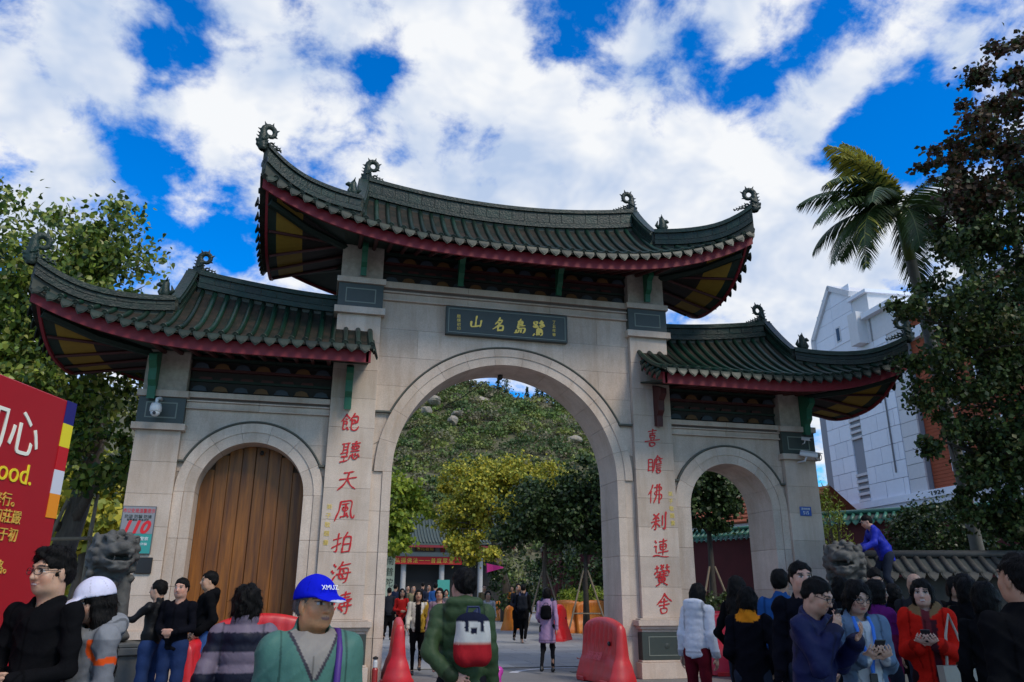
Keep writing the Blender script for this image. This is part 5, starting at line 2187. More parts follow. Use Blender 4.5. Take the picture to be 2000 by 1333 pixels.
for k, b in enumerate([(940, 788, 38, 26, 'pale squared boulder high on the hill, right of the others'), (850, 783, 28, 20, 'boulder near the left jamb, second below the crest'),
                       (832, 803, 24, 18, 'boulder left of the wire, lower of the left pair'), (893, 808, 26, 14, 'flat boulder below the pale squared boulder'), (884, 822, 24, 20, 'grey boulder under the flat boulder'),
                       (1122, 860, 32, 16, 'grey boulder at the right jamb of the main arch')]):
    boulder(*b[:4], b[4], 100 + k)
for k, (px, py, h) in enumerate(((988, 772, 7.0), (1030, 775, 3.8), (1050, 776, 4.8), (1060, 778, 4.2), (972, 770, 3.6), (1072, 780, 3.2))):
    dr_ = ray(px, 900)
    dr_ = dr_[:2] / np.linalg.norm(dr_[:2])
    ts = np.arange(150, 400, 2.0)
    hh = hill_h(CAM[0] + dr_[0] * ts, CAM[1] + dr_[1] * ts)
    ti = ts[np.argmax((hh - 1.6) / ts)]
    q = np.array([CAM[0] + dr_[0] * ti, CAM[1] + dr_[1] * ti, hh.max() if False else float(hill_h(CAM[0] + dr_[0] * ti, CAM[1] + dr_[1] * ti))])
    h += 3.5
    mb = MB()
    root = empty('ridge_pine', tuple(q))
    lab = ['tallest thin conifer on the hill crest in the arch', 'short conifer second from the tallest on the crest', 'middle conifer on the hill crest', 'conifer right of the middle one on the crest', 'short conifer left of the tallest on the crest', 'rightmost small conifer on the hill crest'][k]
    tag(root, lab, 'tree', 'conifers on the hill crest')
    MB().tube([(0, 0, -1), (0, 0, h)], [.2, .05], 6).build('trunk', BARK_DARK, root)
    rs = np.random.RandomState(200 + k)
    n = 260
    z = rs.uniform(.2, 1, n)
    a = rs.uniform(0, 6.28, n)
    r = (1.1 - z) * .38 * h * rs.uniform(.2, 1, n) * (.6 + .4 * np.sin(z * 22))
    P = np.stack([r * np.cos(a), r * np.sin(a), z * h], 1)
    link_mesh('crown', leaves_mesh('crown', P, np.full(n, .6), G_DARK, rs, LEAF, 'diamond'), root)

# ------------------------------------------------------------ right: dark leafy tree, palm
def pxblobs(lst):
    return [(tuple(at_d(x, y, d)), (r, r, r * .85)) for x, y, d, r in lst]


tree('broadleaf_tree', 'tall dark tree with reddish top at the right edge', [(12.2, -1.6, 0), (12.1, -1.8, 2.5), (11.6, -2.2, 5.0), (11.2, -2.6, 8.0), (11.0, -3.0, 11.0)], .26, .06,
     pxblobs([(1960, 430, 15.5, 1.0), (1890, 470, 15.2, .75), (1975, 560, 15.8, 1.1), (1870, 575, 15, .8), (1800, 610, 14.8, .55), (1930, 660, 15.5, 1.0), (1840, 680, 15, .75), (1985, 760, 15.8, 1.0), (1890, 770, 15.3, .85), (1930, 870, 15.5, .9), (1850, 860, 15, .55), (1985, 900, 15.8, .8), (1900, 950, 15.5, .55), (1975, 1010, 15.8, .7), (1945, 1050, 15.8, .65), (1995, 1080, 15.8, .7), (1890, 1010, 15.5, .5), (1930, 960, 15.6, .7), (1985, 980, 15.2, .8), (1770, 600, 14.6, .35), (2060, 650, 15.5, 1.4), (2060, 850, 15.5, 1.3), (1820, 770, 15, .5)]),
     46000, .105, G_DARK + [(.06, .095, .02), (.10, .135, .028), (.08, .08, .025)], 51, clumps=330, cs=.17, shell=.2, limbs=12, aspect=.42, bark=BARK_DARK)
redt = [o for o in COL.objects if o.name == 'broadleaf_tree'][0]
rs = np.random.RandomState(52)
P, O = crown_points(pxblobs([(1970, 110, 15.5, .7), (1930, 190, 15.3, .7), (1985, 230, 15.8, .9), (1900, 280, 15, .7), (1965, 330, 15.5, .9), (1880, 370, 15, .7), (1815, 315, 14.8, .4), (1840, 290, 14.8, .35), (1920, 420, 15.2, .8), (2060, 250, 15.5, 1.2)]), 10500, rs, 110, .14, .3)
link_mesh('red_leaves', leaves_mesh('red_leaves', P - np.array(redt.location), rs.uniform(.7, 1.2, len(P)) * .115, G_RED, rs, LEAF, aspect=.42, nrm_out=O), redt)

FROND = leaf_mat('frond', .45, .18)


def palm():
    top = Vector(at_d(1778, 505, 18.5))
    b0 = Vector(at_d(1893, 1000, 18.5))
    b0.z = 0
    b0 = Vector((b0.x + .15, b0.y, 0))
    root = empty('palm_tree', b0)
    tag(root, 'tall king palm with drooping fronds right of the gate roof', 'palm tree')
    mid = b0.lerp(top, .5) + Vector((.10, 0, 0))
    mb = MB()
    path, rr = [], []
    for i in range(41):
        t = i / 40
        p = b0 * (1 - t) ** 2 + mid * 2 * t * (1 - t) + top * t * t
        path.append(p - b0)
        rr.append((.155 - .04 * t) * (1 + .045 * (i % 2)))
    mb.tube(path, rr, 12)
    mb.build('trunk', mat('palm_bark', (.13, .125, .11), .85, var=.25, vscale=2), root, smooth=True)
    mb = MB()
    ax = (path[-1] - path[-4]).normalized()
    mb.tube([path[-1] - ax * .05, path[-1] + ax * .45, path[-1] + ax * 1.0, path[-1] + ax * 1.25], [.125, .14, .10, .05], 10)
    mb.build('crownshaft', mat('crownshaft', (.11, .15, .03), .4, var=.15), root, smooth=True)
    hub = path[-1] + ax * 1.15
    rs = np.random.RandomState(5)
    # azimuth, start pitch, length, droop, paleness
    fr = [(185, 25, 2.9, 1.2, 0), (178, 5, 2.8, 1.25, 0), (170, 42, 2.7, 1.15, 0), (195, -8, 2.6, 1.2, .3), (178, 76, 2.5, .95, 1), (165, 84, 2.3, .7, .9), (186, 68, 2.3, 1.0, .7), (150, 20, 2.4, 1.2, 0), (215, 25, 2.6, 1.2, 0), (20, 30, 2.6, 1.2, 0), (0, 5, 2.5, 1.2, 0),
          (340, 40, 2.6, 1.1, 0), (40, -10, 2.3, 1.1, 0), (90, 35, 2.6, 1.2, 0), (270, 30, 2.6, 1.2, 0), (300, 5, 2.3, 1.3, 0), (240, -5, 2.2, 1.3, 0), (120, 80, 1.7, .3, .2), (60, 55, 2.2, 1.0, 0), (190, 50, 2.6, 1.3, .15), (205, 8, 2.8, 1.3, .1), (10, 55, 2.4, 1.1, 0), (350, -5, 2.5, 1.2, 0)]
    for (az, pi_, ln, dr, pale) in fr:
        d = Vector((math.cos(R(az)), math.sin(R(az)), 0))
        pts = []
        a = R(pi_)
        p = hub.copy()
        ns = 16
        for i in range(ns + 1):
            pts.append(p.copy())
            p = p + (d * math.cos(a) + Vector((0, 0, math.sin(a)))) * (ln / ns)
            a -= dr / ns * 1.25
        fb = MB()
        fb.tube(pts, [.028 * (1 - .85 * i / ns) for i in range(ns + 1)], 5)
        fr_o = fb.build('frond', mat('rachis', (.10, .13, .03), .5), root)
        V, F, Cc = [], [], []
        sidev = d.cross(Vector((0, 0, 1))).normalized()
        nl = 62
        for i in range(nl):
            f = .10 + .9 * i / (nl - 1)
            k = min(ns - 1, int(f * ns))
            q = pts[k].lerp(pts[k + 1], f * ns - k)
            t = (pts[k + 1] - pts[k]).normalized()
            L_ = .72 * math.sin(math.pi * min(1, .18 + f * .78)) ** .7 * rs.uniform(.85, 1.1)
            for sg in (-1, 1):
                e = (sidev * sg * .75 + t * .55 + Vector((0, 0, -.42 + rs.uniform(-.15, .1)))).normalized()
                wv = t * .026
                m1 = q + e * L_ * .5 + Vector((0, 0, .02))
                tip = q + e * L_ + Vector((0, 0, -.16 * L_))
                b = len(V)
                V += [q - wv * .6, q + wv * .6, m1 + wv, tip, m1 - wv]
                F += [(b, b + 1, b + 2, b + 4), (b + 4, b + 2, b + 3)]
                base = np.array([(.036, .070, .020), (.36, .34, .06)][1 if rs.rand() < pale else 0]) * rs.uniform(.7, 1.3)
                Cc += [base] * 5
        me = bpy.data.meshes.new('leaflets')
        me.from_pydata([tuple(v) for v in V], [], F)
        at = me.color_attributes.new('Col', 'FLOAT_COLOR', 'POINT')
        at.data.foreach_set('color', np.concatenate([np.array(Cc), np.ones((len(Cc), 1))], 1).astype(np.float32).ravel())
        me.materials.append(FROND)
        link_mesh('leaflets', me, fr_o)


palm()

# unseen tree added outside the view to shade the crowd at the right
for x_, y_, r_, n_, sd_, lab in ((5.4, -14.6, 3.6, 9000, 91, 'broad unseen tree added outside the picture on the right to shade the crowd'),):
    tree('added_shade_tree', lab, [(x_ + 1.0, y_ - 1.5, 0), (x_ + .8, y_ - 1.2, 3), (x_ + .3, y_ - .5, 6), (x_, y_, 8.5)], .22, .08, [((x_, y_, 8.6), (r_, r_, 1.6)), ((x_ + 1.2, y_ - 1.0, 9.6), (r_ * .8, r_ * .8, 1.4))], n_, .30, G_MID, sd_, clumps=150, shell=.2)

# ------------------------------------------------------------ walls, hall, building
WALL_RED = mat('wall_red', (.075, .011, .014), .85, var=.2, vscale=1.0)
CAP_GREEN = mat('cap_tile_green', (.035, .135, .095), .4, var=.25, vscale=6, objvar=.2)
CAP_GREY = mat('cap_tile_grey', (.048, .045, .039), .7, var=.3, vscale=6, objvar=.2)
PLINTH = mat('wall_plinth', (.17, .16, .15), .85, var=.2)


def tiled_wall(name, label, a, b, h, th, wallm, tilem, pitch=.24, over=.32, rise=.22, group=None):
    a, b = Vector((*a, 0)), Vector((*b, 0))
    L_ = (b - a).length
    root = empty(name, tuple(a), math.atan2(b.y - a.y, b.x - a.x))
    tag(root, label, 'wall', group)
    MB().box(0, L_, -th / 2, th / 2, .0, h - rise - .06).build('wall_body', wallm, root)
    MB().box(-.02, L_ + .02, -th / 2 - .03, th / 2 + .03, 0, .35).build('plinth', PLINTH, root)
    bed = MB()
    bed.prism([(-over, h - rise), (0, h), (over, h - rise), (0, h - .08 - .02), ], 0, L_)
    bed.v = [(y, x, z) for x, y, z in bed.v]
    bed.build('coping', mat('coping_bed', (.05, .055, .05), .9, var=.3), root)
    n = int(L_ / pitch)
    me = MB().tube([(0, 0, h + .015), (0, -over * .5, h - rise * .45), (0, -over - .03, h - rise + .02)], .06, 7).mesh('coping_tile', tilem, smooth=True)
    me2 = MB().tube([(0, 0, h + .015), (0, over * .5, h - rise * .45), (0, over + .03, h - rise + .02)], .06, 6).mesh('coping_tile', tilem, smooth=True)
    dr = mk_drip()
    dr.materials.clear()
    dr.materials.append(tilem)
    for k in range(n + 1):
        link_mesh('coping_tile', me, root, (k * pitch, 0, 0))
        if k % 1 == 0 and k < n:
            link_mesh('drip_tile', dr, root, ((k + .5) * pitch, -over - .01, h - rise + .0))
    bk = MB()
    for k in range(n + 1):
        bk.tube([(k * pitch, 0, h + .015), (k * pitch, over, h - rise + .02)], .06, 6)
    tag(bk.build('back_coping_tiles', tilem, root), kind='stuff')
    MB().tube([(0, 0, h + .07), (L_, 0, h + .07)], .075, 8).build('coping_ridge', tilem, root, smooth=True)
    return root


pw = [at_d(*q) for q in ((1990, 1020, 20.5), (1640, 1012, 24.5), (1400, 1044, 29.5), (1085, 1074, 42.0))]
pa, pb, pc = pw[0], pw[1], pw[3]
q1 = at_d(1345, 1050, 30.5)
q2 = at_d(1500, 1030, 27.0)
tiled_wall('temple_wall', 'dark red wall with green tile coping right of the gate', (pw[1][0] - .6, pw[1][1] + .8), (pw[0][0] + 3, pw[0][1] - 2.0), 4.0, .4, WALL_RED, CAP_GREEN, group='dark red temple walls')
tiled_wall('temple_wall', 'dark red wall with green tile coping seen through the right small arch', (q1[0] - 2.0, q1[1] + 3.6), (pw[1][0] - .7, pw[1][1] + .9), 3.75, .4, WALL_RED, CAP_GREEN, group='dark red temple walls')
q3, q4 = at_d(1062, 1085, 43), at_d(1190, 1070, 40)
tiled_wall('temple_wall', 'dark red wall with grey tile coping at the right of the main arch', (q3[0], q3[1]), (q4[0] + 1.5, q4[1] - 1.5), 4.1, .4, WALL_RED, CAP_GREY, group='dark red temple walls')
l1, l2 = at_d(1690, 1100, 15.2), at_d(1990, 1096, 14.4)
tiled_wall('low_wall', 'low wall with grey tile coping behind the right lion', (l1[0] - .3, l1[1]), (l2[0] + 2.5, l2[1] - .4), 2.28, .35, mat('low_wall_render', (.045, .042, .036), .9, var=.25), CAP_GREY, over=.42, rise=.30)

# small red house roof and white wall seen through the right small arch
hp = at_d(1430, 1010, 37)
hr = empty('tiled_house', (hp[0], hp[1], 0), R(-72))
tag(hr, 'white house with orange-red tile roof beyond the right small arch', 'house')
WHITEW = mat('white_render', (.62, .63, .66), .85, var=.08)
OR_TILE = mat('orange_tile', (.34, .085, .030), .8, var=.25, vscale=5, objvar=.2)
MB().box(-3.5, 3.5, 0, 5, 0, 4.6).build('wall', WHITEW, hr)
MB().box(-3.7, 3.7, -.25, 5, 4.6, 4.75).build('eave', WHITEW, hr)
rfm = MB().add([(-3.8, -.4, 4.76), (3.8, -.4, 4.76), (3.8, 2.5, 6.4), (-3.8, 2.5, 6.4), (-3.8, 5.4, 4.76), (3.8, 5.4, 4.76)], [(0, 1, 2, 3), (3, 2, 5, 4)]).build('roof', OR_TILE, hr)
for k in range(7):
    y, z = -.4 + 2.9 * k / 7, 4.77 + 1.64 * k / 7
    MB().box(-3.8, 3.8, y, y + .40, z + .02, z + .07).build('roof_tile', OR_TILE, rfm)

# temple hall at the end of the court
hx0, hx1 = at_d(790, 1068, 75), at_d(865, 1068, 75)
hall = empty('temple_hall', (hx0[0], hx0[1], 0), 0)
tag(hall, 'temple entrance hall with grey tiled roof and pale columns at the far end', 'temple hall')
ST = mat('hall_stone', (.42, .40, .38), .8, var=.12)
for k, x in enumerate((-4.2, 0, 3.75, 7.6)):
    col = MB().lathe([(.36, 0), (.36, .25), (.26, .35), (.26, 4.9), (.33, 5.0)], 14, (x, 0, 0)).build('column', ST, hall, smooth=False)
MB().box(-5.6, 9.2, -.28, .28, 4.95, 5.35).build('beam', ST, hall)
MB().box(-4.6, 8.0, -.18, .18, 5.35, 6.1).build('lintel', mat('hall_grey', (.2, .2, .19), .8), hall)
for x in (-4.2, 0, 3.75, 7.6):
    MB().box(x - .22, x + .22, -.36, .3, 5.35, 6.15).build('strut', mat('hall_red', (.22, .02, .02), .7), hall)
MB().box(1.0, 3.0, -.34, -.2, 5.42, 6.0).build('name_board', mat('board_dark', (.05, .018, .012), .5), hall)
for k, ch in enumerate('寺陀普南'):
    letter('board_character', ch, .42, LETTER_G, hall, (1.35 + .43 * k, -.36, 5.70), depth=.01)
MB().box(-6.2, 9.8, .8, 7, 0, 5.9).build('interior', mat('hall_dark', (.025, .022, .02), .9), hall)
rf_ = MB()
secs = []
for i in range(25):
    x = -7.2 + 18 * i / 24
    e = .5 * (abs(x - 1.8) / 9) ** 3
    secs.append([(x, -1.9, 6.15 + e), (x, -.4, 6.75 + e), (x, 1.2, 7.7 + e * .6), (x, 2.6, 8.9 + e * .4), (x, 4.0, 7.7 + e * .6), (x, 6.8, 6.15 + e), (x, 6.8, 5.95 + e), (x, -1.9, 5.95 + e)])
rf_.sweep(secs)
hr_ = rf_.build('roof', mat('hall_tile', (.062, .082, .072), .6, var=.25, vscale=3), hall)
MB().box(-7.1, 10.7, -1.92, -1.80, 5.72, 5.94).build('fascia_board', FASCIA, hr_)
for i in range(58):
    x = -7.0 + 17.6 * i / 57
    e = .5 * (abs(x - 1.8) / 9) ** 3
    MB().tube([(x, -1.95, 6.19 + e), (x, -.4, 6.79 + e), (x, 1.2, 7.74 + e * .6), (x, 2.5, 8.86 + e * .4)], .09, 6).build('roof_tile', MATS['hall_tile'], hr_, smooth=True)
MB().box(-6.0, 9.6, 2.4, 2.8, 8.85, 9.3).build('ridge', MATS['hall_tile'], hr_)
ban = empty('banner', (hx0[0] + 2.0, hx0[1] - .75, 4.55))
tag(ban, 'red banner with yellow characters across the temple hall', 'banner')
MB().box(-3.4, 3.6, -.01, .01, -.36, .36).build('cloth', mat('banner_red', (.50, .010, .010), .7), ban)
for k, ch in enumerate('弘揚佛法——普度眾生'):
    letter('banner_character', ch, .50, mat('banner_yellow', (.75, .55, .06), .6), ban, (-2.7 + .58 * k, -.03, 0), depth=.004)
gp = at_d(867, 1120, 70)
MB_ = MB().box(-.55, .55, -.06, .06, 0, 2.7)
o = MB_.build('notice_board', mat('board_teal', (.05, .30, .24), .6), loc=(gp[0], gp[1], 0))
tag(o, 'teal notice board standing beside the hall column', 'notice board')
sp = at_d(757, 1115, 46)
sg = empty('standing_sign', (sp[0], sp[1], 0))
tag(sg, 'pale vertical sign with dark characters at the left jamb', 'sign')
MB().box(-.42, .42, -.05, .05, .2, 3.9).build('board', mat('sign_pale', (.55, .62, .48), .7), sg)
for k, ch in enumerate('南普陀'):
    letter('sign_character', ch, .5, mat('ink', (.02, .03, .02), .7), sg, (.12, -.06, 3.4 - .62 * k), depth=.004)

# ---- stone-clad building on the right
bA, bB = at_d(1590, 900, 41), at_d(1860, 955, 31)
ang = math.atan2(bB[1] - bA[1], bB[0] - bA[0])
bl = empty('office_building', (bA[0], bA[1], 0), ang)
tag(bl, 'white stone-clad building with red brick bays and stepped gable beyond the right wing', 'building')
CLAD = mat('stone_clad', (.74, .76, .82), .55, var=.05, vscale=1.5, objvar=.045)
CLADJ = mat('clad_joint', (.26, .27, .30), .8)
CLADG = mat('stone_clad_grey', (.60, .59, .60), .6, var=.06, objvar=.05)
BRICK = mat('brick_red', (.33, .070, .026), .8, var=.12, vscale=2)
GLASS = mat('window_glass', (.02, .025, .035), .12)


def bbox(x0, x1, y0, y1, z0, z1, name, m, par=bl):
    return MB().box(x0, x1, y0, y1, z0, z1).build(name, m, par)


core = bbox(.9, 8.3, .06, 9, 0, 13.2, 'wall', CLADJ)
# cladding panels on the face, leaving the window slot
SL0, SL1 = 3.58, 4.42


def panels(x0, x1, z0, z1, y, pw_, ph, m, par, stag=True):
    r = 0
    z = z0
    while z < z1 - .05:
        zt = min(z + ph, z1)
        x = x0 - (pw_ / 2 if (r % 2 and stag) else 0)
        while x < x1 - .01:
            a, b = max(x, x0), min(x + pw_, x1)
            if b - a > .05:
                MB().box(a + .012, b - .012, y - .03, y + .05, z + .012, zt - .012).build('stone_panel', m, par)
            x += pw_
        z = zt
        r += 1


panels(1.55, SL0, 5.75, 13.2, .02, 1.05, .78, CLAD, core)
panels(SL1, 7.25, 5.75, 13.2, .02, 1.25, .78, CLAD, core)
panels(.9, 1.55, 5.75, 13.2, .10, .7, .78, CLADG, core, False)
panels(7.25, 8.35, 5.75, 13.2, .05, 1.2, .62, CLADG, core, False)
# slot: recess, louvres, glass, brick spandrel
bbox(SL0, SL1, .42, .46, 5.75, 13.2, 'slot_back', GLASS)
for z0 in (5.75, 8.75, 11.7):
    for k in range(5):
        if z0 + k * .30 < 13.1:
            bbox(SL0 - .02, SL1 + .02, -.06, .30, z0 + .05 + k * .30, z0 + .17 + k * .30, 'louvre', CLADG)
for z0 in (8.05, 11.0):
    bbox(SL0, SL1, .12, .40, z0, z0 + .55, 'spandrel', BRICK)
MB().tube([(6.55, -.05, 6.8), (6.55, -.05, 10.6)], .035, 6).build('drain_pipe', mat('pipe_grey', (.15, .15, .16), .6), bl)
# base courses
for (x0, x1, z0, z1, y) in ((.5, 15.5, 5.45, 5.75, -.22), (.6, 15.4, 5.2, 5.45, -.10)):
    bbox(x0, x1, y, 1.0, z0, z1, 'string_course', CLAD)
bbox(.8, 15.3, .0, 8, 0, 5.2, 'base_wall', CLAD)
for x0 in (4.2, 10.2, 12.8):
    w = bbox(x0, x0 + 1.7, -.02, .10, 3.0, 4.9, 'window', BRICK)
    bbox(x0 + .35, x0 + 1.35, -.05, -.021, 3.2, 4.55, 'pane', GLASS, w)
# gable tower above
gb = MB()
poly = [(1.5, 13.2), (1.5, 14.75), (3.45, 16.95), (5.1, 16.0), (5.1, 14.3), (5.1, 13.2)]
gb.prism(poly, .0, 5.0)
gt = gb.build('gable', CLAD, bl)
tr_ = MB()
for (p0, p1) in (((1.38, 14.70), (3.45, 17.05)), ((3.45, 17.05), (5.2, 16.05)), ((1.38, 13.2), (1.38, 14.7))):
    a, b = Vector((p0[0], 0, p0[1])), Vector((p1[0], 0, p1[1]))
    t = (b - a).normalized()
    n = Vector((-t.z, 0, t.x))
    if n.z < 0:
        n = -n
    if abs(t.x) < .1:
        n = Vector((-1, 0, 0))
    q = [a - n * .22, b - n * .22, b + n * .05, a + n * .05]
    tr_.add([(v.x, -.16, v.z) for v in q] + [(v.x, 5.1, v.z) for v in q], [(0, 1, 2, 3), (7, 6, 5, 4), (0, 4, 5, 1), (1, 5, 6, 2), (2, 6, 7, 3), (3, 7, 4, 0)])
tr_.build('gable_coping', CLADG, gt)
for k in range(1, 5):
    for (xa, xb) in ((1.6, 3.3), (3.32, 5.05)):
        z = 13.0 + k * .72
        lo = 1.55 + max(0, (z - 14.7)) * .9
        hi_ = 5.05
        if z > 16.0:
            continue
        a, b = max(xa, lo), min(xb, hi_)
        if b - a > .2:
            MB().box(a, b, -.03, .0, z, z + .70).build('stone_panel', CLAD, gt)
gw = bbox(3.5, 3.9, -.06, .02, 13.9, 14.7, 'window', CLADG)
bbox(3.57, 3.83, -.07, -.06, 13.95, 14.62, 'pane', GLASS, gw)
for (x0, x1, z1, y1) in ((5.1, 6.35, 15.6, 4), (5.3, 6.0, 14.7, -.5), (6.2, 8.4, 14.3, 5)):
    bbox(x0, x1, -.02 + min(0, y1), 5 if y1 > 0 else 2, 13.1, z1, 'stepped_block', CLADG)
bbox(6.1, 8.5, -.35, 5, 14.25, 14.5, 'parapet', CLAD)
bbox(5.0, 6.5, -.2, 4.6, 15.55, 15.72, 'parapet', CLAD)
# brick bays to the right with white windows
bw = bbox(8.35, 15.3, .35, 9, 5.7, 12.4, 'brick_wall', BRICK)
for r in range(44):
    bbox(8.36, 15.3, .335, .35, 5.8 + r * .15, 5.92 + r * .15, 'brick_course', BRICK, bw)
for x0 in (9.7, 11.8, 13.9):
    for z0 in (6.4, 9.0):
        w = bbox(x0, x0 + .95, .22, .45, z0, z0 + 1.7, 'window', CLAD)
        bbox(x0 + .12, x0 + .83, .20, .22, z0 + .12, z0 + 1.58, 'pane', GLASS, w)
bbox(8.3, 15.5, .1, 9, 12.4, 12.9, 'string_course', CLAD)
bbox(8.4, 15.3, .3, 9, 12.9, 13.4, 'brick_band', BRICK)
bbox(8.2, 15.6, -.1, 9, 13.4, 13.9, 'parapet', CLAD)
nw = letter('building_number', '1924', .7, mat('ink', (.02, .03, .02), .7), bl, (9.2, -.24, 5.60), depth=.01)
nw.scale = (.6, 1, .36)

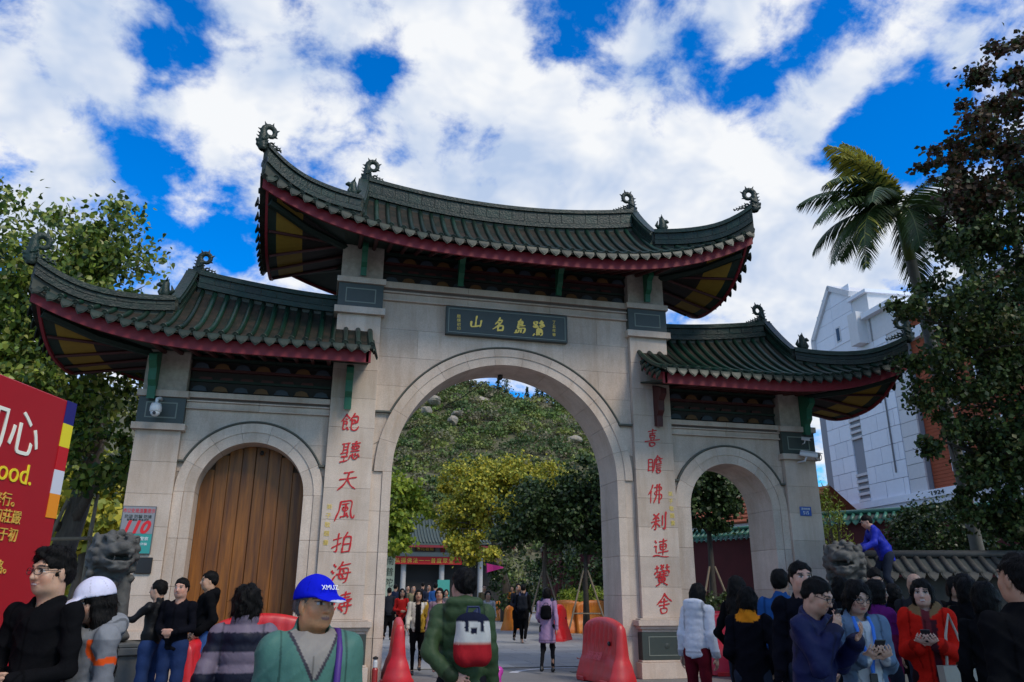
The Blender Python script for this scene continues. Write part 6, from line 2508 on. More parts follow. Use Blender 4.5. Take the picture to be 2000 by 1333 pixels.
# ------------------------------------------------------------ lettering on the gate
# brush strokes on a 100 x 100 grid (y up): each stroke = points, then start/end weight
GLYPHS = {
    '山': [[(50, 92), (47, 60), (48, 30)], [(18, 58), (17, 34), (22, 24), (50, 28), (78, 30)], [(82, 62), (80, 40), (78, 22)]],
    '名': [[(48, 95), (38, 72), (20, 55)], [(40, 78), (68, 80), (58, 62), (38, 42), (8, 24)], [(40, 64), (52, 56)], [(42, 42), (40, 14)], [(42, 42), (76, 46), (72, 12)], [(40, 14), (74, 14)]],
    '島': [[(50, 98), (40, 86)], [(36, 86), (34, 56)], [(36, 86), (66, 88), (64, 64)], [(38, 76), (62, 77)], [(36, 66), (64, 66)], [(34, 54), (82, 57)], [(36, 54), (34, 38), (86, 42), (80, 12), (68, 8)], [(44, 30), (43, 14), (14, 12)], [(58, 30), (56, 14)], [(28, 28), (16, 14), (44, 14)]],
    '鷺': [[(14, 94), (12, 74), (36, 76), (38, 94), (14, 94)], [(26, 74), (25, 56)], [(26, 66), (38, 68)], [(12, 66), (12, 56), (42, 60)], [(62, 98), (50, 82)], [(56, 90), (82, 92), (64, 74), (48, 64)], [(60, 84), (86, 64)], [(58, 66), (58, 54), (78, 56), (80, 68), (58, 66)], [(46, 52), (38, 44)], [(36, 44), (36, 22)], [(36, 44), (66, 46), (64, 34)], [(38, 36), (64, 37)], [(36, 28), (74, 30)], [(36, 22), (78, 24), (72, 4), (62, 2)], [(20, 14), (14, 4)], [(36, 14), (40, 6)], [(50, 14), (54, 7)]],
    '飽': [[(28, 96), (20, 78), (6, 62)], [(28, 90), (44, 76)], [(26, 74), (34, 70)], [(18, 64), (17, 20), (34, 28)], [(18, 62), (36, 66), (34, 44)], [(20, 50), (34, 52)], [(36, 34), (44, 22)], [(66, 96), (58, 80), (48, 66)], [(60, 82), (88, 84), (84, 54), (76, 50)], [(60, 66), (76, 67), (74, 50), (58, 50)], [(58, 66), (57, 26), (66, 16), (90, 18), (92, 34)]],
    '聽': [[(8, 90), (44, 93)], [(16, 90), (15, 46)], [(36, 92), (36, 38)], [(17, 76), (35, 77)], [(17, 63), (35, 64)], [(6, 46), (40, 52)], [(12, 32), (40, 34)], [(26, 34), (24, 8)], [(8, 8), (42, 14)], [(54, 88), (92, 91)], [(72, 98), (72, 80)], [(56, 78), (55, 62), (90, 64), (92, 80), (56, 78)], [(66, 78), (66, 64)], [(80, 78), (79, 64)], [(54, 54), (92, 56)], [(54, 36), (48, 20)], [(62, 42), (64, 18), (84, 16), (86, 28)], [(74, 42), (78, 34)], [(88, 40), (96, 28)]],
    '天': [[(28, 84), (74, 88)], [(12, 56), (90, 62)], [(52, 86), (48, 56), (34, 30), (8, 10)], [(50, 52), (66, 26), (92, 10)]],
    '風': [[(22, 88), (20, 50), (6, 8)], [(22, 88), (76, 92), (74, 40), (80, 14), (94, 12), (94, 26)], [(32, 76), (62, 80)], [(36, 64), (36, 44), (60, 47), (62, 66), (36, 64)], [(48, 78), (47, 22)], [(30, 22), (60, 28)], [(56, 38), (66, 20)]],
    '拍': [[(6, 68), (42, 76)], [(26, 94), (27, 14), (16, 20)], [(4, 36), (42, 52)], [(66, 96), (58, 78)], [(54, 76), (52, 12)], [(54, 76), (88, 80), (86, 12)], [(56, 46), (86, 48)], [(54, 14), (86, 16)]],
    '海': [[(12, 88), (22, 78)], [(6, 62), (16, 52)], [(8, 14), (24, 40)], [(52, 96), (44, 80), (32, 68)], [(46, 82), (88, 86)], [(46, 70), (40, 26), (82, 28)], [(48, 68), (84, 72), (78, 12), (66, 10)], [(30, 46), (94, 50)], [(58, 62), (64, 54)], [(56, 42), (62, 34)]],
    '濤': [[(12, 88), (22, 78)], [(6, 62), (16, 52)], [(8, 14), (24, 40)], [(40, 86), (82, 90)], [(60, 98), (58, 62)], [(44, 74), (80, 77)], [(34, 62), (90, 66)], [(42, 54), (84, 57)], [(62, 56), (60, 40)], [(34, 38), (94, 42)], [(76, 50), (76, 8), (64, 12)], [(48, 30), (56, 20)], [(40, 50), (40, 30)]],
    '喜': [[(24, 88), (76, 92)], [(50, 98), (49, 74)], [(32, 75), (68, 78)], [(34, 66), (34, 52), (66, 54), (68, 68), (34, 66)], [(40, 48), (44, 40)], [(62, 50), (56, 40)], [(6, 36), (94, 42)], [(34, 28), (33, 8), (66, 9), (68, 30), (34, 28)]],
    '瞻': [[(8, 82), (8, 22)], [(8, 82), (34, 84), (33, 22)], [(9, 64), (33, 65)], [(9, 44), (33, 45)], [(8, 24), (33, 26)], [(62, 98), (52, 84)], [(56, 90), (82, 92), (70, 80)], [(44, 78), (92, 81)], [(48, 78), (42, 40), (34, 14)], [(60, 74), (54, 62)], [(74, 74), (84, 64)], [(54, 54), (86, 57)], [(56, 44), (84, 46)], [(56, 34), (84, 36)], [(58, 26), (57, 6), (82, 8), (84, 27), (58, 26)]],
    '佛': [[(30, 96), (22, 72), (6, 50)], [(20, 66), (20, 6)], [(40, 82), (84, 86), (84, 66), (42, 64), (40, 44), (88, 48), (84, 22), (74, 20)], [(56, 96), (54, 40), (38, 6)], [(70, 98), (70, 2)]],
    '刹': [[(18, 90), (50, 66)], [(48, 92), (14, 64)], [(6, 52), (58, 58)], [(32, 68), (32, 10), (22, 16)], [(28, 46), (8, 22)], [(38, 44), (56, 28)], [(70, 80), (70, 32)], [(88, 96), (88, 10), (74, 18)]],
    '連': [[(14, 92), (22, 82)], [(10, 66), (26, 70), (16, 50), (24, 34)], [(4, 20), (30, 24), (60, 12), (96, 10)], [(40, 86), (84, 90)], [(44, 74), (44, 46), (80, 48), (82, 76), (44, 74)], [(46, 62), (80, 63)], [(34, 34), (92, 38)], [(62, 98), (61, 20)]],
    '黌': [[(18, 94), (22, 70)], [(10, 82), (30, 84)], [(42, 96), (58, 82)], [(58, 96), (42, 80)], [(42, 80), (60, 68)], [(78, 96), (78, 70)], [(70, 84), (90, 84)], [(8, 56), (8, 64), (94, 68), (88, 54)], [(24, 52), (78, 55)], [(38, 60), (38, 42)], [(60, 62), (60, 42)], [(14, 42), (88, 45)], [(30, 36), (30, 14), (70, 16), (72, 38), (30, 36)], [(50, 44), (50, 14)], [(32, 26), (70, 27)], [(38, 10), (18, 0)], [(62, 10), (82, 0)]],
    '舍': [[(52, 98), (36, 72), (8, 50)], [(52, 94), (66, 76), (94, 58)], [(30, 60), (70, 63)], [(22, 44), (80, 48)], [(50, 74), (49, 32)], [(30, 30), (32, 6), (68, 8), (72, 32), (30, 30)]],
}


def brush_char(ch, size, seed, weight=6.2, slant=.10):
    rs = np.random.RandomState(seed)
    mb = MB()
    for q, st in enumerate(GLYPHS[ch]):
        P = [np.array(p, float) for p in st]
        # smooth the polyline a little and vary the pressure like a brush
        pts = []
        for a, b in zip(P[:-1], P[1:]):
            n = max(2, int(np.linalg.norm(b - a) / 9))
            pts += [a + (b - a) * i / n for i in range(n)]
        pts.append(P[-1])
        pts = np.array(pts)
        for _ in range(2):
            if len(pts) > 2:
                pts[1:-1] = pts[1:-1] * .5 + (pts[:-2] + pts[2:]) * .25
        m = len(pts)
        L, Rr = [], []
        w0 = weight * rs.uniform(.85, 1.2)
        for i in range(m):
            t = pts[min(i + 1, m - 1)] - pts[max(i - 1, 0)]
            t = t / (np.linalg.norm(t) + 1e-9)
            f = i / max(1, m - 1)
            w = w0 * (.95 - .35 * math.sin(math.pi * min(1, f * 1.1)) ** 2) * (1.0 if abs(t[1]) > .6 else .78)
            if f > .8 and m > 3:
                w *= 1 - (f - .8) / .2 * rs.uniform(.2, .75)
            nrm = np.array([-t[1], t[0]])
            L.append(pts[i] + nrm * w + rs.normal(size=2) * .5)
            Rr.append(pts[i] - nrm * w + rs.normal(size=2) * .5)
        t0 = pts[0] - pts[1]
        t0 = t0 / (np.linalg.norm(t0) + 1e-9)
        t1 = pts[-1] - pts[-2]
        t1 = t1 / (np.linalg.norm(t1) + 1e-9)
        outl = [pts[0] + t0 * w0 * .7] + L + [pts[-1] + t1 * w0 * .5] + Rr[::-1]
        k = len(outl)
        sc = size / 100
        d = .008 + q * .0006

        def tr(p):
            x, y = p[0] - 50, p[1] - 50
            return (x + slant * y) * sc, (y + .10 * x) * sc
        vs = [(tr(p)[0], -d, tr(p)[1]) for p in outl] + [(tr(p)[0], .001, tr(p)[1]) for p in outl]
        fs = []
        # strip faces for the front, side walls
        nL = len(L)
        fs.append((0, 1, 1 + 2 * nL))
        for i in range(nL - 1):
            fs.append((1 + i, 2 + i, 2 * nL - i, 1 + 2 * nL - i))
        fs.append((nL, nL + 1, nL + 2))
        for i in range(k):
            fs.append((i, (i + 1) % k, k + (i + 1) % k, k + i))
        mb.add(vs, fs)
    return mb.mesh('carved_character', [])


def put_chars(chars, places, size, m, wdt=1.0, seed=0, parent=gate, y=-.002, name='carved_character', weight=6.2):
    for k, (ch, (x, z)) in enumerate(zip(chars, places)):
        me = brush_char(ch, size, seed + k, weight)
        me.materials.append(m)
        link_mesh(name, me, parent, (x, y, z), (0, 0, 0), (wdt, 1, 1))


zsL = [at_y(x, y, 0) for x, y in ((684, 828), (684, 884), (679, 939), (675, 997), (669, 1062), (666, 1120), (668, 1180))]
put_chars('飽聽天風拍海濤', [(p[0], p[2]) for p in zsL], .44, LETTER_R, .92, 1, PIER[-1], weight=4.9)
zsR = [at_y(x, y, 0) for x, y in ((1274, 857), (1280, 909), (1281, 965), (1287, 1020), (1291, 1073), (1293, 1123), (1297, 1180))]
put_chars('喜瞻佛刹連黌舍', [(p[0], p[2]) for p in zsR], .42, LETTER_R, .92, 21, PIER[1], weight=4.9)
for q, (px0, py0, px1, py1, par) in enumerate(((643, 990, 636, 1060, PIER[-1]), (1309, 965, 1314, 1022, PIER[1]))):
    for k in range(5):
        p = at_y(px0 + (px1 - px0) * k / 4, py0 + (py1 - py0) * k / 4, 0)
        letter('small_gold_character', '弟子敬題書' [k], .11, LETTER_G, par, (p[0], -.004, p[2]), depth=.003)
# plaque
plq = MB().box(-1.41, 1.32, .0, .119, 6.86, 7.50, bev=.01).build('name_plaque', GRANITE_DARK, gate)
fr = MB()
for (a, b, c, d) in ((-1.36, 1.27, 7.44, 7.455), (-1.36, 1.27, 6.905, 6.92), (-1.36, -1.345, 6.92, 7.44), (1.255, 1.27, 6.92, 7.44)):
    fr.box(a, b, -.006, .004, c, d)
fr.build('plaque_line', GRANITE_LINE, plq)
put_chars('山名島鷺', [(at_y(x, y, 0)[0], at_y(x, y, 0)[2]) for x, y in ((930, 631), (976, 635), (1016, 639), (1053, 642))], .36, LETTER_G, .95, 41, plq, y=-.001, name='gilded_character', weight=7)
for x, ln, y0 in ((896, 4, 618), (1082, 4, 630)):
    for k in range(ln):
        p = at_y(x, y0 + 8 * k, 0)
        letter('small_gold_character', '丁丑年春趙樸初印'[k + (4 if x < 1000 else 0)], .085, LETTER_G, plq, (p[0], -.004, p[2]), depth=.003)

# ------------------------------------------------------------ things fixed to the gate
CAMW = mat('camera_white', (.62, .62, .62), .35)


def world_on(px, py, Y):
    p = at_y(px, py, Y)
    return p


c = world_on(304, 800, -.28)
dc = empty('dome_camera', (c[0], c[1], c[2]))
tag(dc, 'white dome camera on the left outer pier', 'camera')
MB().lathe([(.02, .13), (.085, .11), (.105, .04), (.105, -.03), (.09, -.05)], 18).build('housing', CAMW, dc, smooth=True)
MB().lathe([(.004, -.135), (.045, -.125), (.078, -.09), (.088, -.05)], 18).build('dome', CAMW, dc, smooth=True)
MB().lathe([(.03, 0), (.03, .02), (.02, .025)], 12).build('lens', PLASTIC_BLK, dc, loc=(0, -.075, -.085), rot=(R(75), 0, 0))
MB().tube([(0, 0, .12), (0, 0, .20), (.03, .10, .24), (.03, .25, .24)], .03, 10).build('arm', CAMW, dc, smooth=True)


def bullet_cam(label, px, py, s, rz, par_y):
    c = world_on(px, py, par_y)
    o = empty('bullet_camera', tuple(c), rz)
    tag(o, label, 'camera', 'bullet cameras on the right outer pier')
    MB().box(-.05 * s, .05 * s, -.22 * s, .14 * s, -.045 * s, .045 * s, bev=.015 * s).build('housing', CAMW, o, rot=(R(14), 0, 0))
    MB().box(-.06 * s, .06 * s, -.27 * s, .12 * s, .05 * s, .062 * s).build('sunshield', CAMW, o, rot=(R(14), 0, 0))
    MB().lathe([(.035 * s, 0), (.035 * s, .012), (.028 * s, .016)], 12).build('lens', PLASTIC_BLK, o, loc=(0, -.222 * s, -.055 * s), rot=(R(104), 0, 0))
    MB().tube([(0, .02 * s, -.04 * s), (0, .06 * s, -.12 * s), (.10 * s, .26 * s, -.12 * s)], .018 * s, 8).build('bracket', CAMW, o)
    return o


bullet_cam('large bullet camera just below the cap of the right outer pier', 1577, 888, 1.15, R(35), -.28)
bullet_cam('small bullet camera on the dark stone of the right outer pier', 1573, 858, .7, R(10), -.22)
c = world_on(1598, 893, -.12)
o = MB().tube([(.09 * math.cos(t), 0, .09 * math.sin(t)) for t in np.linspace(0, 6.3, 18)], .008, 6).build('cable_loop', PLASTIC_BLK, loc=tuple(c))
tag(o, 'coil of black cable hanging beside the large bullet camera', 'cable')
c = world_on(977, 737, .9)
hc_ = empty('arch_camera', (c[0], c[1], c[2]))
tag(hc_, 'small dark camera hanging from the crown of the main arch', 'camera')
MB().lathe([(.05, .10), (.06, .0), (.05, -.05), (.02, -.07)], 12).build('housing', PLASTIC_BLK, hc_, smooth=True)
MB().tube([(0, 0, .08), (0, 0, .22)], .02, 6).build('stem', PLASTIC_BLK, hc_)
a, b = world_on(950, 745, .95), world_on(845, 806, .95)
m_ = (a + b) / 2 - np.array([0, 0, .05])
tag(MB().tube([tuple(a), tuple(m_), tuple(b)], .010, 6).build('black_cable', PLASTIC_BLK), 'thin black cable strung across the top of the main arch', 'cable')
c = world_on(512, 886, .5)
o = MB().lathe([(.03, .05), (.045, .0), (.02, -.04)], 10).build('door_camera', PLASTIC_BLK, loc=tuple(c))
tag(o, 'tiny dark camera at the crown of the left arch', 'camera')

# police sign, plates
p0, p1 = at_y(241, 988, -.03), at_y(307, 988, -.03)
pz = at_y(272, 1083, -.03)[2]
sgn = empty('police_sign', ((p0[0] + p1[0]) / 2, -.03, (p0[2] + pz) / 2))
tag(sgn, 'grey notice with large red 110 on the left outer pier', 'sign')
w2, h2 = (p1[0] - p0[0]) / 2, (p0[2] - pz) / 2
MB().box(-w2, w2, -.012, .012, -h2, h2, bev=.004).build('frame', mat('sign_frame', (.10, .10, .11), .5), sgn)
MB().box(-w2 + .015, w2 - .015, -.016, -.012, -h2 * .16, h2 - .015).build('upper_panel', mat('sign_grey', (.24, .24, .26), .6), sgn)
MB().box(-w2 + .015, w2 - .015, -.016, -.012, -h2 + .015, -h2 * .17).build('lower_panel', mat('sign_teal', (.03, .28, .25), .6), sgn)
RED_INK = mat('red_ink', (.65, .012, .02), .5)
letter('lettering', '市公安局溫馨提示', .085, RED_INK, sgn, (0, -.018, h2 * .80), depth=.002, width=.8)
letter('lettering', '防盜 防騙 防搶', .07, mat('ink', (.02, .03, .02), .7), sgn, (0, -.018, h2 * .56), depth=.002)
letter('lettering', '報警電話 緊急求助', .045, mat('ink', (.02, .03, .02), .7), sgn, (0, -.018, h2 * .42), depth=.002)
letter('number', '110', .30, RED_INK, sgn, (.01, -.018, h2 * .12), depth=.003, shear=.3, offset=.012)
WHITE_INK = mat('white_ink', (.75, .76, .76), .6)
letter('lettering', '有困難 找警察', .07, WHITE_INK, sgn, (0, -.018, -h2 * .36), depth=.002)
letter('lettering', '提高警惕 謹防詐騙', .05, WHITE_INK, sgn, (0, -.018, -h2 * .58), depth=.002)
letter('lettering', '派出所宣', .05, WHITE_INK, sgn, (0, -.018, -h2 * .78), depth=.002)
c = world_on(280, 1105, -.03)
o = MB().box(-.14, .14, -.02, .02, -.14, .14, bev=.01).build('black_plate', mat('plate_black', (.018, .012, .012), .3), loc=(c[0], -.025, c[2]))
tag(o, 'small black plate under the 110 notice', 'plate')
c = world_on(1574, 999, -.02)
hn = empty('number_plate', (c[0], -.012, c[2]))
tag(hn, 'small blue house number plate on the right outer pier', 'plate')
MB().box(-.14, .14, -.008, .008, -.10, .10, bev=.003).build('plate', mat('plate_blue', (.012, .06, .30), .35), hn)
letter('street_name', '思明南路', .055, WHITE_INK, hn, (0, -.011, .05), depth=.002)
letter('number', '515', .10, WHITE_INK, hn, (0, -.011, -.035), depth=.002)

# ------------------------------------------------------------ red billboard at the left
A, Bp = at_d(150, 790, 7.0), at_d(0, 730, 6.02)
ztop = A[2]
dx = np.array([A[0] - Bp[0], A[1] - Bp[1]])
dl = np.linalg.norm(dx)
ang = math.atan2(dx[1], dx[0])
bb_ = empty('billboard', (A[0], A[1], 0), ang)
tag(bb_, 'tall red billboard with white characters and striped flag edge at the left', 'billboard')
BRED = mat('billboard_red', (.36, .004, .010), .45, var=.04)
WB = 4.2
MB().box(-WB, 0, 0, .10, .25, ztop, bev=.01).build('panel', BRED, bb_)
for k, (cc) in enumerate(((.012, .010, .14), (.75, .62, .02), (.50, .006, .012), (.62, .62, .68), (.80, .26, .01))):
    zz0 = at_d(150, 790, 7.0)[2] - (k + 1) * .205
    MB().box(-.145, -.002, -.006, -.0005, zz0, zz0 + .205).build('flag_stripe', mat('stripe%d' % k, cc, .5), bb_)
for x in (-.25, -3.6):
    MB().box(x - .04, x + .04, .10, .18, 0, ztop - .2).build('post', mat('steel', (.3, .3, .3), .4, metal=.8), bb_)
    MB().box(x - .04, x + .04, .10, .9, 0, .06).build('foot', mat('steel', (.3, .3, .3), .4, metal=.8), bb_)


def on_board(px, py):
    """photo pixel -> local (x, z) on the billboard face"""
    d = ray(px, py)
    n = np.array([math.sin(ang), -math.cos(ang)])
    t = ((A[:2] - CAM[:2]) @ n) / (d[:2] @ n)
    q = CAM + d * t
    return float((q[:2] - A[:2]) @ np.array([math.cos(ang), math.sin(ang)])), float(q[2])


def bletter(name, s, px, py, size, m, width=1.0, align='C', depth=.004):
    x, z = on_board(px, py)
    o = letter(name, s, size, m, bb_, (x, -.004, z), depth=depth, width=width)
    if align == 'R':
        xs = [v.co.x for v in o.data.vertices]
        o.location.x = x - max(xs) * width
    return o


BW = mat('board_white', (.80, .78, .66), .6)
BY = mat('board_yellow', (.80, .62, .02), .6)
bletter('headline', '初心', 76, 855, .40, BW, align='R')
bletter('headline', 'Buddhahood.', 62, 930, .235, BY, align='R')
for py, s in ((978, '從今往後精進修行。'), (1012, '諸佛菩薩慈顏和莊嚴'), (1046, '不忘歷來面對于初'), (1108, '一生修行菩提之路。')):
    bletter('text_line', s, {978: 28, 1012: 40, 1046: 32, 1108: 12}[py], py, .115, mat('board_gold', (.62, .38, .06), .6), align='R')

# ------------------------------------------------------------ plastic barriers
def barrier_mesh(L=1.25, H=1.0, humps=1, m=None, slots=7):
    """water-filled road barrier: arched top, waisted section, recessed upright slots"""
    nx, nt = 40, 16
    prof = [(0, .24), (.10, .24), (.14, .215), (.32, .17), (.42, .125), (.5, .115), (.85, .085), (.96, .07), (1.0, .035)]
    tt = np.linspace(0, 1, nt + 1)
    hp = np.interp(tt, [p[0] for p in prof], [p[1] for p in prof])
    mb = MB()
    vs, fs = [], []
    for side in (-1, 1):
        for i in range(nx + 1):
            u = i / nx
            x = (u - .5) * L
            q = (u * humps) % 1.0 if u < 1 else 1.0
            zt = H * (.88 + .12 * math.sin(math.pi * min(1, max(0, q))) ** .75)
            for j, t in enumerate(tt):
                y = hp[j]
                if .50 < t < .90 and .06 < u < .94:
                    s_ = math.sin(2 * math.pi * slots * (u - .06) / .88)
                    y -= .022 * max(0, min(1, s_ * 2.5)) * min(1, (t - .50) * 16) * min(1, (.90 - t) * 16)
                vs.append((x, side * y, .0 + zt * t))
    n1 = (nx + 1) * (nt + 1)
    for sd in (0, 1):
        for i in range(nx):
            for j in range(nt):
                a = sd * n1 + i * (nt + 1) + j
                f = (a, a + nt + 1, a + nt + 2, a + 1)
                fs.append(f if sd == 0 else f[::-1])
    for i in range(nx):
        a = i * (nt + 1) + nt
        fs.append((a, a + nt + 1, n1 + a + nt + 1, n1 + a))
    for i in (0, nx):
        for j in range(nt):
            a = i * (nt + 1) + j
            f = (a, a + 1, n1 + a + 1, n1 + a)
            fs.append(f)
    mb.add(vs, fs)
    return mb.mesh('barrier_body', m, smooth=True)


RED_P = mat('barrier_red', (.55, .010, .016), .42, var=.18, vscale=3, col2=(.42, .05, .055), fac_lo=.48, fac_hi=.85, dirt=(.30, .045, .04))
RED_F = mat('barrier_red_faded', (.50, .018, .045), .45, var=.12, vscale=2)
ORA_P = mat('barrier_orange', (.72, .24, .014), .45, var=.1, vscale=2, col2=(.62, .16, .03))
BM = {'red': barrier_mesh(m=RED_P), 'orange': barrier_mesh(m=ORA_P, slots=9), 'faded': barrier_mesh(m=RED_F)}
FOOTM = MB().box(-.13, .13, -.27, .27, 0.0, .07, bev=.01).mesh('barrier_foot', RED_P)
FOOTO = MB().box(-.13, .13, -.27, .27, 0.0, .07, bev=.01).mesh('barrier_foot', ORA_P)
PLUG = MB().lathe([(.035, 0), (.035, .02), (.02, .03)], 10).mesh('filler_plug', PLASTIC_BLK)


def barrier(kind, label, loc, rz, s=1.0, group=None):
    r = empty('road_barrier', loc, rz)
    r.scale = (s, s, s)
    tag(r, label, 'barrier', group)
    link_mesh('barrier_body', BM[kind], r, (0, 0, .02))
    for x in (-.42, .42):
        link_mesh('barrier_foot', FOOTM if kind != 'orange' else FOOTO, r, (x, 0, 0))
    link_mesh('filler_plug', PLUG, r, (0.38, -.10, .62), (R(90), 0, 0))
    return r


bR = at_z(1196, 1338, 0)
barrier('red', 'red plastic barrier beside the right pier of the main arch', (bR[0] + .02, bR[1] + .42, 0), R(-83), 1.14, 'red plastic barriers')
letter('barrier_print', '消防通道', .14, mat('pale_print', (.62, .10, .13), .7), [o for o in COL.objects if o.name == 'road_barrier'][0], (0, -.20, .42), rot=(R(-20), 0, 0), depth=.002)
bL = at_z(774, 1335, 0)
barrier('red', 'red plastic barrier seen end-on beside the left pier of the main arch', (bL[0] + .02, bL[1] + .35, 0), R(87), 1.12, 'red plastic barriers')
q = at_d(520, 1190, 13.5)
barrier('red', 'red plastic barrier in front of the wooden door', (q[0], q[1], 0), R(4), 1.22, 'red plastic barriers')
q = at_d(392, 1260, 11.2)
barrier('red', 'red plastic barrier behind the man in the black hooded jacket', (q[0] + .1, q[1], 0), R(70), .98, 'red plastic barriers')
for k, (px, dd, lab, rz) in enumerate(((1392, 16.6, 'faded red barrier just right of the white puffer jacket', -12), (1447, 16.2, 'faded red barrier behind the woman with the orange collar', -12))):
    q = at_d(px, 1200, dd)
    barrier('faded', lab, (q[0], q[1], 0), R(rz), 1.22, 'red plastic barriers')
q = at_d(1500, 1180, 15.5)
barrier('faded', 'faded red barrier left of the blue jacket man', (q[0], q[1], 0), R(-14), 1.25, 'red plastic barriers')
q = at_z(1422, 1300, 0)
o = MB().box(-.32, .32, -.22, .22, .02, .36, bev=.05).build('grey_tank', mat('tank_grey', (.40, .41, .44), .5, var=.15), loc=(q[0], q[1], 0), rot=(0, 0, R(-12)))
tag(o, 'pale grey plastic ballast box in front of the faded red barriers', 'ballast box')
for k, (px, py, lab, rz, s) in enumerate(((1105, 1238, 'orange barrier left of the pair under the tree props', 2, 1.3), (1162, 1238, 'orange barrier right of the pair, nearest the jamb', 2, 1.3), (984, 1213, 'far orange barrier behind the monk', 40, 1.2), (996, 1232, 'orange barrier just behind the green puffer man', 62, 1.05))):
    q = at_z(px, py, 0)
    barrier('orange', lab, (q[0], q[1], 0), R(rz), s, 'orange plastic barriers')
q = at_d(1092, 1200, 27)
barrier('red', 'red barrier behind the woman in the lilac coat', (q[0], q[1], 0), R(60), 1.2, 'red plastic barriers')
# small things on the ground
q = at_z(1137, 1290, 0)
o = MB().add([(-.14, -.05, 0.004), (.02, -.08, .02), (.15, -.02, .006), (.12, .09, .05), (-.03, .06, .02), (-.12, .10, .06)], [(0, 1, 4), (0, 4, 5), (1, 2, 3), (1, 3, 4)]).build('paper_scrap', mat('paper_red', (.30, .06, .045), .8), loc=(q[0], q[1], .012))
tag(o, 'crumpled red paper lying on the ground left of the right barrier', 'litter')
q = at_z(1138, 1313, 0)
o = MB().box(-.26, .26, -.10, .10, .004, .012).build('drain_cover', mat('iron', (.05, .05, .052), .6), loc=(q[0], q[1], 0))
tag(o, 'dark flat drain cover beside the right barrier', 'drain cover')
for px, lab in ((1207, 'small red and white canister at the foot of the right pier'), (734, 'small red and white canister at the foot of the left pier')):
    q = at_y(px, 1275, -.12)
    r = empty('canister', (q[0], q[1], 0))
    tag(r, lab, 'canister', 'canisters at the pier feet')
    MB().lathe([(.055, 0), (.055, .26), (.035, .30)], 12).build('body', mat('canister_red', (.30, .02, .02), .4), r, smooth=False)
    MB().lathe([(.045, .30), (.045, .40), (.03, .44)], 12).build('collar', mat('canister_white', (.55, .55, .55), .5), r)
    MB().lathe([(.05, .44), (.05, .47), (.01, .49)], 12).build('cap', PLASTIC_BLK, r)


# ------------------------------------------------------------ guardian lions
STONE_L = mat('lion_stone', (.085, .082, .076), .75, var=.35, vscale=4, col2=(.05, .048, .045), bump=.5, bscale=25, bdist=.01)
PED = mat('lion_pedestal', (.10, .098, .09), .8, var=.2, vscale=3)


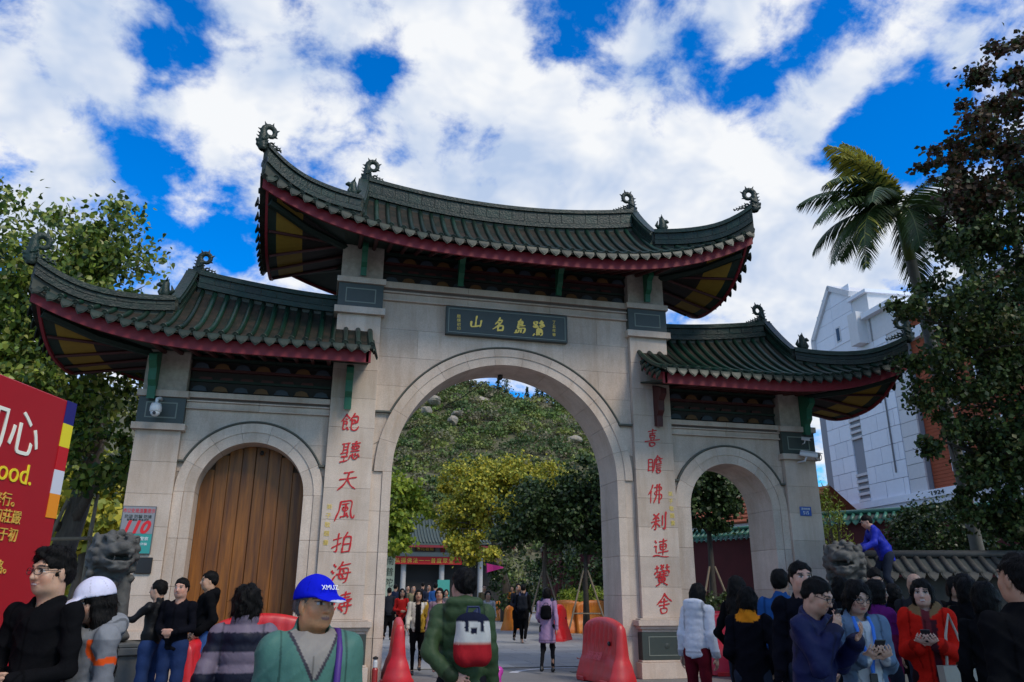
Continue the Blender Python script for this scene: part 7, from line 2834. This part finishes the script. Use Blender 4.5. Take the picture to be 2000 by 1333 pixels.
def lion(label, loc, rz, s=1.0, mirror=1):
    root = empty('guardian_lion', loc, rz)
    tag(root, label, 'stone lion', 'pair of stone guardian lions')
    # pedestal
    z = 0
    for (w, d, h, nm) in ((.62, .86, .16, 'plinth'), (.54, .78, .10, 'step'), (.50, .74, .50, 'dado'), (.56, .80, .10, 'cornice'), (.52, .76, .06, 'top')):
        MB().box(-w * s, w * s, -d * s, d * s, z * s, (z + h) * s - .001, bev=.012).build(nm, PED, root)
        z += h
    h = .021
    F = Field(axis(-.7, .7, h), axis(-.9, 1.0, h), axis(0, 1.75, h))
    m = mirror
    F.cone((0, -.35, .30), (0, .05, .85), (.32, .34), (.27, .27), (1, 0, 0), .1)      # back to chest
    F.cone((0, .12, .62), (0, .20, .98), (.26, .24), (.22, .2), (1, 0, 0), .1)
    for e in (-1, 1):
        F.cone((e * .28, -.30, .30), (e * .30, .0, .12), (.15, .2), (.11, .11), (1, 0, 0), .06)     # haunch
        F.cone((e * .30, -.05, .08), (e * .30, .22, .07), (.11, .09), (.10, .07), (1, 0, 0), .04)
        for t in (-.05, 0, .05):
            F.ball((e * .30 + t, .28, .06), (.035, .06, .055), None, .02)
    F.cone((-m * .20, .22, .80), (-m * .22, .34, .12), (.12, .12), (.10, .10), (1, 0, 0), .05)        # straight foreleg
    F.ball((-m * .22, .42, .08), (.12, .14, .08), None, .04)
    F.cone((m * .20, .22, .80), (m * .25, .42, .48), (.12, .12), (.10, .10), (1, 0, 0), .05)          # leg on the ball
    F.ball((m * .25, .50, .42), (.11, .13, .08), None, .04)
    F.ball((m * .25, .50, .20), .20, None, .015)                                                      # ball
    hc = np.array([0, .30, 1.22])
    F.ball(hc, (.30, .29, .27), None, .05)
    F.ball(hc + (0, .20, -.10), (.22, .20, .10), None, .05)
    F.ball(hc + (0, .22, .06), (.22, .19, .10), None, .05)                                            # muzzle
    F.ball(hc + (0, .36, .10), (.10, .07, .06), None, .03)                                            # nose
    F.ball(hc + (0, .34, -.06), (.19, .20, .045), None, .02, 'sub')                                   # open mouth
    F.ball(hc + (0, .26, -.20), (.15, .13, .06), None, .03)                                           # jaw
    for e in (-1, 1):
        F.ball(hc + (e * .13, .24, .17), (.075, .05, .06), None, .02)
        F.ball(hc + (e * .13, .28, .17), (.045, .035, .038), None, .008)
        F.ball(hc + (e * .14, .20, .24), (.11, .06, .035), None, .02)
        F.ball(hc + (e * .28, .02, .20), (.05, .09, .09), None, .02)
        F.ball(hc + (e * .12, .36, .02), (.05, .05, .04), None, .02)
        F.cone(hc + (e * .10, .36, -.04), hc + (e * .10, .37, -.10), .022, .008, (1, 0, 0), .01)
    # mane curls
    rs = np.random.RandomState(4)
    for ring, (rr, yy, zz, n) in enumerate(((.29, .08, .02, 15), (.315, -.03, -.02, 17), (.30, -.14, -.05, 16), (.26, -.24, -.08, 13), (.29, -.02, -.28, 13))):
        for k in range(n):
            a = 2 * math.pi * (k + .5 * (ring % 2)) / n
            p = hc + (rr * math.cos(a), yy, zz + rr * math.sin(a) * .95)
            if p[2] < .75 or (ring == 0 and math.sin(a) < -.5):
                continue
            F.ball(p, (.062, .075, .062), None, .018)
            F.ball(p + np.array((math.cos(a) * .05, -.03, math.sin(a) * .05)), .03, None, .012, 'sub')
    for k in range(7):                                                                                # spine, tail
        F.ball((0, -.42 - .03 * math.sin(k), .35 + .09 * k), (.07, .08, .05), None, .02)
    F.cone((0, -.5, .2), (0, -.58, .6), .09, .05, (1, 0, 0), .03)
    for k in range(5):
        F.ball((0, .33 + .02 * k, .95 - .05 * k), (.17 - .02 * k, .05, .035), None, .012)
    F.ball((0, .44, .80), .07, None, .01)                                                             # bell
    F.cone((-.45, -.6, .0), (.45, -.6, .0), .05, .05, (0, 0, 1), .02)
    F.half((0, 0, -1), -.004)
    F.warp(lambda x, y, z: .006 * np.sin(40 * x + 3 * np.sin(25 * z)) * np.sin(38 * z + 20 * y))
    V, Q = F.mesh(1)
    o = link_mesh('statue', np_mesh('statue', V * s * 1.0, Q, STONE_L), root, (0, 0, z * s))
    return root


pl = at_y(222, 1100, -2.5)
lion('stone guardian lion at the left, beside the men touching it', (pl[0] - .10, -2.5, 0), R(180 + 30), .99, 1)
pr = at_y(1648, 1100, -2.5)
lion('stone guardian lion at the right, with a man climbing behind it', (pr[0] + .05, -2.5, 0), R(180 - 42), 1.02, -1)

# ------------------------------------------------------------ people
BLK = (.005, .005, .006)
NAVY = (.006, .009, .03)


def banded(c1, c2, per, z0=0.0):
    def f(V):
        m = ((V[:, 2] - z0) / per).astype(int) % 2 == 0
        return np.where(m[:, None], np.array(c1), np.array(c2))
    return f


def P_(*a, **k):
    global _seed
    _seed += 1
    k.setdefault('seed', _seed)
    return person(*a, **k)


_seed = 0
# --- left group
def sweater(V):
    return np.tile(np.array(BLK), (len(V), 1))


P_('smiling man in black sweater and glasses beside the red billboard', 110, 1066, 4.5, -42, dict(col=BLK, collar=0, fold=.007, th=.004, w=.9), arms=('clasp', 'clasp'), head=(-10, 0), hair='spiky', glasses=True, smile=True, skin=(.50, .29, .19))


def hoodie(V):
    c = np.tile(np.array((.13, .135, .15)), (len(V), 1))
    r = np.hypot(np.abs(V[:, 0]) - .20, V[:, 2] - 1.33)
    c[(np.abs(r - .085) < .017) & (V[:, 2] > 1.2)] = (.62, .075, .012)
    c[(V[:, 2] > 1.37) | (V[:, 1] < -.10)] = (.20, .205, .22)
    return c


P_('woman in white cap and grey jacket with orange trim', 192, 1124, 4.6, -62, dict(col=hoodie, hood=True, fold=.009, th=.02), arms=('clasp', 'clasp'), head=(-12, -14), hair='long', cap=((.62, .60, .74), (.62, .60, .74)), female=True, skin=(.46, .27, .19))
P_('man in black leather jacket with his hand on the left lion', 312, 1131, 10.4, -118, dict(col=(.005, .005, .006), shiny=True, hem=.93, collar=.03), arms=('down', 'reach'), hair='short', trousers=(.018, .035, .10), shoes=BLK)
P_('laughing man in dark jacket beside the leather jacket man', 357, 1127, 10.3, -25, dict(col=(.005, .005, .008), hem=.86, collar=.03, puff=.006, per=.14), arms=('clasp', 'clasp'), hair='short', smile=True, trousers=(.016, .03, .085), skin=(.52, .27, .19))
P_('man in black hooded jacket in profile before the wooden door', 411, 1114, 11.4, -82, dict(col=BLK, hem=.76, hood=True, th=.02), arms=('pocket', 'pocket'), hair='short', trousers=(.035, .085, .24), skin=(.48, .27, .17))
w = P_('woman in banded purple and navy puffer jacket seen from behind', 487, 1139, 5.3, 176, dict(col=banded((.145, .115, .155), (.006, .007, .018), .13, .36), puff=.012, per=.13, th=.032, shiny=True, collar=.07, hem=.80, fold=.004), hair='curly', female=True, arms=('pocket', 'pocket'))


# --- old man in front
def oldjacket(V):
    c = np.tile(np.array((.058, .150, .122)), (len(V), 1))
    z, x, y = V[:, 2], np.abs(V[:, 0]), V[:, 1]
    vee = (z - 1.255) * .52
    fr = (y > .015) & (z > 1.25)
    c[fr & (x < vee + .016)] = (.035, .030, .040)
    c[fr & (x < vee)] = (.22, .20, .18)
    c[(x < .0055) & (y > .05) & (z <= 1.26)] = (.025, .085, .07)
    return c


om = P_('elderly man in blue cap and teal jacket in the foreground', 622, 1118, 3.75, 8, dict(col=oldjacket, fold=.011, th=.034, w=1.2, collar=.055, hem=.80, shiny=True), head=(28, 0), hjk=.75, hair='grey', hairc=(1, 1, 1), cap=((.006, .012, .50), (.45, .46, .5)), old=True, skin=(.56, .26, .12))
hdm = om['hd']
me = text_mesh('XMUZ', .034, .0008)
me.materials.append(WHITE_INK)
lo_ = link_mesh('cap_print', me, om['root'])
Hm4 = Matrix([list(r) for r in om['Hm']]).to_4x4()
pos = hdm((.002, .108, .082)) * om['sc']
lo_.matrix_local = Matrix.Translation(Vector(pos)) @ Hm4 @ Matrix.Rotation(R(180), 4, 'Z') @ Matrix.Rotation(R(-28), 4, 'X')
sb = MB()
pts = [(-.105, -.06, 1.46), (-.118, .04, 1.462), (-.115, .125, 1.385), (-.105, .168, 1.25), (-.085, .175, 1.12), (-.06, .176, .98), (-.03, .17, .86)]
sb.tube([np.array(p) * om['sc'] * np.array([1.0, 1.04, 1]) for p in pts], .016, 8, flat=1.0)
sb.build('bag_strap', mat('strap_purple', (.055, .012, .16), .6), om['root'], smooth=True)


# --- centre
def yellowcoat(V):
    c = np.tile(np.array((.42, .26, .035)), (len(V), 1))
    c[V[:, 0] > .03] = (.52, .48, .42)
    fr = (V[:, 1] > .03)
    c[fr & (np.abs(V[:, 0]) < .06)] = BLK
    c[fr & (V[:, 0] < -.06) & (V[:, 2] > 1.18) & (V[:, 0] > -.06 - (V[:, 2] - 1.18) * .5)] = (.55, .52, .47)
    return c


P_('woman in cream and mustard coat walking out of the main arch', 818, 1149, 0, 4, dict(col=yellowcoat, hem=.84, flare=.02, th=.02), foot_px=(821, 1312), legs='walk', arms=('walk_f', 'walk_b'), hair='long', female=True, trousers=BLK, shoes=BLK)
P_('young woman in mauve top half hidden behind the green puffer man', 859, 1146, 0, -8, dict(col=(.24, .16, .20), hem=.80), foot_px=(864, 1317), legs='walk2', arms=('down', 'walk_f'), hair='bob', female=True, trousers=(.03, .02, .022), shoes=(.30, .16, .15))
gm_ = P_('man in green puffer jacket with a backpack seen from behind', 905, 1107, 6.2, 186, dict(col=(.040, .070, .028), puff=.010, per=.10, th=.026, hood=True, hem=.80, shiny=True, fold=.003, w=1.0), arms=('down', 'back'), hair='short', head=(20, 0), legs='walk', trousers=(.014, .014, .018), skin=(.50, .26, .19))
lil = P_('woman in lilac coat and black boots walking into the temple', 1068, 1146, 0, 172, dict(col=(.34, .215, .34), hem=.60, flare=.045, th=.012), foot_px=(1066, 1310), legs='walk', arms=('walk_b', 'bent'), hair='bob', female=True, trousers=(.010, .010, .012), shoes=(.005, .005, .006))
bkm = P_('man in long black jacket and backpack walking in the court', 1022, 1141, 0, 172, dict(col=(.007, .007, .008), hem=.72), foot_px=(1027, 1256), legs='walk2', arms=('down', 'bent'), hair='short', trousers=BLK, shoes=(.35, .35, .36))
P_('monk in orange-brown robe standing in the court', 1000, 1144, 0, -20, dict(col=(.36, .145, .030), hem=.14, flare=.03), foot_px=(1004, 1216), hair='crop', arms=('clasp', 'clasp'))


def backpack(label, P, w, h, d, col, z0, back=-.20, x0=0.0, strap=None):
    """soft rounded bag on the wearer's back with its straps; a thing of its own"""
    sc = P['sc']
    hv = .014 if P['hj'] < .018 else .024
    f = Field(axis(-w - .06, w + .06, hv), axis(-d - .06, d + .06, hv), axis(-.05, h + .08, hv))
    for sx in (-1, 1):
        for sy in (-1, 1):
            f.cone((sx * (w - .05), sy * (d - .04), .05), (sx * (w - .065), sy * (d - .045), h - .06), .05, .045, k=.06)
    f.cone((-(w - .06), 0, .05), (w - .06, 0, .05), (.05, d), (.05, d), (0, 0, 1), .05)
    f.cone((0, 0, .06), (0, 0, h - .05), (w, d * .95), (w * .92, d * .8), (1, 0, 0), .05)
    f.warp(lambda x, y, z: .005 * np.sin(30 * z + 18 * x) * np.sin(25 * x + 9))
    V, Q = f.mesh(1)
    wp = P['world'](P['up']((x0, back, z0)))
    r = empty('backpack', tuple(wp), P['rz'])
    tag(r, label, 'backpack')
    link_mesh('bag', np_mesh('bag', V * sc, Q, CLOTH, col(V) if callable(col) else np.tile(np.array(col), (len(V), 1))), r)
    mb = MB()
    for sx in ((-1, 1) if strap is None else strap):
        q = [(sx * w * .6 - x0, -.0 + .06, h * .9), (sx * .11 - x0, .18, 1.475 - z0), (sx * .125 - x0, .30, 1.42 - z0), (sx * .14 - x0, .35, 1.25 - z0), (sx * .16 - x0, .22, 1.05 - z0)]
        q = [np.array(p) * sc for p in q]
        mb.tube(q, .022, 8, side=(1, 0, 0), flat=1.4)
    mb.tube([np.array(p) * sc for p in ((-.05, 0, h - .01), (-.04, 0, h + .05), (.04, 0, h + .05), (.05, 0, h - .01))], .010, 6)
    mb.build('straps', mat('strap_navy', (.012, .022, .075), .7) if not callable(col) or True else None, r)
    return r


def anello(V):
    c = np.tile(np.array((.56, .54, .50)), (len(V), 1))
    c[V[:, 2] > .285] = (.012, .014, .03)
    c[V[:, 2] < .135] = (.36, .016, .022)
    c[np.abs(V[:, 2] - .135) < .008] = (.5, .25, .2)
    bk = V[:, 1] < 0
    for sx in (-.055, .055):
        c[bk & (np.abs(V[:, 0] - sx) < .013) & (V[:, 2] > .21)] = (.012, .014, .03)
    c[bk & (np.abs(V[:, 0]) < .022) & (np.abs(V[:, 2] - .225) < .022)] = (.012, .014, .03)
    return c


backpack('navy, white and red backpack on the green puffer man', gm_, .118, .335, .07, anello, 1.05, -.245, .05, strap=(1,))
backpack('black backpack on the woman in the lilac coat', lil, .10, .26, .05, (.005, .005, .006), 1.08, -.16)
backpack('dark backpack on the man in the long black jacket', bkm, .14, .40, .08, (.014, .016, .022), .98, -.19)
q = at_d(964, 1326, 6.9)
f = Field(axis(-.15, .15, .012), axis(-.12, .12, .012), axis(-.18, .18, .012))
for (x, y, z, r) in ((0, 0, 0, .07), (.05, .02, .06, .045), (-.05, -.01, .055, .05), (.03, -.03, -.07, .05), (-.02, .02, .11, .03)):
    f.ball((x, y, z), r, None, .03)
V, Q = f.mesh(1)
o = link_mesh('toy_balloon', np_mesh('toy_balloon', V, Q, mat('pink_foil', (.75, .06, .38), .25)), None, tuple(q))
tag(o, 'small bright pink foil balloon beside the green puffer man', 'balloon')
# guide flag held above the crowd
fp = at_d(955, 1150, 24)
flg = empty('guide_flag', (fp[0], fp[1], 0))
tag(flg, 'small magenta guide flag raised behind the green puffer man', 'flag')
MB().tube([(0, 0, 1.1), (-.10, 0, 2.5)], .012, 6).build('pole', PLASTIC_BLK, flg)
MB().sweep([[(-.08 - .02 * i - .0, .03 * math.sin(i * 1.3), 2.18 + .012 * i), (-.10 - .075 * i * -1.0 * 0 + .0, .03 * math.sin(i * 1.3), 2.50 - .022 * i)] for i in range(2)], closed=False).build('hem', mat('flag_magenta', (.42, .012, .18), .7), flg)
MB().sweep([[(-.085 + .11 * i, .04 * math.sin(i * 1.1), 2.20 + .03 * i), (-.10 + .11 * i, .04 * math.sin(i * 1.1), 2.49 - .022 * i)] for i in range(6)], closed=False).build('cloth', mat('flag_magenta', (.42, .012, .18), .7), flg)
# far visitors in the court
far = [(761, 1147, 27, 175, (.02, .022, .03), 'visitor in dark jacket at the far left jamb', 'short', BLK), (773, 1140, 33, 170, (.014, .02, .045), 'visitor in navy jacket with back turned, left of the red jacket', 'short', BLK), (786, 1148, 23, 10, (.45, .02, .018), 'visitor in bright red jacket in the court', 'long', BLK),
       (808, 1142, 30, 5, (.20, .17, .10), 'close-cropped visitor in khaki jacket behind the cream coat woman', 'crop', (.1, .09, .07)), (797, 1142, 38, 20, (.03, .03, .035), 'distant visitor in grey-black between red and khaki jackets', 'short', BLK), (838, 1140, 36, 0, (.025, .03, .05), 'distant visitor in slate jacket left of the blue one', 'short', BLK),
       (851, 1138, 31, 178, (.03, .10, .30), 'visitor in bright blue jacket with back turned', 'short', NAVY), (872, 1150, 29, 0, (.10, .10, .11), 'visitor in grey jacket beside the green man\'s shoulder', 'bob', BLK), (946, 1141, 33, 0, (.16, .12, .06), 'visitor in tan top under the guide flag', 'crop', BLK),
       (953, 1152, 21, 10, (.40, .40, .42), 'visitor in pale jacket right of the green puffer man', 'bob', BLK), (826, 1137, 42, 180, (.02, .02, .025), 'most distant visitor in black near the hall column', 'short', BLK), (1012, 1139, 26, 10, (.018, .02, .03), 'visitor in navy coat beside the monk', 'short', BLK)]
for k, (x, y, d, fc, cl, lab, hr_, tr_c) in enumerate(far):
    P_(lab, x, y, d, fc, dict(col=cl, hem=.82), legs=('walk', 'stand', 'walk2')[k % 3], hair=hr_, trousers=tr_c, arms=(('down', 'bent'), ('walk_f', 'walk_b'), ('clasp', 'clasp'))[k % 3], female=hr_ in ('bob', 'long'), group='visitors in the temple court')

# --- right group
P_('woman in white puffer jacket and dark red trousers', 1362, 1137, 9.7, 148, dict(col=(.60, .60, .64), puff=.007, per=.085, th=.02, hood=True, hem=.86, fold=.003), arms=('down', 'down'), hair='bob', female=True, trousers=(.10, .008, .014), lean=8, head=(0, -8))


def ocol(V):
    c = np.tile(np.array((.005, .005, .008)), (len(V), 1))
    c[(V[:, 2] > 1.385) & (np.hypot(V[:, 0], V[:, 1] + .02) < .118)] = (.62, .20, .012)
    return c


P_('woman in dark coat with bright orange collar seen from behind', 1457, 1142, 7.4, 172, dict(col=ocol, hem=.50, flare=.02, collar=.05, th=.022), arms=('pocket', 'bent'), hair='bob', female=True, head=(-10, -5))
P_('long-haired woman in black behind the orange collar woman', 1438, 1121, 9.0, 150, dict(col=BLK, hem=.55), hair='long', female=True, arms=('down', 'pocket'))
P_('man in bright blue jacket seen from behind by the right pier', 1521, 1109, 8.2, 170, dict(col=(.018, .075, .23), hem=.86, collar=.03, th=.02), hair='short', trousers=BLK)
P_('tall man in dark jacket staring over the crowd', 1561, 1094, 6.7, 10, dict(col=(.006, .006, .010), hem=.82, collar=.02, th=.02), hair='short', head=(12, 3), arms=('down', 'pocket'), skin=(.56, .30, .21))


def navyc(V):
    c = np.tile(np.array((.006, .010, .055)), (len(V), 1))
    return c


nv = P_('man in navy jacket and glasses holding a phone to his mouth', 1592, 1126, 5.6, 62, dict(col=navyc, hem=.74, collar=.02, th=.028, shiny=True, fold=.008), hair='crop', glasses=True, head=(6, -16), arms=('face', 'phone_high'), lean=6, skin=(.50, .27, .18))
phone_at(nv, 'black phone held close to the face of the navy jacket man', 1)


def denim(V):
    c = np.tile(np.array((.125, .185, .27)), (len(V), 1))
    x, y, z = np.abs(V[:, 0]), V[:, 1], V[:, 2]
    c[(y > .02) & (x < .085 - (z - 1.1) * .10) & (z < 1.40)] = (.50, .52, .54)
    return c


dn = P_('woman in pale denim jacket and glasses reading her phone', 1670, 1129, 5.9, 22, dict(col=denim, hem=.84, collar=.02, th=.020, flare=.01), hair='bob', female=True, glasses=True, head=(6, -20), arms=('phone', 'phone'), skin=(.54, .32, .23))
phone_at(dn, 'black phone held by the woman in the denim jacket', 1, both=True)
lb = MB()
for s in (-1, 1):
    lb.tube([np.array(p) * dn['sc'] for p in ((s * .055, .06, 1.43), (s * .060, .112, 1.36), (s * .045, .152, 1.24), (s * .008, .158, 1.12), (0, .160, 1.05))], .0085, 6, flat=1.6)
ly = lb.build('lanyard', mat('lanyard_blue', (.02, .16, .62), .5), dn['root'])
MB().box(-.028, .028, .150, .166, .955, 1.05, bev=.004).build('badge', PLASTIC_BLK, ly)
P_('woman in purple jacket partly hidden behind the denim woman', 1708, 1128, 7.6, 120, dict(col=lambda V: np.where((V[:, 2] > 1.22)[:, None], np.array((.11, .014, .12)), np.array((.13, .012, .05))), hem=.62, th=.028), hair='bob', female=True, arms=('phone', 'down'))


def parka(V):
    c = np.tile(np.array((.50, .014, .008)), (len(V), 1))
    z, x, y = V[:, 2], np.abs(V[:, 0]), V[:, 1]
    c[(z > 1.36) & (np.hypot(x, y + .03) < .15)] = (.17, .105, .05)
    c[(y > .05) & (V[:, 0] < -.02) & (V[:, 0] > -.085) & (z < 1.36)] = (.05, .012, .018)
    c[(y > .05) & (x < .035) & (z > 1.15)] = (.12, .02, .025)
    return c


rp = P_('smiling woman in bright red parka with fur hood holding a phone', 1796, 1126, 7.1, -4, dict(col=parka, puff=.006, per=.2, th=.036, hood=True, hem=.52, collar=.03), hair='bob', female=True, smile=True, arms=('phone', 'phone'), head=(0, -3), skin=(.60, .36, .27), trousers=(.02, .01, .012))
phone_at(rp, 'dark phone held in front of the red parka woman', 1, both=True)
P_('bald man behind the red parka woman', 1783, 1116, 9.2, 178, dict(col=(.02, .02, .022)), hair=None)
P_('person in dark vest with brown sleeves right of the red parka', 1885, 1124, 7.7, 160, dict(col=lambda V: np.where((np.abs(V[:, 0]) > .175)[:, None], np.array((.10, .068, .026)), np.array(BLK)), hem=.66, th=.026), hair='bob', female=True, arms=('down', 'down'))
P_('stout man in black with his back turned at the right edge', 1980, 1074, 4.0, -142, dict(col=(.005, .005, .006), hem=.80, w=1.12, collar=0, fold=.006), hair='crop', head=(8, 6), skin=(.40, .205, .125), fat=1.05)
cl_ = P_('man in bright blue puffer climbing beside the right lion', 1690, 1006, 14.6, -72, dict(col=(.012, .022, .32), puff=.008, per=.12, th=.03, hem=.80, shiny=True), lean=28, feet_z=1.42, legs='crouch', arms=('reach', 'reach'), hair='short', smile=True, head=(-6, 8), skin=(.46, .24, .17))
lc = cl_['loc']
blk_ = MB().box(-.55, .6, -.4, .55, 0, 1.419, bev=.02).build('stone_block', PED, loc=(float(lc[0]) + .1, float(lc[1]) + .05, 0))
tag(blk_, 'plain stone block under the climbing man in blue', 'stone block')
P_('man in blue jacket looking down below the climbing man', 1706, 1108, 9.8, 15, dict(col=(.015, .04, .20), th=.02), hair='short', head=(0, -18))
for k, (x, y, d, fc, cl, lab, hr_) in enumerate(((1880, 1118, 8.6, 150, (.006, .006, .007), 'dark-coated person behind the brown sleeves', 'short'), (1862, 1122, 9.4, 20, (.009, .008, .008), 'dark-haired woman left of the stout man', 'bob'), (1742, 1136, 9.6, 160, (.005, .005, .006), 'dark-clothed person between the purple and red jackets', 'bob'),
                                             (1640, 1122, 8.0, 170, (.006, .007, .009), 'dark-haired person behind the denim woman', 'bob'), (1918, 1130, 5.8, 170, (.005, .005, .006), 'person in black coat just left of the stout man', 'bob'))):
    P_(lab, x, y, d, fc, dict(col=cl, hem=.7), hair=hr_, female=hr_ == 'bob', group='dark-clothed visitors at the right')


def tote(label, px, py, dep, col):
    q = at_d(px, py, dep)
    r = empty('tote_bag', tuple(q))
    tag(r, label, 'bag')
    MB().prism([(-.15, -.34), (.15, -.34), (.17, 0), (-.17, 0)], -.04, .04).build('bag', col, r)
    MB().tube([(-.10, 0, -.02), (-.06, 0, .25), (.0, 0, .42), (.06, 0, .25), (.10, 0, -.02)], .012, 6).build('handle', col, r)


tote('cream cloth tote bag hanging right of the red parka', 1868, 1300, 6.7, mat('canvas', (.36, .33, .27), .9, var=.1))
